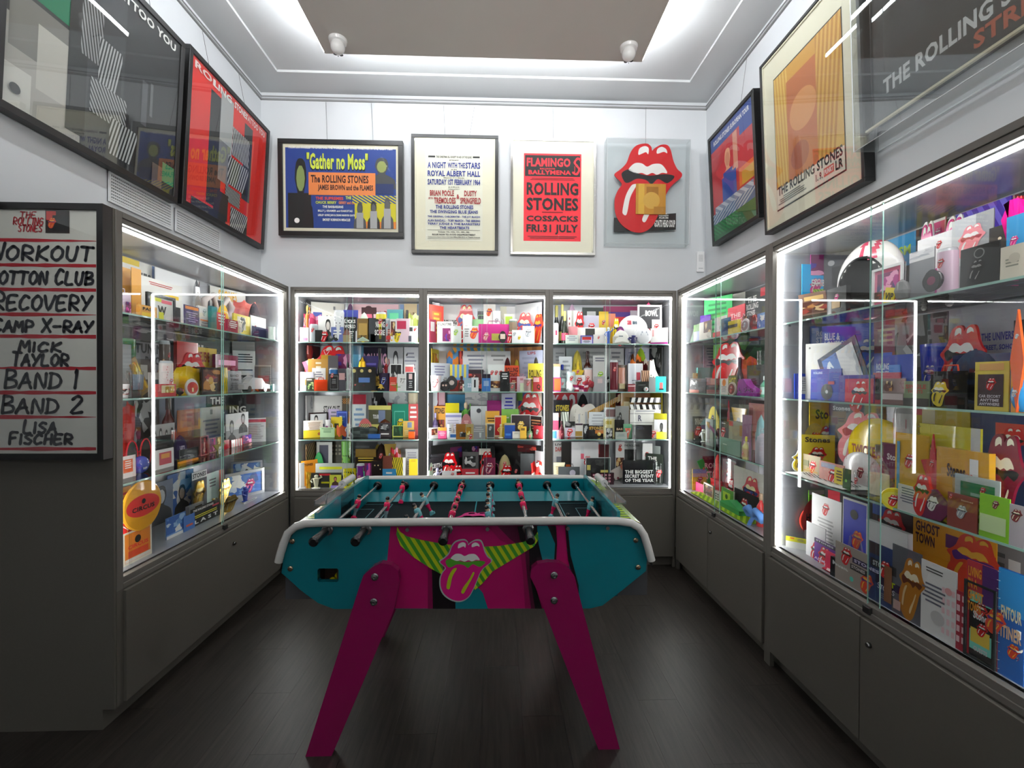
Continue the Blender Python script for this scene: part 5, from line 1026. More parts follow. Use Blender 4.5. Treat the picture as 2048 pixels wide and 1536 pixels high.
DATA = r'''
@L 1
card|254,510,320,600|b|3f78c8|q S 0 0 100 70|blue sky landscape poster|poster
card|236,519,304,612|b|eceae4|t k 4 16 92 20 STONES;b e8c81e 0 0 60 9;l k 40 44 50 20 3|white sign with black band lettering under a yellow strip|sign
card|321,535,399,610|b|8a4a2a|q C 0 0 100 60|strip of orange and brown photographs|photograph
card|420,564,491,620|b|f4f3ee|t f2b81e 22 4 52 20 STONES;b k 6 26 30 16;b c33 30 44 22 24;b k 60 30 30 22|white poster with yellow lettering and black and red blocks|poster
card|499,577,557,680|b|f0eee9|m k 2 1 96 98 1;t k 10 5 82 17 STONES;b k 8 26 84 9;t w 11 27.5 80 6 WITHSTAND;t k 10 37 80 4 FORCE + SLANDER;l k 40 44 54 48 7|white newspaper placard headed STONES WITHSTAND|placard
box|489,577,499,640|b|5a2a2c|t w 30 20 40 20 S|narrow maroon boxed set spine|book
card|311,548,398,640|c|f2f2f4|b e8d84a 48 22 6 5|large plain white envelope with a tiny yellow mark|envelope
card|245,536,262,622|c|eeb04a||tall amber folded card, its nearer half|folded card
card|264,537,283,630|m|eaa63e|b 4a4a3a 60 70 30 12|tall amber folded card, its farther half|folded card
card|283,562,365,640|m|f3f1ec|b k 30 36 30 20;b y 50 26 40 8;l c33 10 8 70 8 2;b k 64 50 30 40|white booklet with black wedges and a yellow strip|booklet
crystal|392,560,411,606|m|s||silver glitter ornament behind the winged emblem|ornament
bow|413,580,470,640|m|e8dcd8||winged red and white plush ornament|ornament
cloth|472,602,513,650|m|ef8a80,e87068||salmon pink folded pennant|pennant
bag|238,575,267,628|f|cbbccb|b y 0 50 16 50;q P 40 30 50 60|clear bag with purple print and yellow edge|bag
frame|294,590,350,644|f|dcdcd6,k|b d8d828 6 4 44 14;b e86a7a 50 8 44 14;t k 34 34 36 36 W;b d8d828 38 60 20 30|black-framed letter print with yellow and pink corners|picture
cap|503,610,548,672|f|3c3a40,3c3a40|l 555 10 20 80 60 4|black knitted hat before the newspaper placard|hat
card|397,614,425,660|f|dcdad6|T s 30 8 26;b d8824a 12 52 76 5;l 888 12 62 76 30 3|grey leaflet with orange lines|leaflet
box|423,613,434,660|f|1f7a80||narrow teal box|box
cap|432,610,476,648|f|e8b82a,222|s k w 0 0 100 100 5 .5|striped yellow and white cap|cap
book|468,630,501,668|f|efd84a|b efe6cf 20 10 50 60;T k 30 10 40|yellow booklet behind the white statuette|booklet
box|281,612,314,634|n|e8a43a|b y 8 50 60 30;t k 12 14 70 22 PASS|small orange and yellow ticket box|box
card|369,612,399,656|n|44356a|b e88a3a 6 4 88 14;l a9c 12 30 76 50 5|small purple card with an orange header|card
card|435,626,452,664|n|c8283a|l w 10 10 80 60 4|narrow red and white leaflet|leaflet
figure|477,640,492,668|n|efe4d4,f0e8dc,d||small white robed statuette|statuette
box|456,640,476,664|n|a8203c|l w 10 10 80 60 4|stack-like crimson card box|box
card|502,634,532,662|n|eef0f0|b 3aa 44 46 26 26;b c33 24 42 10 34|white ticket with red and teal print|ticket
pillow|509,655,541,676|n|2c2c50||folded navy cloth|cloth
mug|539,655,562,680|n|eefaf2,2a9a5a|b 2fae6a 0 10 100 60|green and white mug at the corner end|mug
@L 2
card|238,648,347,790|b|9b9aa0|q B 0 0 100 20;t 1c1c24 26 22 62 15 TUNING;t 1c1c24 44 41 38 13 ROOM|large grey sign reading TUNING ROOM|sign
card|350,652,476,730|b|26302c|t e9e7e0 6 14 34 24 Call;t 8fa29a 44 24 52 20 COLLECTOR|dark green banner with pale lettering|banner
card|464,684,510,740|b|8d8c8a|l 555 10 20 60 20 2;b c66 20 40 30 24|grey photograph with a small red block|photograph
card|512,678,560,790|b|d8d8dc|l 667 14 6 60 26 5;l 886 20 40 60 10 2|pale sheet covered in autographs|sheet
cup|247,678,283,740|c|3f8a4a,3f8a4a|b 5fae5a 0 10 100 50|green drinking cup|cup
box|354,684,396,740|c|c8261e|b e9e6dc 30 44 64 44;t k 36 48 52 18 Fed;b d8c83a 34 72 40 12|red carton with a white Fed label|carton
card|395,696,434,750|c|eac63a|t a33 4 10 56 22 BELIEVE;b w 50 50 40 40;t k 62 56 14 26 2|yellow sheet with rust lettering and the number 2|sheet
sleeve|464,700,512,775|c|efefec|l k 12 8 76 24 4;l k 8 46 84 6 1;q B 10 60 80 36|white sketch poster in a pocket|poster
box|431,710,476,745|m|7a2038|b eac 12 14 76 14;q R 20 40 60 50|maroon box with a pink title strip|box
bottle|240,684,260,760|m|181a18,151515,2a1a1a||dark bottle with a long neck|bottle
box|264,718,311,760|m|5a5450|b c9c6c0 34 16 30 40;t w 24 70 50 18 CREW|brown-grey CREW box|box
can|329,682,348,735|m|6a5a50||taupe metal canister|canister
card:r28|311,694,331,742|m|8a5228|s 8a5228 d8b890 0 0 100 100 3 .5|brown and cream wooden wedge|wedge
card:r-30|264,690,291,730|f|9a7c44|q Y 10 10 80 80|small bronze foil packet turned on its corner|packet
tongue|358,705,410,776|f|r||dark red emblem behind the yellow cap|emblem
card|512,712,541,790|m|2050b0|b 3a78d8 0 6 100 14;l w 10 30 70 40 4|bright blue plastic card|card
card|509,731,546,790|f|8a8684|b d9d6d0 0 0 100 6;b b05a60 20 40 70 22|grey booklet with a faded red block|booklet
cloth|356,732,447,790|f|efc81e,e8bc18||bright yellow scarf draped to the shelf|scarf
frame|402,735,443,790|f|6a4a3a,3a2a2a|q C 0 0 100 100;c d8a84a 46 50 18|dark framed picture with a gold shape|picture
box|442,735,455,790|f|8aa24a|s 8aa24a y 0 0 100 100 4 .4|narrow olive and yellow box|box
card|455,742,483,790|f|8e9094|t 333 20 16 60 12 BAND;t 333 20 36 60 10 TIME;l 555 14 56 70 36 4|grey card with dark stacked lettering|card
sleeve|238,684,264,784|f|c9c9cc||grey folder leaning at the near end|folder
glass|264,742,299,787|n|e8eef0|b 8a98a8 0 0 100 80|clear tumbler with silver band|tumbler
card|298,745,335,784|n|c2beb8|b 3a4448 16 30 62 26;l 777 20 76 60 12 2|silver plaque showing a dark car|plaque
can|328,722,357,776|n|efe6e2,efe6e2|l c8364a 6 4 88 60 6;T r 30 50 40|white and red patterned drinks can|can
shades|486,768,530,789|n|c8501a,efc21e||orange sunglasses with yellow lenses|sunglasses
car|488,755,540,786|f|bcbcbe,k||silver sketch model car|model car
box|315,768,352,796|n|cf2a2a|b efd8a0 20 10 70 60;q Y 40 20 50 50|small open red box with a yellow label|box
ball|360,775,373,796|n|4a3a36||small brown skull-like ball|ball
disc|373,762,398,790|n|f0eeea,c8281e|b eda 40 50 20 40|red badge with a white rim|badge
cup|240,768,270,800|n|e8e4e4|q R 0 30 100 60|clear cup with crimson contents|cup
card|543,752,560,788|n|f08a84|b 2a9a8a 0 60 40 40|coral and teal card by the corner light|card
box|533,768,546,788|n|d8f4f4|b 2aa 20 20 60 60|small white and turquoise box|box
@L 3
card|317,798,338,900|b|7d8b9e||narrow blue-grey panel|panel
card|268,800,318,900|b|6b6a68|q B 0 0 100 100 16|grey group photograph beside the dotted red cloth|photograph
card|349,793,414,870|b|8890a6|t 6a7288 4 24 92 30 ROLLING ST|faded blue-grey poster with wide lettering|poster
card|412,788,452,880|b|1a1b1d|t w 20 6 70 14 THE;t w 16 24 74 16 ROL;q B 0 50 100 40|black poster reading THE ROL, topmost part|poster
card|456,788,510,880|b|242426|t w 6 24 60 14 ING|black poster continuing ING beside the orange note|poster
card|515,783,556,880|b|3a3c40|q K 0 0 100 40;t w 50 22 46 14 THE|dark grey poster ending in THE|poster
card|492,790,508,807|c|e8862a|l a42 10 20 80 50 3|small orange note|note
cloth|240,800,277,910|c|d8382c,d03026||red cloth strip scattered with black dots|cloth
card|398,814,447,880|c|dcdad6|b 888 44 6 10 12;l 99a 14 30 70 60 6|white letter over the black poster|letter
card|452,826,497,890|c|8a8a8a|b c0c0c0 0 0 100 50;v 1a1a1a 4 20 40 80 999;v 161616 54 4 40 60 999|black and white photograph of two dark figures|photograph
card|484,806,555,880|c|9cc0e0|b e8f0f8 40 0 60 70;v 1c1c20 34 8 34 70 e0c0a8;b 222 0 90 100 10|pale blue photograph of a person in a dark coat|photograph
bottle|330,794,362,890|m|5a1a10,3a2414,b8281e||amber liquor bottle with a red label|bottle
sleeve|354,815,402,890|m|d87a3a|b a84a20 40 8 50 30;b 7a2a2a 0 46 100 54|orange and maroon record pocket|record sleeve
card|303,848,350,900|m|b9b9b9|v 222 2 16 26 70 ddd;v 333 26 10 24 70 ddd;v 222 50 16 24 70 ddd;v 333 74 12 24 70 ddd;b c33 50 76 50 12|black and white photograph of four people|photograph
card|482,833,534,896|m|cfcfcf|b c02a44 0 6 100 12;l 999 8 26 84 64 9|grey leaflet with a crimson band|leaflet
card|530,852,557,890|m|8c8a80|q B 0 0 100 80|small grey group photograph at the corner end|photograph
box|298,872,346,935|f|201f22|l 444 10 20 80 40 3|black carton|carton
shades|250,874,305,912|f|d8202e,2a1c1c||large red-rimmed sunglasses|sunglasses
cap|350,870,388,905|f|3b2b52,2c2040|t d8d0e8 2 40 60 30 LET'S|purple cap|cap
card|360,895,412,935|f|8a8f92|q B 0 0 100 100 6|grey metallic card|card
book|360,925,397,946|n|e8862a||orange booklet lying low|booklet
book|463,878,486,914|f|c9303a|s c9303a w 0 0 100 100 5 0|red and white striped stack of booklets|booklet
frame|400,872,416,905|f|a82a34,c88|q R 0 0 100 100|first small red box of the row beyond the cap|box
frame|417,876,431,905|f|8a3a48,c99|q P 0 0 100 100|second small red box of the row beyond the cap|box
frame|432,872,446,900|f|b8a03a,665|q Y 0 0 100 100|small olive framed box at the row's end|box
book|447,880,459,918|f|c0202e||upright red booklet beside the striped stack|booklet
card|485,870,503,905|f|5a6a9a|q P 0 0 100 100|small violet patchwork card|card
card|487,886,504,905|n|c02a3c|q R 0 0 100 100|crimson photo card|card
tri|428,888,452,924|n|a89858,886||small brass pyramid|ornament
ball|270,911,312,958|n|3f4fae,w|b e8eaf2 10 0 80 40;t w 30 70 40 24 VIP|round blue and white VIP money box|money box
card|240,912,272,970|n|eee0dc|b e8683a 20 16 60 60;l w 26 22 48 40 4|white card with an orange panel, nearest end|card
card|311,898,348,950|n|f0ecea|b c84a5a 20 16 66 64;b e8a04a 30 24 46 24|white card with a red and orange panel|card
@L 4
card|335,944,386,1040|b|4a7ac8|q S 0 0 100 100;v 242428 24 30 60 70 d8c0b0|blue poster of a person in a dark outfit|poster
card|287,965,346,1045|b|8490a8|v 4a4c52 20 10 76 90 dcdcdc|grey-blue portrait poster|poster
card|240,974,262,1030|b|e8962a|b k 0 60 100 30;l c33 10 10 80 30 3|orange poster at the near end|poster
card|263,978,279,1015|b|2a1c20|q R 0 0 100 100|dark red picture|picture
card|505,884,564,985|b|1d1e1f|m c8c4b8 4 4 90 92 1;t w 10 10 40 8 THE;b w 54 13 30 1;t w 28 28 56 20 ING;t w 50 58 44 14 STONES|black blackboard-style sign reading THE ING STONES|sign
card|412,943,449,1010|c|d8efe8|b f09080 70 0 30 100;l 777 10 20 50 30 3|mint and coral leaflet|leaflet
card|384,942,414,1010|c|3f4248|b f2f2f2 0 0 100 20;t 222 6 4 88 12 STONES|grey photo card with a white title strip|card
frame|462,915,526,965|c|8a9ab4,9a9ca2|q S 0 0 100 100;v 3a3e48 34 20 30 70 889|silver-framed blue-grey picture|picture
frame|450,936,528,1000|m|9aa2b4,a8aab0|q S 0 0 100 100;T p 50 30 30|silver frame with a blue picture and a pink emblem|picture
book|520,925,546,985|m|3a3c52|m 667 6 3 88 94 3|dark phone-shaped case|phone case
tongue|389,962,412,1012|m|g||gold emblem trophy in a clear pocket, nearer one|emblem trophy
tongue|440,958,463,1002|m|g||gold emblem trophy in a clear pocket, farther one|emblem trophy
box|525,944,544,1002|f|e87a2a|b f2ecd8 20 20 60 30;c w 50 72 26;c k 50 72 16|orange and cream pocket player|music player
card|542,960,562,995|n|5aa0e0|b w 0 60 60 40;l w 20 20 60 20 2|sky blue card near the corner light|card
figure|482,972,512,1012|f|2440a8,2440a8,c8c8b8||blue statuette waving a banner|statuette
box|378,1008,407,1045|f|8f9298|b 333 40 14 50 60|grey and black instrument box|box
figure|424,995,441,1042|f|d9b24a,e8d08a,k||tall slim gold award|award
tongue|449,992,477,1052|f|g||gold emblem statue standing on the base|statue
card|383,1008,440,1066|n|17181a|t w 6 8 70 12 THE ROLLING STONES;b c8485a 72 22 24 10;b f0e83a 4 44 84 4;b f0e83a 12 54 76 4;t e8e8e8 10 68 80 20 L A S T|black box sign with two yellow lines|sign
card|488,1000,514,1030|n|c8ccd0|b 8a9096 14 20 70 50|small framed silver plate|plate
card|333,1030,372,1100|n|7aa8e4|q S 0 0 100 80;b f2f2f2 0 86 100 14|blue and white sky card|card
card|368,1030,390,1070|n|4a7ac4|b d8604a 20 60 60 14|small blue card with a red foot|card
bucket|244,1018,326,1118|f|cf2a2a,w|b efc81e 2 14 96 56;b cf2a2a 0 74 100 20;g w 0 80 100 10 9 1;l k 10 24 30 34 4;l k 62 24 30 34 4|red and yellow circus bucket with a white rim|bucket
card|246,1058,304,1130|n|f2ecd8|b ef8a2a 6 5 88 88;c k 50 30 12;t e33 16 42 70 12 CIRCUS;b e8502a 16 60 70 20;b f4eadc 6 82 88 10|orange circus card before the bucket|card
disc:k|246,986,324,1036|m|e8a42a,d8302a|t k 10 50 80 26 CIRCUS;c k 50 26 14|orange and red circus lid resting on the bucket|lid
@B1 1
card|600,590,623,650|b|262829|t w 10 8 70 8 THE ROLLING;t w 10 22 80 20 STONES|black poster reading THE ROLLING STONES|poster
card|622,601,689,660|b|ece9de|t k 42 30 40 34 JAR;b 4a5aae 6 24 26 30;b 888 66 8 6 8|cream sign with black letters and a blue picture|sign
card|697,603,797,670|b|f1c6cc|t c8505a 56 16 38 14 Win Tickets!;v 4a1c22 18 4 44 96 e86a84;b 4a1c22 26 8 30 16|pink WIN TICKETS poster with a dark-haired bust|poster
card|800,604,836,660|b|8fa8d4|b e8ecf4 30 30 60 50|pale blue and white poster|poster
cloth|600,628,646,670|c|b83a5c,d86a84,eac||red and pink striped folded cloth|cloth
figure|607,610,619,655|c|b86a2a,d9b24a,n||gold-topped wooden award|award
cap|687,607,710,632|c|6a4a6a,5a3a5a|l w 10 40 80 20 2|plum cap|cap
card|636,632,673,665|c|efedea|v 242424 24 12 60 86 e8e0d8|white T-shirt print of a dark-haired bust|shirt
card|685,620,716,640|m|37409a|b w 0 60 100 14|navy and white banner|banner
card|687,634,713,676|m|17171b|t w 8 10 84 14 LICKS;t w 8 30 84 14 WORLD;l w 30 56 50 30 4|black card with white stacked lettering|card
card|808,606,834,630|c|c6b08a|t 6a4a2a 10 20 80 40 STONES|tan label card|card
box|774,619,806,655|m|3f8a90|b 5ab88a 16 10 56 30|teal box|box
cloth|816,624,836,655|m|e8ecb8,c8d070||pale and yellow-green scarf|scarf
wine|807,620,819,650|m|1a1414,1a1414,333||black stoppered bottle|bottle
cap|714,625,739,650|m|dcebd8,c8dcc4|l 8a8 10 20 80 60 3|white-green cap|cap
box|714,637,738,660|f|8a6a2c|b c8a04a 14 20 70 50|bronze box|box
box|736,636,751,668|m|3c3f42||slate grey box|box
can|750,624,771,655|m|e8d83a,555||yellow tin with a dark lid|tin
card|748,638,771,668|f|1b1b1c|t w 6 10 88 26 PARKING;t w 6 46 88 24 SCARE|black card with two rows of white letters|card
can|768,637,779,668|f|a8b0b8||silver can|can
card|780,638,795,664|f|f2f0ee|q C 10 10 60 60|white photo card|card
card|793,637,819,662|f|f0d4e0|b c82050 4 10 70 34|white and magenta card|card
box|600,655,617,684|n|efeef0|b c8a 30 70 60 20;c b8b8c0 50 50 14|white carton at the end|carton
can|617,648,633,684|n|c4ccd0||brushed silver canister|canister
can|666,620,686,664|f|eceef0|l 556 6 10 88 50 4|white can with grey bands|can
box|630,660,644,684|n|1f2420||black box beside the emblem pin|box
tongue|641,662,656,683|n|r||small red emblem pin|pin
disc|655,664,669,684|n|1c1c1c,2a3a34|c 888 50 50 30|black round watch, first of two|watch
disc|665,661,679,683|n|7a3030,1c1c1c|c ccc 50 50 30|dark red round watch, second of two|watch
card|662,654,687,674|f|6a78b8|l w 10 20 80 40 2|small blue ticket|ticket
house|686,656,701,684|f|a8946a,8a5a4a||little sandstone house model|house model
card|680,668,699,684|n|c8d8cc||pale green card|card
tongue|719,646,739,684|f|y||pale gold emblem award|award
box|741,668,756,684|n|222||black box by the yellow award|box
can|752,652,769,684|n|4a4a4c||dark grey can|can
card|770,658,784,684|f|8a3a34|l eba 10 10 80 30 2;b c22 20 50 60 30|brick red packet|packet
tongue|788,653,804,676|f|y||small bright yellow emblem magnet|magnet
jar|776,666,790,684|n|c8783a|q Y 0 0 100 100|amber candle jar|candle
card|794,663,807,684|n|5a4a7a|c c8a 30 40 20|purple phone cover|phone cover
card|806,652,835,684|f|f0f0f2|b 3a3a3a 44 8 22 24;T r 74 8 20;b 556 38 60 20 34|white card of small stickers|sticker card
card|711,662,725,684|n|efeff4|b 445 30 50 60 40|small white leaflet|leaflet
@B1 2
card|608,688,640,745|b|3a1c22|q R 0 0 100 100|dark red photo panel|photograph
tongue|628,688,698,745|b|r||large padded red lips|cushion
card|724,688,775,735|b|241a30|t d8a0c0 4 14 92 30 ROLLING;t d8a0c0 10 48 84 14 TOUR|dark card lettered in pink|card
card|773,693,808,750|b|bcbcc0|v 2a2c30 20 8 64 92 dcdcdc;b 2a7a70 30 60 40 24|black and white portrait in a green frame|photograph
card|806,694,836,745|b|d8d8dc|l 99a 10 12 80 70 8;T k 20 14 14|white signed letter|letter
cbottle|600,690,613,750|c|c8d8dc,7a2a22,8a2a20||slim clear bottle|bottle
box|703,682,726,730|c|2f6a88|b 4a9ac0 10 20 70 40|blue clear-fronted box|box
card|671,708,701,745|c|4a3070|q P 0 0 100 100|purple photo card|card
box|725,712,757,745|c|33246a|l 6a5ac0 10 20 80 30 2|deep violet box|box
pass|642,698,662,742|m|c8982e,w|b 2a2a1c 20 40 60 30|mustard lanyard pass|pass
card:r-22|611,700,643,748|m|e9e6e0|b d86a8a 0 0 34 100;c 3a4a3a 66 50 14|pink and white ticket turned aslant|ticket
box|616,718,657,752|f|c8964c|l efe2c8 36 10 30 50 4|kraft cardboard box|box
card|656,711,676,750|f|5a5458||taupe card|card
wine|751,696,765,765|m|141613,141410,d9b24a|T g 20 0 60|black champagne bottle with a gold emblem|champagne bottle
figure|765,714,778,760|m|8a1c22,e0b0a0,d||crimson gnome-like statuette|statuette
crystal|713,713,733,748|f|a||gold crumpled foil ornament|ornament
card|624,736,651,770|f|f0eeea|l 889 14 16 70 30 3|white note card|card
can|656,736,673,762|n|3a78b8||blue tin|tin
card|676,737,691,760|f|4a4650|b d8a8a8 10 20 80 30|grey cassette with a pink label|cassette
figure|687,724,702,775|f|d8d8d8,222,k||black and white striped statuette|statuette
box|700,734,751,785|f|1c1814|c d8c878 16 16 8;c d8c878 46 16 7;c d8b888 78 16 7;b 5a82c8 34 44 44 20|black display tray of round pins|display tray
frame|780,728,804,782|f|d8dadc,f2f2f2|q B 0 0 100 100|white-framed grey picture|picture
card|809,729,828,760|f|e86a6a|m w 0 0 100 100 8|red card with a white border|card
card|795,748,817,784|n|f0f0f0|T w 20 10 60|white card with an emblem outline|card
card|600,744,627,784|n|e8e4f0|b ef9a5a 36 40 30 30|white folder with an orange dot|folder
card|612,756,629,784|n|4a4434|b e8e4d8 10 8 60 10;q G 10 30 80 60|dark olive booklet|booklet
bag|627,755,653,784|n|f04a1e,e84018||bright orange pouch|pouch
box|658,748,678,784|n|2a2a2c|m 999 10 10 80 80 3;l 999 24 30 50 30 3|black labelled box|box
figure|679,762,699,785|n|a4a6a6,c8caca,s||silver knight-like statuette|statuette
cup|756,746,779,784|f|2a1c3c,2a1c3c|T b 20 14 56|dark violet cup with a blue emblem|cup
card|720,758,734,784|n|eab4c0|b 8a2038 0 0 100 16;c 4a1a2a 50 50 12|pink and maroon card|card
figure|736,756,756,785|n|d9b24a,e8d08a,a||gold sculpture award|award
car|756,768,768,785|n|d9b24a,a||tiny gold model car|model car
card|779,754,793,772|f|d8402c|l f8b8a0 8 40 84 20 2|red hotel key card|card
card|779,767,809,785|n|7ab42a|l 4a8a1a 10 20 80 40 2|lime green card|card
frame|811,744,831,785|n|2c2c30,f4f4f4|b e8c8c8 30 6 40 30;l ccc 26 46 50 44 4|black leaflet on a white mount|leaflet
egg|703,760,719,785|n|c8a898||small carved skull|skull
@B1 3
card|626,791,700,860|b|e2e0dc|t k 28 26 44 16 STAY OUT;t k 10 46 86 16 R.S. STAFF ONLY|white STAY OUT notice|notice
card|602,790,627,850|b|cfcfd0|q W 0 0 100 100|creased grey-white sheet|sheet
card|720,784,836,850|b|b4b4b8|q B 20 0 20 60;q W 50 0 50 60|grey photographic backing sheet|poster
card|684,792,700,840|b|4a4030|s e8a040 k 6 6 88 14 4 .6;q Y 0 40 100 60|dark card with a hazard strip|card
cap|752,794,776,830|c|16161a,101012|c 555 50 40 8|black cap behind the bumper plate|cap
card:r8|769,783,786,815|c|7a1c3c|l e8a8b8 14 20 70 40 3|maroon hang tag|tag
card|704,789,732,830|c|e8f0f0|b b8203a 0 0 100 24;l 8ac 10 34 80 50 4|red-headed white calendar sign|calendar
cup|815,786,835,825|c|efe0c0,efe0c0|s e8a838 k 0 60 100 30 4 .5;b c33 0 10 100 30|striped popcorn cup|cup
frame|617,824,656,870|c|f0f0f0,2a1a1c|v 161616 12 6 50 90 f0e8e0;b 446 60 50 36 14|black-framed picture of a dark-haired bust|picture
card|656,818,678,860|c|c8b8d8|l 778 10 10 80 40 3|lilac ticket|ticket
card|673,822,695,862|c|2f4aae|q S 14 20 60 30;m 6a8ae8 6 4 88 92 4|blue framed card|card
card|737,811,782,860|m|55553a|b e8e07a 0 0 100 14;b e8e07a 0 62 100 14;b 7a88a8 44 16 30 40;t w 20 30 26 14 TOUR|olive bumper plate with two yellow bars|plate
box|784,808,817,865|m|2a8a72|m 6ac8b0 14 22 64 70 3;T y 32 46 40|teal box with a yellow emblem|box
card|817,808,836,850|m|d85a5a|l w 10 8 80 44 3|coral red leaflet|leaflet
card|662,834,684,862|m|e8cc1e|b 3a3414 30 34 40 26|yellow caution card|card
mug|645,840,661,872|m|efecec|c 8a4a7a 50 40 24|white china piggy mug|mug
disc|717,834,743,870|m|e8a0a0,d86a6a|s efd8a0 3a2a1a 0 30 100 40 5 .5|round red and white badge with a hazard band|badge
crystal|752,838,784,882|m|5a2c14||copper-brown wreath|wreath
cloth|702,853,751,884|f|4a5250,5a6462,3c4240||grey patterned bundle of lace|lace
card|607,840,646,884|f|f4e8dc|b e8c82a 0 56 100 44;l a86 20 12 70 50 6;c b86a3a 80 80 9|white and yellow card with brown print|card
card|640,855,669,884|f|a8c89a|l 5a7a5a 10 10 80 50 4|sage green letter|letter
mask|671,848,690,884|n|c8603a||orange fringed mitten|mitten
figure|689,847,700,884|n|d8d8d4,f0f0f0,k||silver rearing statuette|statuette
card|758,846,783,882|f|3a3034|q B 12 10 70 50;b e8e4e0 16 74 64 10|dark frame portrait with a white caption|picture
card|785,851,810,884|f|5a8a6a|m e0e05a 0 0 100 100 5;q G 10 8 80 84|green photo card with a yellow border|card
card|806,842,828,884|f|d8b058|b 7a88a0 40 8 40 34;l e8d8a0 10 60 60 30 3|gold photo card|card
lighter|817,860,829,884|n|ef5a1e||orange lighter|lighter
book|736,868,760,885|n|2f68b8||blue leather wallet|wallet
@B1 4
card|600,883,630,960|b|c8a070|s c8a070 3a2a1a 0 0 100 60 6 .7|hazard-striped board|board
card|640,882,700,950|b|3a382c|g 8a8470 26 10 60 30 5 3|dark panel with rows of pegs|panel
card|700,884,755,950|b|55585a|l 7a7c80 10 10 70 40 3|slate grey jacket panel|jacket
card|790,884,836,950|b|d8d8d4|l e8e8e8 20 20 60 40 3|pale folded papers|papers
card|633,884,664,940|c|f0f0ec|b 4a4a60 18 8 58 52;b 8a8aa8 20 64 54 20|white board with grey pictures|board
cup|681,883,700,935|c|8fd86a,9ad87a|s e8c03a k 0 30 100 30 4 .5|green goblet with a striped band|goblet
disc|746,883,766,905|c|f0e8d0,c8a83a|g 3a3a2a 20 20 60 60 3 2|gold and white round badge on the hat|badge
cap|745,888,778,950|m|3a2a24,2a1c18||brown leather hat|hat
box|711,898,752,950|m|2a1e12|b 8a6a1a 0 0 100 24;l d8b83a 6 26 88 14 2;l 889 10 50 70 30 3|black and gold comb-like box|box
tri|768,888,792,950|c|c8a850,k||gold and green wand|wand
cloth|779,893,802,940|m|c8303a,eab,8a5a2a||crimson knitted scarf end|scarf
card|811,898,836,975|m|e8e8ea|l aab 8 10 84 70 10|long typed set list|list
cap|600,905,624,945|m|5ac87a,efefef|T r 20 20 40|green and white cap|cap
card:y-8|602,918,634,960|f|ef9a1e|T r 30 50 56;t 5a2a10 10 12 60 10 STONES|orange card with red lips|card
box|631,927,707,965|m|c8ccc8|b e8e83a 10 14 60 12;c 444 64 60 14;b 666 4 70 90 10|silver bulky radio|radio
box|616,946,682,985|f|3c3c38|b c8303a 34 4 34 14;b d8d02a 40 60 24 12|dark display case with a red title|case
card|659,950,682,985|n|e8e84a|v 5a3a2a 20 14 60 70 e88a7a;b b8a0f0 10 82 80 18|yellow-edged portrait card|card
figure|618,950,642,985|n|ece8c8,f4f0d8,w||cream crowned statuette|statuette
mug|681,938,713,985|n|e8d81e,e8d81e|s e8d81e k 0 0 100 100 5 .6|yellow and black striped mug|mug
card|600,925,609,985|n|f4f4f4||tall white folder at the end|folder
cloth|610,943,619,975|n|c8982a,e8c04a||thin gold strap|strap
card|781,915,811,970|f|e8c81e|s e8d020 2a2410 0 0 80 100 7 .5;b f4f4f4 82 0 18 100|yellow and black zigzag card|card
box|766,912,784,960|f|7a4438||brown box|box
card|818,918,835,975|f|ffd21e|l c89a10 20 4 60 10 2|bright yellow folder|folder
can|711,928,728,965|f|7a2a8a|b 6ac83a 0 0 100 30;T p 20 44 50|purple and green can|can
card|729,926,744,965|f|2a2030|q P 0 0 100 100|violet and pink photo card|card
box|743,922,765,965|f|241a1a|c f8d8a0 30 16 6;c f8d8a0 60 16 6;c f8d8a0 80 30 5|dark box dotted with lights|box
card|727,943,745,965|n|4ad0a8|l 2a8a6a 20 10 40 20 1|mint green card|card
card|744,938,758,965|n|e8a83a|l 8a5a1a 20 20 60 30 2|amber card|card
card|764,938,792,965|n|3a98d0|l w 20 16 60 20 1|blue ribbon rosette card|rosette
@B2 1
card|866,602,886,660|b|f4f4f4|l a88 30 50 60 10 2|white square sleeve|record sleeve
card|886,606,921,665|b|f0efed|t 2a2a2a 6 36 72 12 ROLLING;t 2a2a2a 6 50 70 12 STONES;t e8603a 8 66 64 9 FORTY|white sleeve lettered FORTY|record sleeve
card|1030,600,1086,660|b|e6e6e8|q W 60 10 30 50|large white record box|record box
card|1000,613,1033,660|b|f0eed8|b f0f0f0 40 0 60 40|cream sheet|sheet
tongue|912,609,950,660|b|c||blue, gold and red lips cutout|emblem cutout
box|955,618,969,650|b|26242a||black box edge|box
can|857,606,873,684|m|c04058,a82a44|b f0d0d8 10 60 50 24|crimson tall tin|tin
box|860,613,887,660|m|e0483a|b c86a30 12 16 70 70;l e8c04a 18 20 56 60 5|red box with a gold panel|box
bag|942,628,986,665|c|a8d8a0,b8e0b0|l 6a9a6a 30 30 20 40 2|mint green drawstring bag|bag
card|967,608,991,650|c|f0ece6|T o 24 10 50|white card with an orange and pink emblem|card
cup|924,630,945,668|m|f2f4f8,f2f4f8|T r 20 30 40|white tumbler with a red emblem|tumbler
card|1009,628,1026,668|m|e8f0d0|b a8c83a 10 8 80 24|white card with a lime strip|card
mug|983,622,1004,660|m|f2f4f6|T s 22 10 54|white mug with a blue-grey emblem|mug
tongue|1032,625,1066,684|m|c||large sky blue and orange emblem|emblem
can|1018,638,1035,670|f|7a8a7a|s 8a9a9a a87a5a 0 0 100 100 6 0|striped tin|tin
card|874,643,906,684|f|f0efe9|t 444 6 6 84 12 ROLLING STONES;q P 34 30 50 60|white leaflet with a pink picture|leaflet
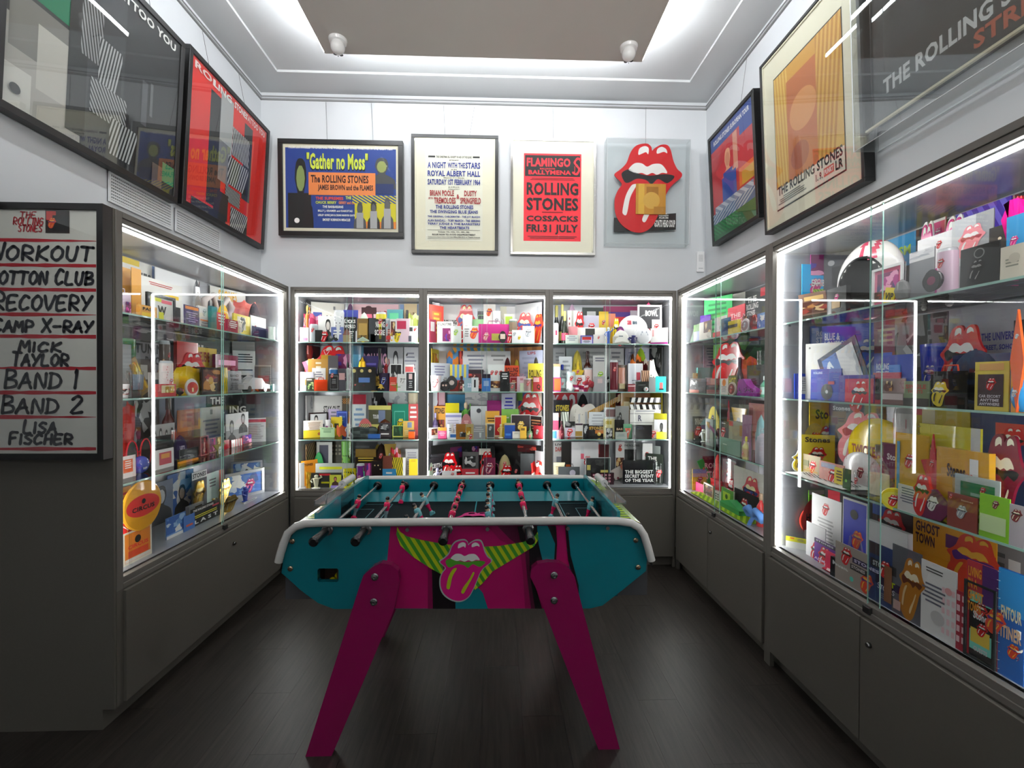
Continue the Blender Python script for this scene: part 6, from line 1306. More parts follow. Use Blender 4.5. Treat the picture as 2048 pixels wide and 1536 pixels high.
mug|899,652,925,684|n|e8ece8|T l 24 10 50|white mug with an olive emblem|mug
card|926,652,961,684|f|e8e8ea|T o 40 8 50;l 888 8 14 26 50 4|white card with an orange emblem|card
bag|957,640,1019,684|f|c83a88,a82a70|b b8b04a 40 46 50 44;T f 4 40 26|magenta handbag with an olive panel|handbag
tongue|1066,630,1088,684|f|o||orange and blue emblem at the end|emblem
disc|997,660,1014,684|n|2a1214,1a0c0c|b f0d8c8 10 20 80 50|black round badge with a white picture|badge
tongue|1014,662,1026,684|n|r||tiny red emblem pin|pin
card|1024,660,1045,684|n|eceef0|T s 10 14 30;T y 56 40 30|white strip of two stickers|sticker card
card|1045,652,1069,684|n|dcdde2|T s 24 14 54|grey sleeve with a pale emblem|record sleeve
box|857,640,872,684|n|a8304c|b e8e0e0 16 10 60 40|crimson tub|tub
@B2 2
card|1010,687,1087,765|b|9a6430|q C 0 0 100 100;s a8703a 8a5628 0 0 100 40 4 0|wooden crate panel|crate panel
card|905,690,960,740|b|58a0c8|s 58a0c8 e8a02a 0 0 100 60 4 .4|blue and orange striped towel|towel
card|960,688,1012,740|b|9ab8c8|s 9ab8c8 c8d07a 0 0 100 70 4 .4|pale blue and green striped towel|towel
card|858,700,878,745|b|e8d03a|q Y 10 10 80 80|yellow toucan card|card
card|878,702,893,745|b|b4a8a0|q R 0 50 100 50|grey and red photo card|card
cloth|893,700,926,760|c|e8883a,6aa0d0,5a88c0||orange and blue folded neckerchief|neckerchief
card|917,702,927,745|c|4a1c24|q R 0 0 100 100|thin maroon card|card
card|926,702,977,750|c|e6e4e6|l 99a 8 10 84 78 8|typed letter|letter
card|972,702,1021,750|c|dcdcdc|l 999 20 10 60 20 2;T r 2 62 24;T r 40 62 24;T r 74 62 24|white sheet edged with red lips|sheet
card:y6|1040,702,1086,775|c|b4b8d0|t a33a4a 36 3 34 7 LIPS;l a0a4c0 10 16 60 60 5|lilac sheet|sheet
card|856,727,901,770|c|e4e8f0|l 99b 8 10 70 40 4;T s 60 50 24|white signed certificate|certificate
cap|1006,715,1024,745|m|4a1c20,b8283a|l w 10 40 80 14 1|maroon striped cap|cap
cap|1026,719,1041,745|m|a8902a,e0c03a||mustard cap|cap
cap|1065,714,1080,745|m|3a342c,e8b83a||black and amber cap|cap
card|900,729,937,770|m|6a9ad0|s 6a9ad0 d8c84a 0 0 100 50 4 0;b c8463a 0 60 100 40|rainbow-striped towel card|towel
box|1009,731,1038,775|m|e0502a|t 3a1410 8 8 84 18 ROLLING;t 3a1410 8 28 80 16 STONES;b f0d8b8 30 48 40 20|orange-red ROLLING STONES box|box
card|1056,727,1086,760|m|ecd83a|t 2a2410 8 22 80 30 ROLLING;t 2a2410 8 56 76 26 STONES|yellow ROLLING STONES sign|sign
card|934,739,967,775|m|2a1420|q R 10 20 80 70|dark framed crimson picture|picture
card|976,729,1009,784|f|e8ecea|T r 14 22 22;T r 40 22 22;T r 66 22 22;q C 14 62 70 26|white card with three red emblems|card
box|1000,743,1019,784|n|1c1a1a|l e8e8e8 12 10 76 34 3;q K 10 50 80 30|black box with white lettering|box
disc|892,749,915,778|f|38423a,2a2a2a|c c8b8b0 50 50 30|dark turntable disc|disc
bottle|916,752,929,784|f|4a241a,3a1a14,5a2a1a||brown flask|flask
disc|879,762,899,785|n|1c1418,1c1418|c e8c8b8 30 40 14;c e8c8b8 70 40 14|black disc with two pale skulls|disc
cup|856,751,878,784|n|f6e8ea,f6e8ea|T r 12 10 70|white and red cup|cup
box|925,768,937,785|n|e8e0d0|c k 30 40 16;c k 70 70 16|large white die|die
card|928,756,946,785|n|8aa8b4|t dde 40 40 40 30 22|blue-grey card numbered 22|card
box|943,755,957,785|n|dfe4e6|t k 36 16 24 56 1|white block numbered 1|block
book|964,748,981,785|n|3f78c0|b 2a2030 0 0 100 24;b 9ab8e0 20 40 60 30|blue smartphone|phone
box|1019,752,1036,785|f|9a1c20|m e8a0a0 6 6 88 88 4;l e8c8a0 20 30 60 20 2|dark red box|box
pass|1034,748,1052,785|f|e8c4d0,c8a|c 88a 50 60 20;l a33 20 14 60 16 2|pink ring pass|pass
can|1018,766,1031,785|n|8a7c74||clay tub|tub
card|1040,766,1062,785|n|dce8c8|b 7ab83a 40 50 50 30|pale green card|card
box|1066,754,1085,785|n|a83a3a|b d8a8a8 4 4 60 30;t 3a2a18 40 50 40 40 Q|red patterned carton|carton
can|1048,757,1064,785|f|a88a86||pinkish tin|tin
@B2 3
card|893,789,972,830|b|4a9ac8|b 2a6a48 20 40 60 60;s 4ad0c8 4a9ac8 50 50 50 20 3 0|long sky blue box|box
card|930,783,975,815|b|8a8484|q W 0 0 100 30|grey box behind the blue one|box
card|1034,784,1087,850|b|e8d8c8|b 5a68b0 6 0 40 40;b 8ad05a 0 0 24 20|white sheet with a blue wedge|sheet
tongue|1036,784,1084,850|c|r||large glossy red lips balloon|balloon
bottle|857,783,876,850|c|b8303a,c8405a,d84a4a||crimson thermos bottle|bottle
card|877,783,890,830|c|e8b8c4|q R 0 30 100 70|pink narrow card|card
bag|974,788,1006,850|c|a83a84,c86aa8|t w 4 60 70 16 LICKS|purple LICKS carrier bag|carrier bag
card|1003,787,1031,840|c|c4c8dc|l 33a 12 10 80 76 9|lilac handwritten note|note
book|891,806,918,845|m|efe01e|T k 22 56 18;T k 44 56 18;T k 66 56 18|yellow book with three small emblems|book
figure|920,804,942,850|m|6ab04a,e0c8a8,g||green jester statuette|statuette
card|868,812,891,860|m|f0a83a|t 3a1c10 8 6 84 20 STONES;q C 20 46 70 44|orange poster|poster
card|941,812,974,862|m|dcdfe2|c 4a4a52 50 16 14;b c0182c 20 70 66 26|grey card with a red block and dark seal|card
card|1003,818,1037,860|m|8ac85a|b 4a5a4a 36 60 40 30;l w 20 30 30 10 1|lime green card|card
jar|1038,814,1052,850|m|3a5a44||green jar|jar
card|891,826,923,866|f|d8d4e0|b 8a8ab8 0 8 100 10;l aab 8 30 80 50 5|lilac ticket sheet|ticket
disc|921,824,944,858|f|e8b8c0,a86a6c|l e8c8c8 20 30 60 30 3|pink round badge|badge
card|971,822,999,862|f|efb03a|l 4a3010 10 26 80 20 2;b f8e0a0 0 46 100 10|orange booklet|booklet
card|989,831,1003,862|f|c8181e|m e8c8a0 0 0 100 100 8|small red card in cream border|card
card|1002,831,1013,862|f|eed22e|b 8a6a1a 30 40 40 14|small yellow card|card
card|1022,829,1061,870|f|2a1c20|m e8e0dc 0 0 100 100 3;T g 34 30 34|black card with a gold emblem outline|card
card|1060,830,1085,862|f|2a1a18|m ddd 0 0 100 100 4;l e8a070 8 20 80 50 4|dark card with orange lines|card
bottle|857,826,868,870|f|5a4a7a,a8a0d0,8a7aa8||small lilac bottle|bottle
card|856,854,880,884|n|f4f4f2|q C 20 12 54 56|white instant photograph|photograph
card|876,855,893,884|n|e8508a|b f0a03a 0 0 100 30;l f8c8d8 10 40 80 40 4|pink and orange card|card
mug|892,848,908,872|n|f2f4f6|l 555 20 20 60 30 2|white china mug|mug
card|897,866,921,884|n|eef2f6|b 2a68b0 14 20 70 50|white card with a blue boat shape|card
card|918,854,933,884|n|242034|t w 10 14 80 20 LOCAL;q B 10 40 80 40|dark LOCAL card|card
box|912,848,931,870|f|a8702a||wooden block|block
card|931,848,947,884|f|b4a06a|q Y 10 20 60 50|tan tin lid|lid
card|944,850,971,884|f|9a9a9c|l ccc 10 14 80 40 3|grey metal box|box
can|930,864,952,884|n|d8c06a||yellow shallow tin|tin
can|951,864,970,884|n|e0e4e4,c8c8c8|b e0402a 0 0 100 30|white and red tin|tin
frame|974,848,989,884|n|4a504e,bbb|T s 20 14 50|silver-framed emblem card|card
figure|994,848,1009,884|n|e8c87a,f0e0b0,w||gold and white dancer statuette|statuette
card|1009,846,1030,880|n|2050a8|b 4a8ae0 10 70 50 14;b c8b88a 0 0 100 14|royal blue card|card
card|1025,863,1046,884|n|e8e4d8|l aa9 12 14 50 30 3|cream postcard|postcard
card|1040,853,1053,884|n|e0b03a|b 7a5a1a 14 14 60 20|small amber card|card
bottle|1054,856,1066,884|n|6a8a64,5a7a54,8aa884||sage green bottle|bottle
bag|1065,846,1086,884|n|c83a44,a82a34|T w 30 20 40|red pouch|pouch
@B2 4
card|857,885,924,940|b|2a2c2e|q K 0 0 100 100;q P 60 10 40 30 4|charcoal poster|poster
card|924,885,990,940|b|241c24|q K 0 0 100 100;q P 30 10 30 40 5|black and violet poster|poster
card|990,885,1087,940|b|140c10|q K 0 0 60 100;q R 50 0 40 20 4|near-black poster|poster
book|858,903,918,950|c|46454a|T r 60 14 30|charcoal board with a red emblem corner|board
tongue|882,905,914,950|m|r||glossy red lips on the charcoal board|emblem
card|856,914,886,950|f|242228|t w 10 20 80 16 KEITH;l e8e0c0 10 46 80 30 3|black cushion card with pale lettering|card
disc|857,920,867,935|n|9ae08a,d8f0d0||green and white pin badge|badge
card|925,904,957,950|m|5c5a5a|q B 12 14 70 40;b c8b050 50 60 40 20|grey framed band photograph|photograph
box|958,893,981,935|m|241c1e|b f0ece0 0 6 100 18|black box with a white label|box
tongue|960,903,987,950|m|r||red enamelled emblem charm|charm
cap|995,910,1024,950|m|c8b888,b8a878||khaki sun hat|hat
mug|964,916,994,955|f|7a2a4a|T f 10 8 78|mauve mug with a pink emblem|mug
tongue|1001,930,1026,960|f|r||red rubber lips|rubber lips
cap|1020,928,1045,960|m|1c1c1e,141416||plain black cap|cap
bag|1041,896,1077,950|m|5a5e60,333|b 8a2a3a 10 56 80 26;t w 4 84 66 12 ON STAGE|grey bag marked ON STAGE|bag
card|1070,901,1088,950|m|f0e8ec|T r 16 26 50|white pass with a red emblem|pass
cloth|1062,922,1088,960|f|e8302c,f0d8d0,e03028||red and white striped cloth|cloth
tongue|904,930,926,960|f|r||small red lips box|box
disc|891,930,904,950|n|a83a30,c86050||orange-red badge|badge
figure|864,936,884,960|n|c8c4e0,b8b4d8,w||lilac winged ornament|ornament
card|884,942,913,965|n|f0eeee|T r 60 10 24|white gift box|gift box
card|924,938,957,965|n|c02a3a|l w 10 20 80 40 2|crimson ticket pack|ticket
@B3 1
card|1165,615,1209,650|b|4a5450|b e8ecec 20 10 40 20;q W 50 40 50 40|dark green and white poster|poster
card|1207,606,1277,655|b|d8283a|b a8366a 0 0 100 14;b 5a3a9a 0 14 100 12;b e86a3a 0 62 100 38;t w 2 46 74 24 WORKOUT;b f4e8f4 76 10 20 16|striped purple and red WORKOUT poster|poster
card|1276,606,1324,665|b|242022|t e8e8e8 30 12 60 16 BOWL;b e0dce4 60 40 26 16|black poster reading BOWL|poster
card|1321,600,1337,680|b|cbb8cc|q P 30 10 50 60|lilac banner at the end|banner
wine|1107,605,1121,670|c|1c1c12,ece07a,e8d88a||yellow-foiled champagne bottle, the tall first of three|champagne bottle
wine|1119,606,1132,668|c|1c1c12,ece07a,ece07a||yellow-foiled champagne bottle, the middle of three|champagne bottle
cap|1133,603,1157,640|m|c8a8c0,8a3aa0|T w 20 10 50|white and violet hat|hat
box|1135,621,1155,660|f|f0e8e6|b a8a8a0 40 0 20 100;l a66 10 20 20 60 4|white and grey carton|carton
tongue|1150,623,1168,660|f|r||red rubber emblem|emblem
card|1167,631,1198,665|f|b4b0c0|T r 30 24 44|lilac-grey sleeve with a red emblem|record sleeve
card|1198,623,1217,655|c|eec83a|T r 30 24 40|yellow card with a red emblem|card
card|1216,627,1231,660|c|e88a6a|b e8c03a 0 40 100 60|coral and yellow card|card
tongue|1226,636,1239,668|f|y||yellow bee-like emblem|emblem
cap|1286,598,1312,640|m|e84a84,d83a74|c 3a1a2a 50 40 16|hot pink cap|cap
frame|1275,610,1323,665|m|2c2a2e,e8e8ea|t w 30 10 60 16 BOWL;b 9a3a44 30 60 40 40|white-framed black poster|poster
card|1304,639,1324,668|f|dcdcd8|T r 20 16 50;b 6aa88a 50 70 50 30|small white card with a coral emblem|card
rugby|1240,629,1300,658|f|f4f4f4,f0f0f0|b c8485a 16 0 18 24;b 4a5a6a 40 4 20 18|white souvenir football|football
disc|1231,650,1251,675|f|c88ac8,7a2a7a|T p 20 10 50|purple bottle-top badge|badge
wine|1124,622,1137,686|n|1c2414,ece07a,d84a70||yellow-foiled champagne bottle with a pink label|champagne bottle
candle|1107,646,1118,684|n|w||x|x
box|1137,653,1155,684|f|d88a90|b f4f0f0 10 50 80 40|pink and white box|box
card|1153,655,1212,684|f|ece8e0|b 2c2c28 30 6 32 60|cream board with a black arch|board
frame|1161,671,1186,685|n|dcdcf0,5a4aa8||purple-framed little card|card
card|1187,669,1211,685|n|e4e0dc|T r 34 14 20|white ticket with a red stamp|ticket
book|1131,670,1157,685|n|c8d0c8|l 889 6 10 88 60 3|stacked pale magazines|magazine
figure|1209,654,1227,684|n|4a6ac0,d8e8e0,d||blue and green statuette|statuette
cap|1226,660,1262,682|f|ecebe6,dcdad2|l 567 10 40 60 30 1|white baseball cap|cap
mug|1223,673,1260,688|n|c8c2b0||shallow silver bowl|bowl
ball|1272,654,1306,687|f|f2f2f6|l 34507a 10 10 80 44 4|white ball with navy lettering|ball
figure|1254,670,1284,687|n|3a3a6a,4a4a8a,s||low navy figure group|statuette
card|1301,657,1336,684|n|f2f0ee|b e8b0b0 10 10 10 40;b a02a80 0 86 100 14|white card over a purple strip|card
@B3 2
card|1107,689,1132,745|b|b4b6ba|l 8a8c92 6 10 88 50 6|grey folded papers|papers
card|1157,688,1216,745|b|c2c4c4|l a0a2a4 8 8 84 60 6|pale grey letter|letter
card|1216,688,1250,740|b|c8c8ca|l 90929a 16 8 60 50 5;v 2c2c34 40 60 56 40 c8b8a8|grey sheet with a small bust|sheet
card|1248,688,1300,740|b|b0b2c8|l 8a8cb0 14 8 70 30 4|blue-grey letter|letter
card|1299,688,1324,770|b|5a585a|q B 0 0 100 60|dark grey portrait sheet|poster
card|1322,688,1337,760|b|b8a8b8|q C 0 0 100 40;q P 10 40 80 60 5|mottled pink cloth panel|panel
card|1130,689,1157,735|b|c0ccd0|l 7a3a4a 10 70 80 30 5|pale card with crimson marks|card
cap|1143,701,1168,735|m|e0cc5a,d8c040|b 8a6a2a 10 20 70 16|straw yellow hat|hat
star|1143,719,1169,750|f|e0c02a||yellow star badge with a red emblem|star badge
bottle|1168,702,1185,755|m|4a1a10,3a140c,5a2014||dark red stoneware bottle|bottle
cap|1269,695,1298,730|m|8aa82a,7a3a1a|b 6a3a1a 50 30 40 40|olive and brown cap|cap
cloth|1262,706,1284,760|f|d8702a,4a2a1a||rust orange scarf|scarf
cloth|1280,716,1304,765|m|5a1c1e,e8d8c8,7a2a2a||maroon patterned shirt|shirt
shoe|1299,718,1324,765|f|f0ece4,e8e4da,222||spotted white sneaker|sneaker
card|1118,713,1144,765|m|b8bcc0|l 8a8e94 10 12 80 60 5|grey-silver sleeve|record sleeve
card|1186,711,1213,765|f|c8c8c6|l 667 10 6 80 14 2;T l 34 44 44|white poster with a lime emblem|poster
cbottle|1119,729,1132,785|f|d8e8e8,2a3aa0,b8d0d0||water bottle with a blue cap|water bottle
box|1107,728,1120,770|m|bfe8dc|b e8a078 0 0 100 10|mint box|box
box|1213,753,1237,785|f|181818|t e8e8e8 6 20 88 20 STONES;b b8d03a 40 50 50 24|black box with white letters and a lime label|box
can|1168,736,1187,770|f|e8ccc8,e8ccc8|T r 20 30 40|white and crimson tin|tin
can|1221,720,1238,765|m|6a1c2a||dark crimson canister|canister
box|1236,730,1254,785|f|4a3424|b b87860 8 10 70 60;b c8b88a 16 70 60 20|bronze jukebox model|jukebox
frame|1256,727,1285,775|f|e0e2ea,f0f0f0|b c8485a 60 30 30 30;l 889 10 60 80 30 3|white numbered calendar|calendar
card|1283,741,1299,775|f|c89a78|s c89a78 5a3a2a 0 0 100 100 4 .4|tan striped card|card
card|1148,750,1170,785|f|efecec|T r 22 14 54|white card with dark red lips|card
bow|1170,760,1186,785|n|b0404a||crimson boxing glove|glove
can|1134,743,1152,768|f|c8d8d8||white bell-like pot|pot
mask|1134,760,1154,785|n|eceeee||crumpled white napkin|napkin
cloth|1148,768,1176,786|n|a82a3c,e8d0d8,8a2a5a||red and white bandana|bandana
box|1107,755,1122,786|n|f06a3a|m c82a8a 0 0 100 100 6|orange and magenta box|box
card|1188,753,1212,785|n|a8a4a8|b d0b8b8 30 14 40 30|grey framed card|card
book|1271,763,1299,785|n|222420|l 555 10 30 70 20 1|black transistor radio|radio
card|1256,768,1271,785|n|8a2a34|b e8c8c8 0 20 100 14|small crimson box|box
egg|1289,774,1298,786|n|dfe4e4||white golf-ball ornament|golf ball
card|1298,755,1312,785|n|7a7c7c||plain slate card|card
card|1311,753,1332,784|n|3ad0d0|b f06a6a 40 40 30 40;b 222 34 80 44 8|turquoise card with a coral figure|card
@B3 3
card|1107,779,1154,825|b|b81c2c|t d8c8d0 0 6 26 26 K;t d0d0d4 34 4 28 50 0;t d0d0d4 66 4 30 50 2|crimson sign with silver figures 02|sign
card|1179,782,1216,830|b|c0c0c4|s c0c0c4 8a8a92 0 0 100 100 4 0|silver blinds-like panel|panel
card|1216,782,1246,830|b|a8a884|l d8c8c8 60 10 40 20 2;q Y 0 20 50 40 4|olive photo sheet|sheet
card|1269,785,1300,825|b|a8683a|c e8d8a8 50 20 4|rust brown card|card
card|1300,783,1335,860|b|a8961c|b 3a2a10 34 36 20 20;b 3a2a10 62 36 20 20|olive yellow panel with dark digits|panel
cap|1152,788,1182,825|c|1a1c1e,141414||black felt hat|hat
card|1232,782,1253,820|c|c88c94|q R 0 0 100 60 5|dusty pink card|card
card|1107,800,1140,860|c|17141c|t e8d03a 14 14 80 18 STONES;t c8763a 10 36 80 14 ON TOUR|black card with yellow and orange lettering|card
guitar|1139,785,1250,852|m|e6e2d8,c89a4a||cream electric guitar with silver floral print and tan neck|guitar
box|1242,785,1268,845|c|c89a5a|b e8d8a8 20 20 50 20|tan wooden stave|stave
clapper|1260,791,1322,862|m|||l 778 4 4 90 6 1;b 888 0 14 100 2;b 888 0 46 100 2;t 556 26 20 12 22 R|black and white film clapperboard|clapperboard
card|1178,824,1212,862|f|e8ecf0|l c0c4cc 10 10 80 60 5|white check sheet|sheet
card|1208,815,1238,860|f|d8dce0|b 8a6a6a 10 6 80 26;b 8a8a9a 6 60 88 14|pale ticket with two pictures|ticket
card|1231,812,1258,860|c|8a8a88|v 222 10 20 50 80 999|grey photo of a figure|photograph
box|1122,824,1137,880|f|8a9488|s e8ece0 8a9488 0 0 100 100 3 .4|pale green striped box|box
card|1130,843,1150,884|f|c8c0d0|q B 0 0 100 40;T r 20 46 60|photo card with a red emblem|card
card|1149,846,1167,884|f|d8d4d0|b 3a2030 8 4 84 12;b a8843a 10 60 76 36|card showing a gold cup|card
card|1166,848,1178,884|f|2a2a2c|q B 0 0 100 100 6|black and white photo strip|photograph
box|1177,851,1210,884|f|1c1410|t d8a84a 4 10 88 26 STONES;b c8782a 40 40 50 30;c e8c85a 64 74 16|black tin lettered in gold|tin
card|1207,838,1230,884|f|e8dca0|b c8b03a 10 10 60 20;q B 20 50 60 50|pale yellow ticket|ticket
bag|1230,833,1249,884|f|2a2624,1c1a1a|b 1a1410 0 40 100 50;t e8c8a0 6 44 88 16 BAR|black bag lettered BAR|bag
card|1247,848,1264,880|n|7ab08a|diamond|sea green card|card
tri|1250,856,1262,884|.07|d8684a||coral tulip shape|ornament
card|1231,864,1254,884|n|c0c8c0|l 9aa 10 30 80 40 3|pale green folded card|card
card|1308,826,1334,850|f|f0e43a|b 8a7a1a 10 24 80 30;b f4f0c8 0 78 100 22|yellow label|label
card|1308,839,1333,884|n|eeeef2|v 333 30 16 60 84 555|white card with a dark shirt|card
card|1277,860,1316,884|n|d8c4c4|T r 64 10 26;l a99 10 16 50 50 4|pink ticket with an emblem|ticket
card|1313,864,1333,884|.08|f4ea1e|l e0d020 10 10 80 60 3|bright yellow card|card
box|1265,850,1304,884|f|221c1e|l 556 6 10 60 24 3|black cutlery box|box
card|1106,826,1117,884|n|d8486a|b c8d0f0 0 0 100 30|pink and white sheet at the end|sheet
card|1105,860,1126,885|.08|dcd4dc|b 4a8ad8 0 10 36 80;b e8b8b8 50 10 40 60|pale card with a blue figure|card
bottle|1119,842,1129,884|.08|5a1424,3a0c14,7a1c2c||crimson little bottle|bottle
@B3 4
card|1107,884,1136,975|b|e8e4e2|t 444 10 4 60 6 LIVE;t d8504a 12 14 60 12 DARK;b 8a8a94 20 40 60 24|white poster with red lettering|poster
box|1123,884,1145,955|c|34302e|b c8602a 40 60 40 30|black instrument case with an orange figure|case
card|1196,889,1219,950|c|5a0c10|q R 0 0 100 100|dark crimson drape|drape
box|1143,884,1197,960|m|e6e4e6|b d8dade 34 12 12 70;b e86a80 34 30 12 14;T r 46 36 26|white bottle gift box with red lips|gift box
card|1246,886,1290,950|b|cfd2d2|t 555 4 4 70 6 THE ROLLING;q K 0 18 60 80|band poster headed THE ROLLING|poster
card|1284,888,1320,950|b|c2ccc8|t 555 0 6 60 6 STONES;q K 0 20 30 60|poster headed STONES|poster
card|1318,884,1337,950|b|3a3842|q K 0 0 40 100|dark grey panel at the end|panel
card|1231,884,1249,950|c|ecebea|c e0604a 50 20 22;T r 34 6 36;q C 6 42 88 34;b c8a03a 6 78 40 18|white card with red emblem and portraits, first of two|card
card|1285,887,1305,945|c|ecebe9|T r 24 22 40;q C 0 60 100 40|white card with red emblem and portraits, second of two|card
card|1291,906,1326,965|m|2a3228|t w 14 10 50 14 THE;t w 8 26 60 14 ROLLING;t w 20 42 60 12 STONES;b d8364a 10 56 40 20|dark green card lettered in white brush|card
card|1107,925,1130,965|f|efe7c4|l c8a86a 14 20 60 40 4|cream note|note
bag|1117,928,1160,970|f|4c5052,222|c a09aa8 70 30 24;b 26262a 60 60 26 14|grey and lilac pouch|pouch
card|1171,915,1221,960|f|2c2e2e|m f0f0f0 0 0 100 100 2;b c8b860 6 30 16 20;q K 20 10 70 70;b c8b860 60 50 30 20|black picture card with gold limbs|card
box|1182,946,1228,985|n|3a1c24|g c88a98 8 10 84 80 5 3|maroon patterned box|box
card:r-28|1221,922,1268,975|m|ecdcd4|b f08a70 50 0 50 60;c 8a1c34 16 90 10|white and coral pennant standing aslant|pennant
box|1246,920,1311,975|f|17161a|t w 6 42 86 15 THE BIGGEST;t w 6 60 88 14 SECRET EVENT;t w 6 78 88 14 OF THE YEAR|black box reading THE BIGGEST SECRET EVENT OF THE YEAR|box
glass|1308,927,1332,977|n|e8f0f0|T r 20 20 56|clear tumbler with a red emblem|tumbler
@R1 1
card|1373,594,1432,660|b|5a2c48|c b8a0b8 56 70 30;q K 30 40 60 60 6|maroon poster with a pale arc|poster
card|1430,577,1491,660|b|ddd8d2|b 6a6c70 50 30 50 20;l c88 10 14 50 8 2|pale poster with a grey sweep|poster
card|1490,570,1533,670|b|3c4042|t w 12 14 44 12 THE;t w 8 28 56 12 ROLLING;t w 10 42 40 10 STONES;b d8283a 74 4 24 16;q C 20 56 80 40|black poster with white brush lettering and a red corner|poster
card|1408,598,1464,650|m|3fce70|l 1f8a4a 10 14 76 66 6|bright green handwritten sheet|sheet
card|1455,612,1489,655|f|d8283c|t f4c8c8 18 22 60 14 THE;t f4c8c8 10 40 76 14 ROLLING;l f4a8a8 10 60 76 20 3|red leaflet with pale lettering|leaflet
card|1400,632,1421,665|f|5a1ca0|b e8406a 50 60 50 40|violet card|card
jar|1478,628,1496,665|f|e0884a|q C 0 0 100 100|orange-lidded jar|jar
tri:r180|1374,647,1400,687|n|d8f4dc||white and green cone lantern|lantern
card|1387,648,1406,684|n|b4bce8|b 5a8a3a 0 0 60 40|lilac box with a green corner|box
card|1398,643,1422,670|n|f0e8dc|q C 40 0 60 60 4|cream card with orange print|card
card|1429,633,1452,676|m|f0eeec|v 5a1c18 30 40 60 60 c89a7a|white card with a small bust|card
pillow|1438,636,1456,672|n|4a6a8c|b 3a5a7a 20 20 60 30|blue hooded plush|plush toy
box|1456,641,1475,668|n|e8cc2a|b 4a3a1a 0 30 100 24|yellow and black box|box
disc|1481,640,1497,665|n|e8dcdc,8a6a6a|T s 30 10 40|white-rimmed round plaque|plaque
card|1499,628,1531,665|f|4a2a38|q R 0 0 50 100;q S 50 0 50 100|row of small red and blue figures card|card
card|1425,664,1441,681|n|d8302a||small red packet|packet
crystal|1403,664,1425,684|.07|w||clear faceted crystal lump|crystal
@R1 2
card|1375,688,1426,770|b|9a8ca0|l 4a4668 8 6 60 84 14|mauve typed sheet|sheet
card|1426,680,1530,760|b|5a5c50|q G 0 0 100 100 16|olive camouflage backing|backing
tongue|1424,683,1488,775|m|r||large red inflatable emblem|inflatable
cloth|1470,712,1510,775|m|c8442e,a83424||red rubber glove|glove
wine|1464,715,1480,765|f|2a1c38,4a2038,c04860|T r 10 0 70|dark bottle with a crimson emblem|bottle
jar|1502,702,1532,745|m|efd86a,efd86a|l 6a6a2a 4 10 60 30 2;b 4a4a3a 0 56 100 24|yellow lidded cup|cup
box|1494,730,1532,788|m|3c3f40|l 555 0 40 70 6 1|charcoal camera bag|camera bag
box|1391,737,1426,770|m|6aa8a0|b d8e8ec 40 40 44 40;b 2a5a78 86 30 14 50|teal glass box|box
card|1376,747,1401,784|f|f0e2b0|b e8b86a 20 6 70 10|cream card|card
card|1379,757,1412,785|.13|2a2628|q B 6 10 50 60;b b86a5a 0 80 60 20|black photo card|card
box|1413,757,1441,786|.1|8a4a48|b c89088 30 0 40 40;b 2a2624 0 44 100 30|brown and black boombox|boombox
card|1439,757,1457,788|n|ece2d8|c e8892a 50 26 22;l aaa 16 50 68 40 4|white tag with an orange dome|tag
card|1456,751,1473,780|f|6a6422|t d8c83a 10 10 80 40 HOT|olive hot sauce label|label
disc|1455,766,1470,786|n|d8c8b8,7a2a24||round cream-rimmed watch|watch
shoe|1475,757,1512,789|n|a04aa0,8a3a90,2c3a2c||purple sneaker with a green strap|sneaker
bottle|1512,752,1531,793|n|4a9a7a,cfd8d8,a8c8c0||green hand-wash bottle|bottle
@R1 3
card|1410,797,1530,850|b|4a3a38|b 8a8a7a 50 10 30 60;q K 0 0 60 60|brown and grey backing card|backing
card|1497,807,1530,850|c|d88a88|b c0505a 4 10 24 40;l b86a6a 10 60 60 20 2|pink towel card|towel
disc|1408,803,1430,840|c|6a3a7a,d8c8e0||purple and white plate|plate
disc|1415,807,1438,845|m|e8d24a,c8b83a|T k 24 20 40|yellow plate|plate
house|1379,812,1417,860|c|8a7ab0,8ac0d8||lilac box with a teal roof|box
tri|1462,816,1492,862|m|e0b84a||amber inverted triangle glass|ornament
figure|1450,800,1459,862|m|c82a44,d83a54,k||lollipop with a red emblem|lollipop
card|1370,829,1413,888|f|2e2e30|t e8e8e8 16 8 60 12 ROLLING;t e8e8e8 16 21 54 12 STONES;T r 14 40 50;c e8e0e0 10 92 5|black ROLLING STONES card with a red emblem|card
figure|1390,857,1412,890|n|c8ccc8,d8dcd8,k||silver statuette with a bowed figure|statuette
box|1411,838,1426,880|f|8a9a92|q K 20 10 40 80 4|grey marker box|box
guitar:y-70|1420,843,1442,895|f|4a4650,b8a||small black model guitar|model guitar
card|1438,842,1457,892|m|2c2c30|T r 20 20 50;l e8e8e8 20 6 60 6 1|black card with red lips|card
card|1457,844,1503,900|f|a8a488|b c8283a 0 0 20 16;b b88a4a 50 10 44 30;m 8a8670 0 0 100 100 2|tan leaflet with a gold emblem|leaflet
card|1484,830,1502,862|m|9a6a8a|b e0c8d8 20 60 60 20|mauve card|card
crystal|1499,828,1528,885|f|7aa0a4||teal glass cluster|glass ornament
card|1440,878,1480,908|n|7aa088|l c8d8c8 10 40 30 16 1|green translucent envelope|envelope
bottle|1477,872,1494,918|n|c8c07a,d8d04a,b89a6a||yellow squash bottle|bottle
bag|1506,855,1533,935|n|b8b4be,a8a4ae||clear grey plastic bag|bag
@R1 4
card|1368,898,1390,950|b|ecd22a|l c8a818 30 10 50 10 1|bright yellow card|card
card|1383,896,1427,940|b|7a1c40|t f0c8d8 8 20 60 16 ROLL;t f0c8d8 14 44 76 24 STONES|maroon STONES sign|sign
pillow|1402,925,1432,985|c|8a8662||olive canvas bag|canvas bag
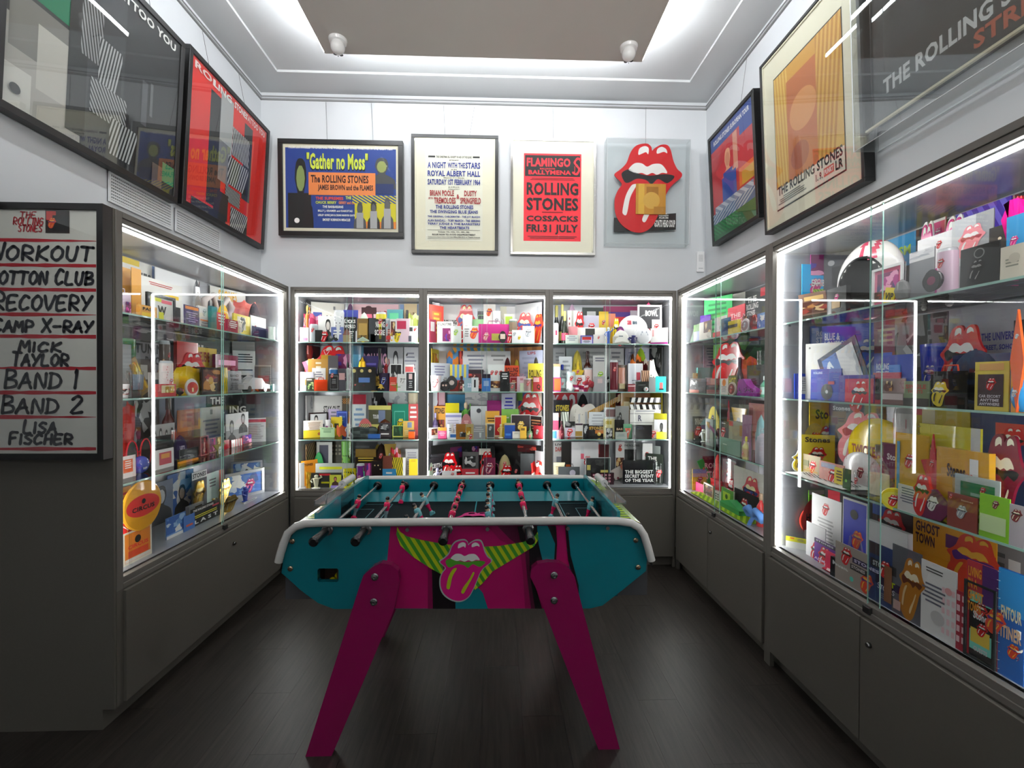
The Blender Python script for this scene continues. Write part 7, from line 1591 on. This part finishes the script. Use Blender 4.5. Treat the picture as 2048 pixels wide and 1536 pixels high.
pillow|1430,940,1472,1000|c|948a60||khaki canvas bag|canvas bag
cap|1414,908,1444,940|m|d84a4a,e8c8a0||red mushroom-like cap|cap
sleeve|1444,918,1472,955|m|8a3a44|T r 20 20 60;l eee 20 4 50 10 1|red emblem bracelet in a blister pack|bracelet
card:r-24|1373,902,1404,950|m|3ab85a|T r 34 26 30|green card turned on its corner|card
bag|1464,925,1533,1000|m|dcd8ce,c8c4ba|T c 30 0 64|large white tote with a tricolour emblem|tote bag
card|1370,928,1409,990|f|e8c42a|b 7a88d8 0 0 100 20;b c8a8b8 0 20 100 18;T r 34 34 40|yellow and blue card with a red emblem|card
tongue|1454,958,1468,985|f|r||small red emblem on a stick|emblem
box|1421,960,1441,1000|f|cf2a34||red box|box
card|1391,966,1406,990|n|e83a7a||small pink card|card
bag|1465,978,1518,1025|f|1e1f20,111|T b 26 20 48;T r 30 16 40|black tote with a red and blue emblem|tote bag
frame|1408,968,1427,1002|n|8a5a4a,c8b08a||little brown-framed picture|picture
book|1442,978,1466,1020|n|5aa03a|b b8d83a 16 20 60 50;c 4a6a2a 46 44 14|green game box|game box
house|1440,1000,1478,1030|.12|3aa05a,4ab86a||green pyramid stand|stand
box|1428,983,1442,1012|n|e4e0e0|g 444 20 20 60 70 2 3|white domino box|box
bottle|1505,985,1522,1040|n|d8383a,c8a888,e05a5a||red squeeze bottle|bottle
bow|1486,1012,1516,1055|n|6a9ae0||blue felt bow|bow
glass|1392,985,1406,1010|.08|e8f0e8|b 9ad83a 0 40 100 50|small shot glass|shot glass
flat|1410,1000,1528,1075|.|b8dc1e|s b8dc1e 7aa010 0 0 100 100 12 .5|lime green cloth with dark script|bandana
@R2 1
card|1572,493,1645,660|b|d83aa8|q P 0 0 100 30 6;t w 2 36 70 10 EXHIBITION;t e8e83a 73 36 24 10 ISM;s c0d83a 6aa02a 6 50 34 12 4 .5;s c0d83a 6aa02a 62 52 30 10 4 .5;T p 36 50 30|magenta EXHIBITIONISM poster|poster
card|1647,488,1735,600|b|3a3a40|c 9a9a9c 18 14 8;q K 20 20 70 60|charcoal photo poster|poster
card|1737,455,1832,620|b|2f9ad0|t w 2 18 60 12 IBITION;t b8e02a 62 14 28 12 ISM;b c8287a 14 40 36 50;T p 30 44 30;b 26282c 70 40 30 60|blue poster with a pink emblem, lettered ISM|poster
card|1832,425,1995,560|b|26272a|q K 0 0 100 100|long black backing poster|poster
card|1998,380,2048,520|b|2a2426|q R 30 0 50 60 6|dark poster at the outer end|poster
card|1912,392,2023,480|b|4a2ab0|s 4a2ab0 7a6ae0 0 0 100 100 5 .8|violet neon wave sign|neon sign
disc|1693,525,1792,640|c|b83a6a,c04a78|s c8e02a 5aa02a 0 6 34 24 4 -.6;T p 34 20 60|round pink record with striped briefs and lips|record
helmet|1637,490,1792,612|f|w||white crash helmet with pink stripes|crash helmet
card|1862,436,1890,500|c|e0287a|m w 0 0 100 100 3;T p 20 10 60|pink emblem card, middle of three|card
tongue|1835,449,1867,530|m|p,w||pink emblem cutout, first of three|emblem cutout
tongue|1880,437,1930,530|m|p,w||wide pink and violet emblem cutout|emblem cutout
card|1834,470,1906,580|f|ecebec|T r 54 10 16;b b08 50 50 50 40;l 888 56 24 40 8 2|white exhibition card with a pink block|card
card|1903,430,1986,560|m|9a9c9e|b c0c2c4 0 0 60 60;T f 16 12 66;t w 0 88 20 8 1972|grey poster with a coral emblem, marked 1972|poster
tongue|2022,392,2048,500|m|r||tall red foam emblem|emblem
bow|2010,372,2048,432|f|ff1a9a||hot pink inflatable bow|bow
card|1818,500,1868,590|n|8c8e92|q W 0 0 100 20|satin grey metal case|case
can|1864,500,1898,560|m|e8c8dc||pink and white candle|candle
card|1977,452,2014,540|f|2c2620|b b8903a 20 50 30 46;c e8d8b8 60 20 10|black card with a gold tongue|card
card|2012,430,2048,530|f|2a8ac0|T p 20 30 50|turquoise card with a pink bloom|card
card|1577,548,1634,648|m|1ab0ee|T p 28 24 46;l w 16 68 50 20 3|cyan leaflet with a pink emblem|leaflet
card:r-6|1596,588,1658,640|f|8a6a58|b e8c07a 20 12 70 14;q C 0 30 100 40;b 3a3020 0 76 100 24|postcard of a band on stage|postcard
box|1654,575,1692,625|n|1b1a1c|T p 40 22 24;b c8a878 28 44 44 26|small black box on a white stand|box
frame|1745,532,1807,612|m|e85a8a,f4f4f4|q P 10 10 80 60;q C 0 60 100 30|white frame with a pink picture|picture
card:r14|1764,573,1792,608|f|e8d020|t k 10 30 80 40 VIP|yellow VIP tag|tag
crystal|1775,560,1806,608|n|888||grey patterned glass ball|ball
disc|1843,535,1882,590|f|2a2a2c,3a3a3c|c 8a3a5a 50 50 30|black bangle case|bangle
egg|1868,548,1890,585|n|c8c8c8||silver skull|skull
card|1920,490,1998,575|n|2c2e2e|c 8a8c8c 50 20 14;c 2c2e2e 50 20 11;T k 22 36 46|black box with an emblem key ring|box
card|2000,490,2048,560|n|ece4d2|l 998 16 40 70 30 3;c d8d0be 60 40 24|cream signature card|card
@R2 2
card|1572,640,1602,760|b|2a48a8|t cdd8f0 16 6 70 8 ROLLING;t cdd8f0 16 15 60 8 STONES|slim blue box set|box set
card|1600,640,1645,760|b|1f2a6a|q S 0 0 100 40 5;c 8a90b0 60 54 22;c 1f2a6a 60 54 18|dark blue sleeve with a ring|record sleeve
card|1643,628,1748,780|b|1f48c8|t e0e6f4 6 10 30 10 BLUE &;t e0e6f4 6 21 52 9 LONESOME;T b 60 20 60|large blue album board lettered BLUE AND LONESOME|album board
card|1746,640,1795,760|b|7a2440|b 2a50c0 0 40 80 60;l a86 20 10 70 20 3|crimson and blue poster|poster
card|1790,625,1895,760|b|5a5c66|q B 0 0 100 100 18|black and white band photograph|photograph
card|1897,585,2048,780|b|a4a4ac|t 3a3a8a 8 28 84 8 SOUNDS OF THE UNIVERSE;t 3a3a8a 8 40 80 6 BROADWICK STREET, SOHO;t 3a3a8a 40 50 46 8 DECEMBER|grey street sign reading SOUNDS OF THE UNIVERSE|street sign
cup|1826,688,1892,800|c|1a34b0,1a34b0|T b 16 30 60|large blue cup with pale lips|cup
tongue|1880,650,1968,760|c|r||glossy red emblem on the street sign|emblem
box|1905,708,2020,775|m|2c3058|b 3a4aa0 20 30 70 14;t c8c8e8 66 20 30 16 STONES|navy cap box|box
card|1611,688,1682,770|c|f0eeea|c 777 12 8 3|white greeting card|card
card:r-24|1634,672,1740,752|m|26304a|q S 10 10 40 80 5;q W 50 10 40 80 14|dark case with a jewel picture turned aslant|jewel case
card|1748,710,1826,780|m|1c44b8|t dde4f4 6 16 34 14 ROLLING;t dde4f4 6 32 34 14 STONES;b 2a7ad8 40 20 30 18;b c8203c 0 70 100 30|blue sign over a red frame|sign
cap|1878,700,1992,790|m|3a4258,2c3448|q R 50 20 40 40 5|denim cap with a red patch|cap
card|2026,640,2048,740|m|17181c|t w 0 30 80 14 RO|black card reading RO|card
box|2022,710,2048,800|m|f0a02a|T r 30 20 50|orange carton|carton
card|1745,745,1800,815|f|c01c3c|b 2a2428 10 20 60 70|red frame|frame
card|1580,748,1622,805|f|1a44c8|b e6e6e8 26 12 70 70;l aaa 32 20 56 54 6|blue card with a white calendar|calendar
card|1621,738,1682,806|f|1f3aa0|t c0ccec 10 8 30 8 ROLLING;c 22262c 56 74 26;c c0c4cc 56 74 6;b a82a3c 60 40 20 10|blue sleeve with a black record|record sleeve
card|1677,750,1747,810|n|4a3a9a|b c8203c 20 14 80 86;T r 34 20 56|violet and red emblem sleeve|record sleeve
card|1917,745,1962,815|f|4a4438|q K 0 0 100 100 5|olive camouflage pouch|pouch
card|1760,757,1810,812|n|7a5a58|b c8b8b8 8 60 84 24;q C 10 10 40 40 4|brown photo ticket|ticket
card|1807,762,1858,815|.11|7a8a62|t b84a3a 8 14 80 18 SINGLE;t b84a3a 16 36 60 14 TICKETS;b 3a3a34 0 70 100 30|green ticket with red lettering|ticket
bag|1854,728,1926,822|.08|1e1c1c,e85a3a|T y 0 22 70|black drum-shaped bag with a yellow emblem|bag
card|1949,723,2017,822|.09|e8d05a|b e8b06a 14 4 72 14;b 4a3438 10 26 76 66;T r 36 34 30;t d8d0d8 16 68 64 6 CAR ESCORT;t d8d0d8 20 76 56 6 ANYTIME;t d8d0d8 18 84 60 6 ANYWHERE|yellow CAR ESCORT card|card
ball|2012,758,2048,824|.07|3a98d8|T w 20 20 50|blue and white balloon ball|ball
diamond|2020,618,2048,655|f|e8602a||orange diamond sign|sign
@R2 3
card|1573,800,1657,955|b|e8c81a|t 4a3a1a 16 10 72 14 Stones;T r 22 34 50|large yellow poster headed Stones|poster
card|1657,803,1765,960|b|54585c|t c8ccd0 8 6 34 6 Stones;T f 18 12 90|grey poster headed Stones with coral lips|poster
card|1808,815,1942,930|b|c8b424|b e0d8b0 30 0 20 60;b b83a44 0 0 30 10|mustard yellow poster|poster
card|1940,825,2048,940|b|2c3a68|b d84a3a 50 10 50 20;T r 56 14 50;s e8e8e8 c8283a 46 44 40 16 3 .4|navy poster with red lips|poster
rugby|1668,836,1822,905|c|e8c818,e8c818|t 8a3a10 -2 36 104 26 TWICKENHAM|yellow rugby ball lettered TWICKENHAM|rugby ball
can|1776,810,1814,870|.3|e8e8ea,d0d0d0|b c8485a 0 0 100 14|white and silver tube|tube
spiral|1838,852,1960,960|c|e8dc3a|t 4a3a10 20 22 62 16 Stones;b d8d8d8 86 0 14 100|yellow spiral notebook lettered Stones|notebook
box|1762,893,1875,1000|c|6a1c48|t e8d8e0 12 18 34 12 Stones;T m 20 40 50|maroon carton lettered Stones|carton
pillow|1784,868,1850,930|m|d8a83a|b 3a98c8 0 0 14 100;T r 40 20 40|tie-dye pouch with a red emblem|pouch
star|1840,868,1890,930|m|c82a3a||red star-shaped ornament|ornament
tongue|1960,868,2048,1040|c|m||large dark leather-like emblem|emblem
card|1598,865,1670,965|m|e4cc2e|t 3a2a14 12 6 74 14 Stones;T r 22 32 54|yellow notebook lettered Stones with a red emblem|notebook
disc|1592,834,1642,900|m|c8a0c8,d8c868|T r 24 14 54|tie-dye round purse with a red emblem|purse
rugby|1668,903,1760,972|f|e8e6e8,d8d4dc|b a02a5a 0 0 100 14;T m 50 36 26|white rugby ball with a maroon band|rugby ball
tongue|1565,890,1610,968|f|y,w||yellow emblem sticker|sticker
card|1605,912,1640,968|f|b8a888|T r 40 26 40;b 8a8a6a 6 30 30 30;l c8a03a 10 70 80 20 2|beige ticket with an emblem|ticket
card|1638,926,1687,972|.13|d89a90|T r 40 20 40;b a8b0c8 10 6 60 24|pink ticket with an emblem|ticket
card|1668,936,1688,978|n|d8c428|l 3a3414 16 16 68 66 4|small yellow tag|tag
card|1685,938,1700,984|.09|2f5a2c|c 8ad85a 46 56 16|green key fob|key fob
glass|1696,942,1728,995|n|eceaea|T r 24 14 40|white printed tumbler|tumbler
cbottle|1726,888,1764,1000|n|dfe8e6,8a7a6a,e8e0c0|b efe23a 0 0 100 30|clear glass bottle|bottle
box|1873,900,1978,985|f|d8a02c|t 4a2a14 22 20 36 18 Stones;b f0f0f0 66 10 16 90;T r 52 30 24|amber clear-fronted wallet lettered Stones|wallet
sleeve|1906,950,2002,1040|f|d8e0dc|b 2f8a4a 14 12 76 70;T r 58 16 14;l a8d0b8 30 30 40 50 4|green certificate in a white sleeve|certificate
tongue|1826,950,1862,1010|m|r||red computer mouse with lips|computer mouse
disc:y30|1768,982,1808,1030|n|e8d41e,e8e04a||yellow wristband|wristband
card|1795,972,1840,1035|f|dcd8d8|l 667 10 10 70 60 6|white ticket|ticket
penta|1830,978,1904,1048|n|6a1a4a||maroon five-sided badge|badge
card|1894,990,1954,1062|n|8a3426|T r 6 4 14;T s 34 30 36;t d8b8a0 50 12 40 5 Stones|rust brown leather card with an emblem|card
card|1958,992,2018,1072|.08|8ac82a|T m 44 10 24;b c8e0a8 4 46 88 40|lime green pass|pass
card|2015,1010,2048,1090|.09|b8b0b8|T m 20 10 70|grey card with a dark emblem|card
flat|1575,950,1720,1010|.|ecebe8|s ecebe8 3a3a3e 10 20 80 50 9 .6|white scarf with black lettering|scarf
flat|1800,1010,2040,1110|.|e8e010|s e8e010 b8a810 0 0 100 100 8 .5|bright yellow flag|flag
@R2 4
card|1570,955,1652,1110|b|7ac82a|b e8ece8 0 0 80 8;T r 36 34 60|lime green poster with a large red emblem|poster
card|1648,975,1745,1110|b|2a2a2c|b d82038 8 4 26 30|black T-shirt with a red square|shirt
card|1745,1000,1838,1125|b|3a1c20|b 1f50b0 0 0 30 30;T r 14 16 60;q G 50 40 50 60 6|dark poster with a red and green dragon-like emblem|poster
card|1988,1085,2048,1220|b|8a8688|l 555 10 16 30 60 5;b e8e6e4 50 20 40 50|grey wall panel with papers|panel
card|1825,1035,1992,1210|c|f0a81e|t 4a1c2a 4 4 18 11 IN A;t 4a1c2a 4 17 32 13 GHOST;t 4a1c2a 4 32 26 13 TOWN;b d8402a 50 30 50 70;b 6a2a6a 44 22 16 16;T o 46 14 60|orange album board lettered IN A GHOST TOWN|album board
disc|1569,967,1609,1012|m|e04a3c,c83838|t 2a1a1a 10 30 50 20 HIT;b f4e8e8 0 74 100 20|round red sale badge|badge
pillow|1578,1045,1722,1105|c|6a6e74||grey peaked cap crown|cap
card|1623,995,1682,1085|m|ebeaea|T r 38 10 24;l aaa 20 36 60 50 9|white printed letter with a red emblem|letter
card|1685,1000,1734,1110|m|2030b8|m f2f2f2 0 0 100 100 3;c 15151a 48 20 16;T o 40 40 46;t w 16 68 66 9 Lot A /|blue parking hang tag|hang tag
box|1732,1053,1815,1130|m|e8e7e9||white folded cloth bag|cloth bag
card|1570,1068,1614,1130|n|e8e438|b f08a2a 20 4 20 14;b f6f6ee 0 40 100 60;l 998 50 8 40 24 3|yellow and white name card|card
card|1612,1050,1650,1130|f|eeedef|T r 26 50 60|white slim box with a red emblem|box
crystal|1676,1058,1722,1110|f|w||clear crystal rock|crystal
card|1628,1085,1672,1145|n|6a1c98|b 242038 0 0 100 16;t d8d0e8 8 3 80 8 STONES;T r 20 22 60;t f0d8f0 4 80 70 12 ADMIT|purple STONES pass|pass
card|1670,1095,1735,1155|f|a89c94|T r 20 6 34;b 2a2428 50 40 50 14;t d8d0d0 54 42 40 8 STONES|beige STONES pass|pass
card|1735,1090,1785,1150|f|20356a|b 3a2430 0 0 50 20;T r 50 24 44;b 8a5a3a 70 30 30 60|navy and brown STONES pass|pass
card|1784,1098,1842,1160|c|5a5a62||slate grey card|card
tongue|1798,1118,1850,1200|m|n||tan wooden emblem|emblem
card|1740,1125,1792,1190|.14|1fa08c|b 242028 0 0 100 20;t d8e0e0 10 4 70 12 STONES|teal STONES pass|pass
card|1650,1108,1684,1160|.09|e82a5a|b c8204a 50 0 20 100|crossed hot pink ribbons|ribbon
book|1660,1125,1712,1172|.07|2a2c32|t f0f0f0 10 14 60 20 Music;c 6ad8c8 84 60 12|black name badge box|box
card|1704,1128,1764,1190|.07|6a1ea0|b 2a1a48 0 0 100 18;t d8d0f0 6 4 84 10 STONES;T o 30 30 44|violet STONES pass nearest the glass|pass
pass|1750,1148,1808,1215|.08|f0eef4,222|b 2c2040 0 0 100 34;t d8f02a 34 8 36 18 PIT;h e8e0f0 8 30 60 18 STONES;l 889 8 60 50 20 3;b c8a8a0 66 56 24 30|laminated PIT pass|pass
card|1826,1128,1912,1220|f|e8e6e6|l 444 26 8 50 8 2;c c8c6c8 60 74 16;l 667 20 30 60 30 5;c e8a8a8 84 30 8|white card with a drum sketch|card
card|1880,1178,1938,1240|n|a81c34|g f0c8d0 6 6 88 88 5 5|crimson card patterned with little lips|card
card|1933,1133,2014,1235|m|b82a3a|b 4a1c6a 40 0 60 40;t f0a02a 4 6 34 10 LIVING;t f0a02a 4 18 24 10 IN A;t f0a02a 4 30 40 10 GHOST;t f0a02a 4 42 34 10 TOWN;T o 50 40 50|crimson and violet LIVING IN A GHOST TOWN sleeve|record sleeve
frame|1930,1170,1994,1262|f|1d2022,2c3234|b 7ad8c8 10 10 80 80;b e8c84a 14 60 70 20;T r 26 22 50|dark frame with a turquoise emblem print|picture
spiral|1996,1143,2048,1290|f|2a6ac0|b 3a98e0 0 0 100 40;t f0e8c0 12 34 80 12 ENTOUR;t f0c8a0 12 52 80 12 ITINER;T o 40 66 50|blue spiral ENTOURAGE ITINERARY book|tour book
box|1938,1212,1994,1292|n|1f1f21|t f0f0f4 16 14 60 14 Stones;T r 30 32 40;t e8d8e0 20 76 50 8 GUESTS|black cube sign with a red emblem|sign
lighter|1831,1178,1846,1226|n|e8e0e0||white and red lighter|lighter
mask|1932,1300,2042,1350|.07|1c1d1f||black face mask|face mask
bucket|2024,1258,2048,1350|.08|6ab8f0,w|b 3a88e0 0 40 100 40;T r 20 50 40|clear and blue bucket|bucket
flat|1700,1190,2040,1380|.|c81e40|s c81e40 f0e8e8 0 0 100 100 14 .4|red and white patterned bandana|bandana
'''
case, lev, idx = None, None, 0
for line in DATA.strip().split('\n'):
    line = line.strip()
    if not line: continue
    if line[0] == '@': case, lev = line[1:].split(); lev = int(lev); continue
    f = line.split('|'); idx += 1
    if f[0] == 'candle': f = ['can', f[1], f[2], 'f4f2ee,f4f2ee', 'b c83a5a 30 30 40 30', 'white pillar candle with a red mark', 'candle']
    if f[0] == 'clapper' and f[4] == '': f.pop(4)
    if f[4] == 'diamond': f[4] = 'b 4ab88a 20 20 60 30'
    bb = [float(q) for q in f[1].split(',')]
    if f[0] == 'flat': flat(case, lev, bb, f[3].split(','), f[4], f[5], f[6], idx); continue
    item(case, lev, f[0], bb, f[2], f[3].split(',') if f[3] else ['w'], f[4], f[5], f[6], idx)
# drumsticks and the yellow flying disc lie on the floor of the helmet case
def stick(p0, p1, label):
    a = hit(*p0, 2, ZB + .012); b = hit(*p1, 2, ZB + .012); a[0] = max(a[0], WL + .075); b[0] = max(b[0], WL + .07)
    mb = MB(); d = b - a; n = 10; mb.tube([tuple(d * (i / n)) for i in range(n + 1)], [.0035, .005] + [.0075] * 9, 9, 'e6d2a0'); tag(mb.build('drumstick', 'gloss', None, a), label, 'drumstick')
stick((1790, 1196), (1908, 1292), 'pale wooden drumstick pointing at the glass, bottom of helmet case')
stick((1925, 1262), (1838, 1196), 'tan wooden drumstick lying behind the yellow flying disc, bottom of helmet case')
c_ = hit(1877, 1238, 2, ZB + .02); c_[2] = ZB + .006
mb = MB(); mb.lathe([(.072, 0), (.082, .006), (.084, .02), (.078, .024), (.05, .024), (0, .023)], 32, 'e8c414'); o = mb.build('flying_disc', 'gloss', None, c_); tag(o, 'yellow flying disc with a small grey logo, bottom of helmet case', 'flying disc')
mb = MB(); mb.box(-.022, .022, -.014, .014, .0242, .0246, '8a7a30'); mb.build('logo', 'paper', o)
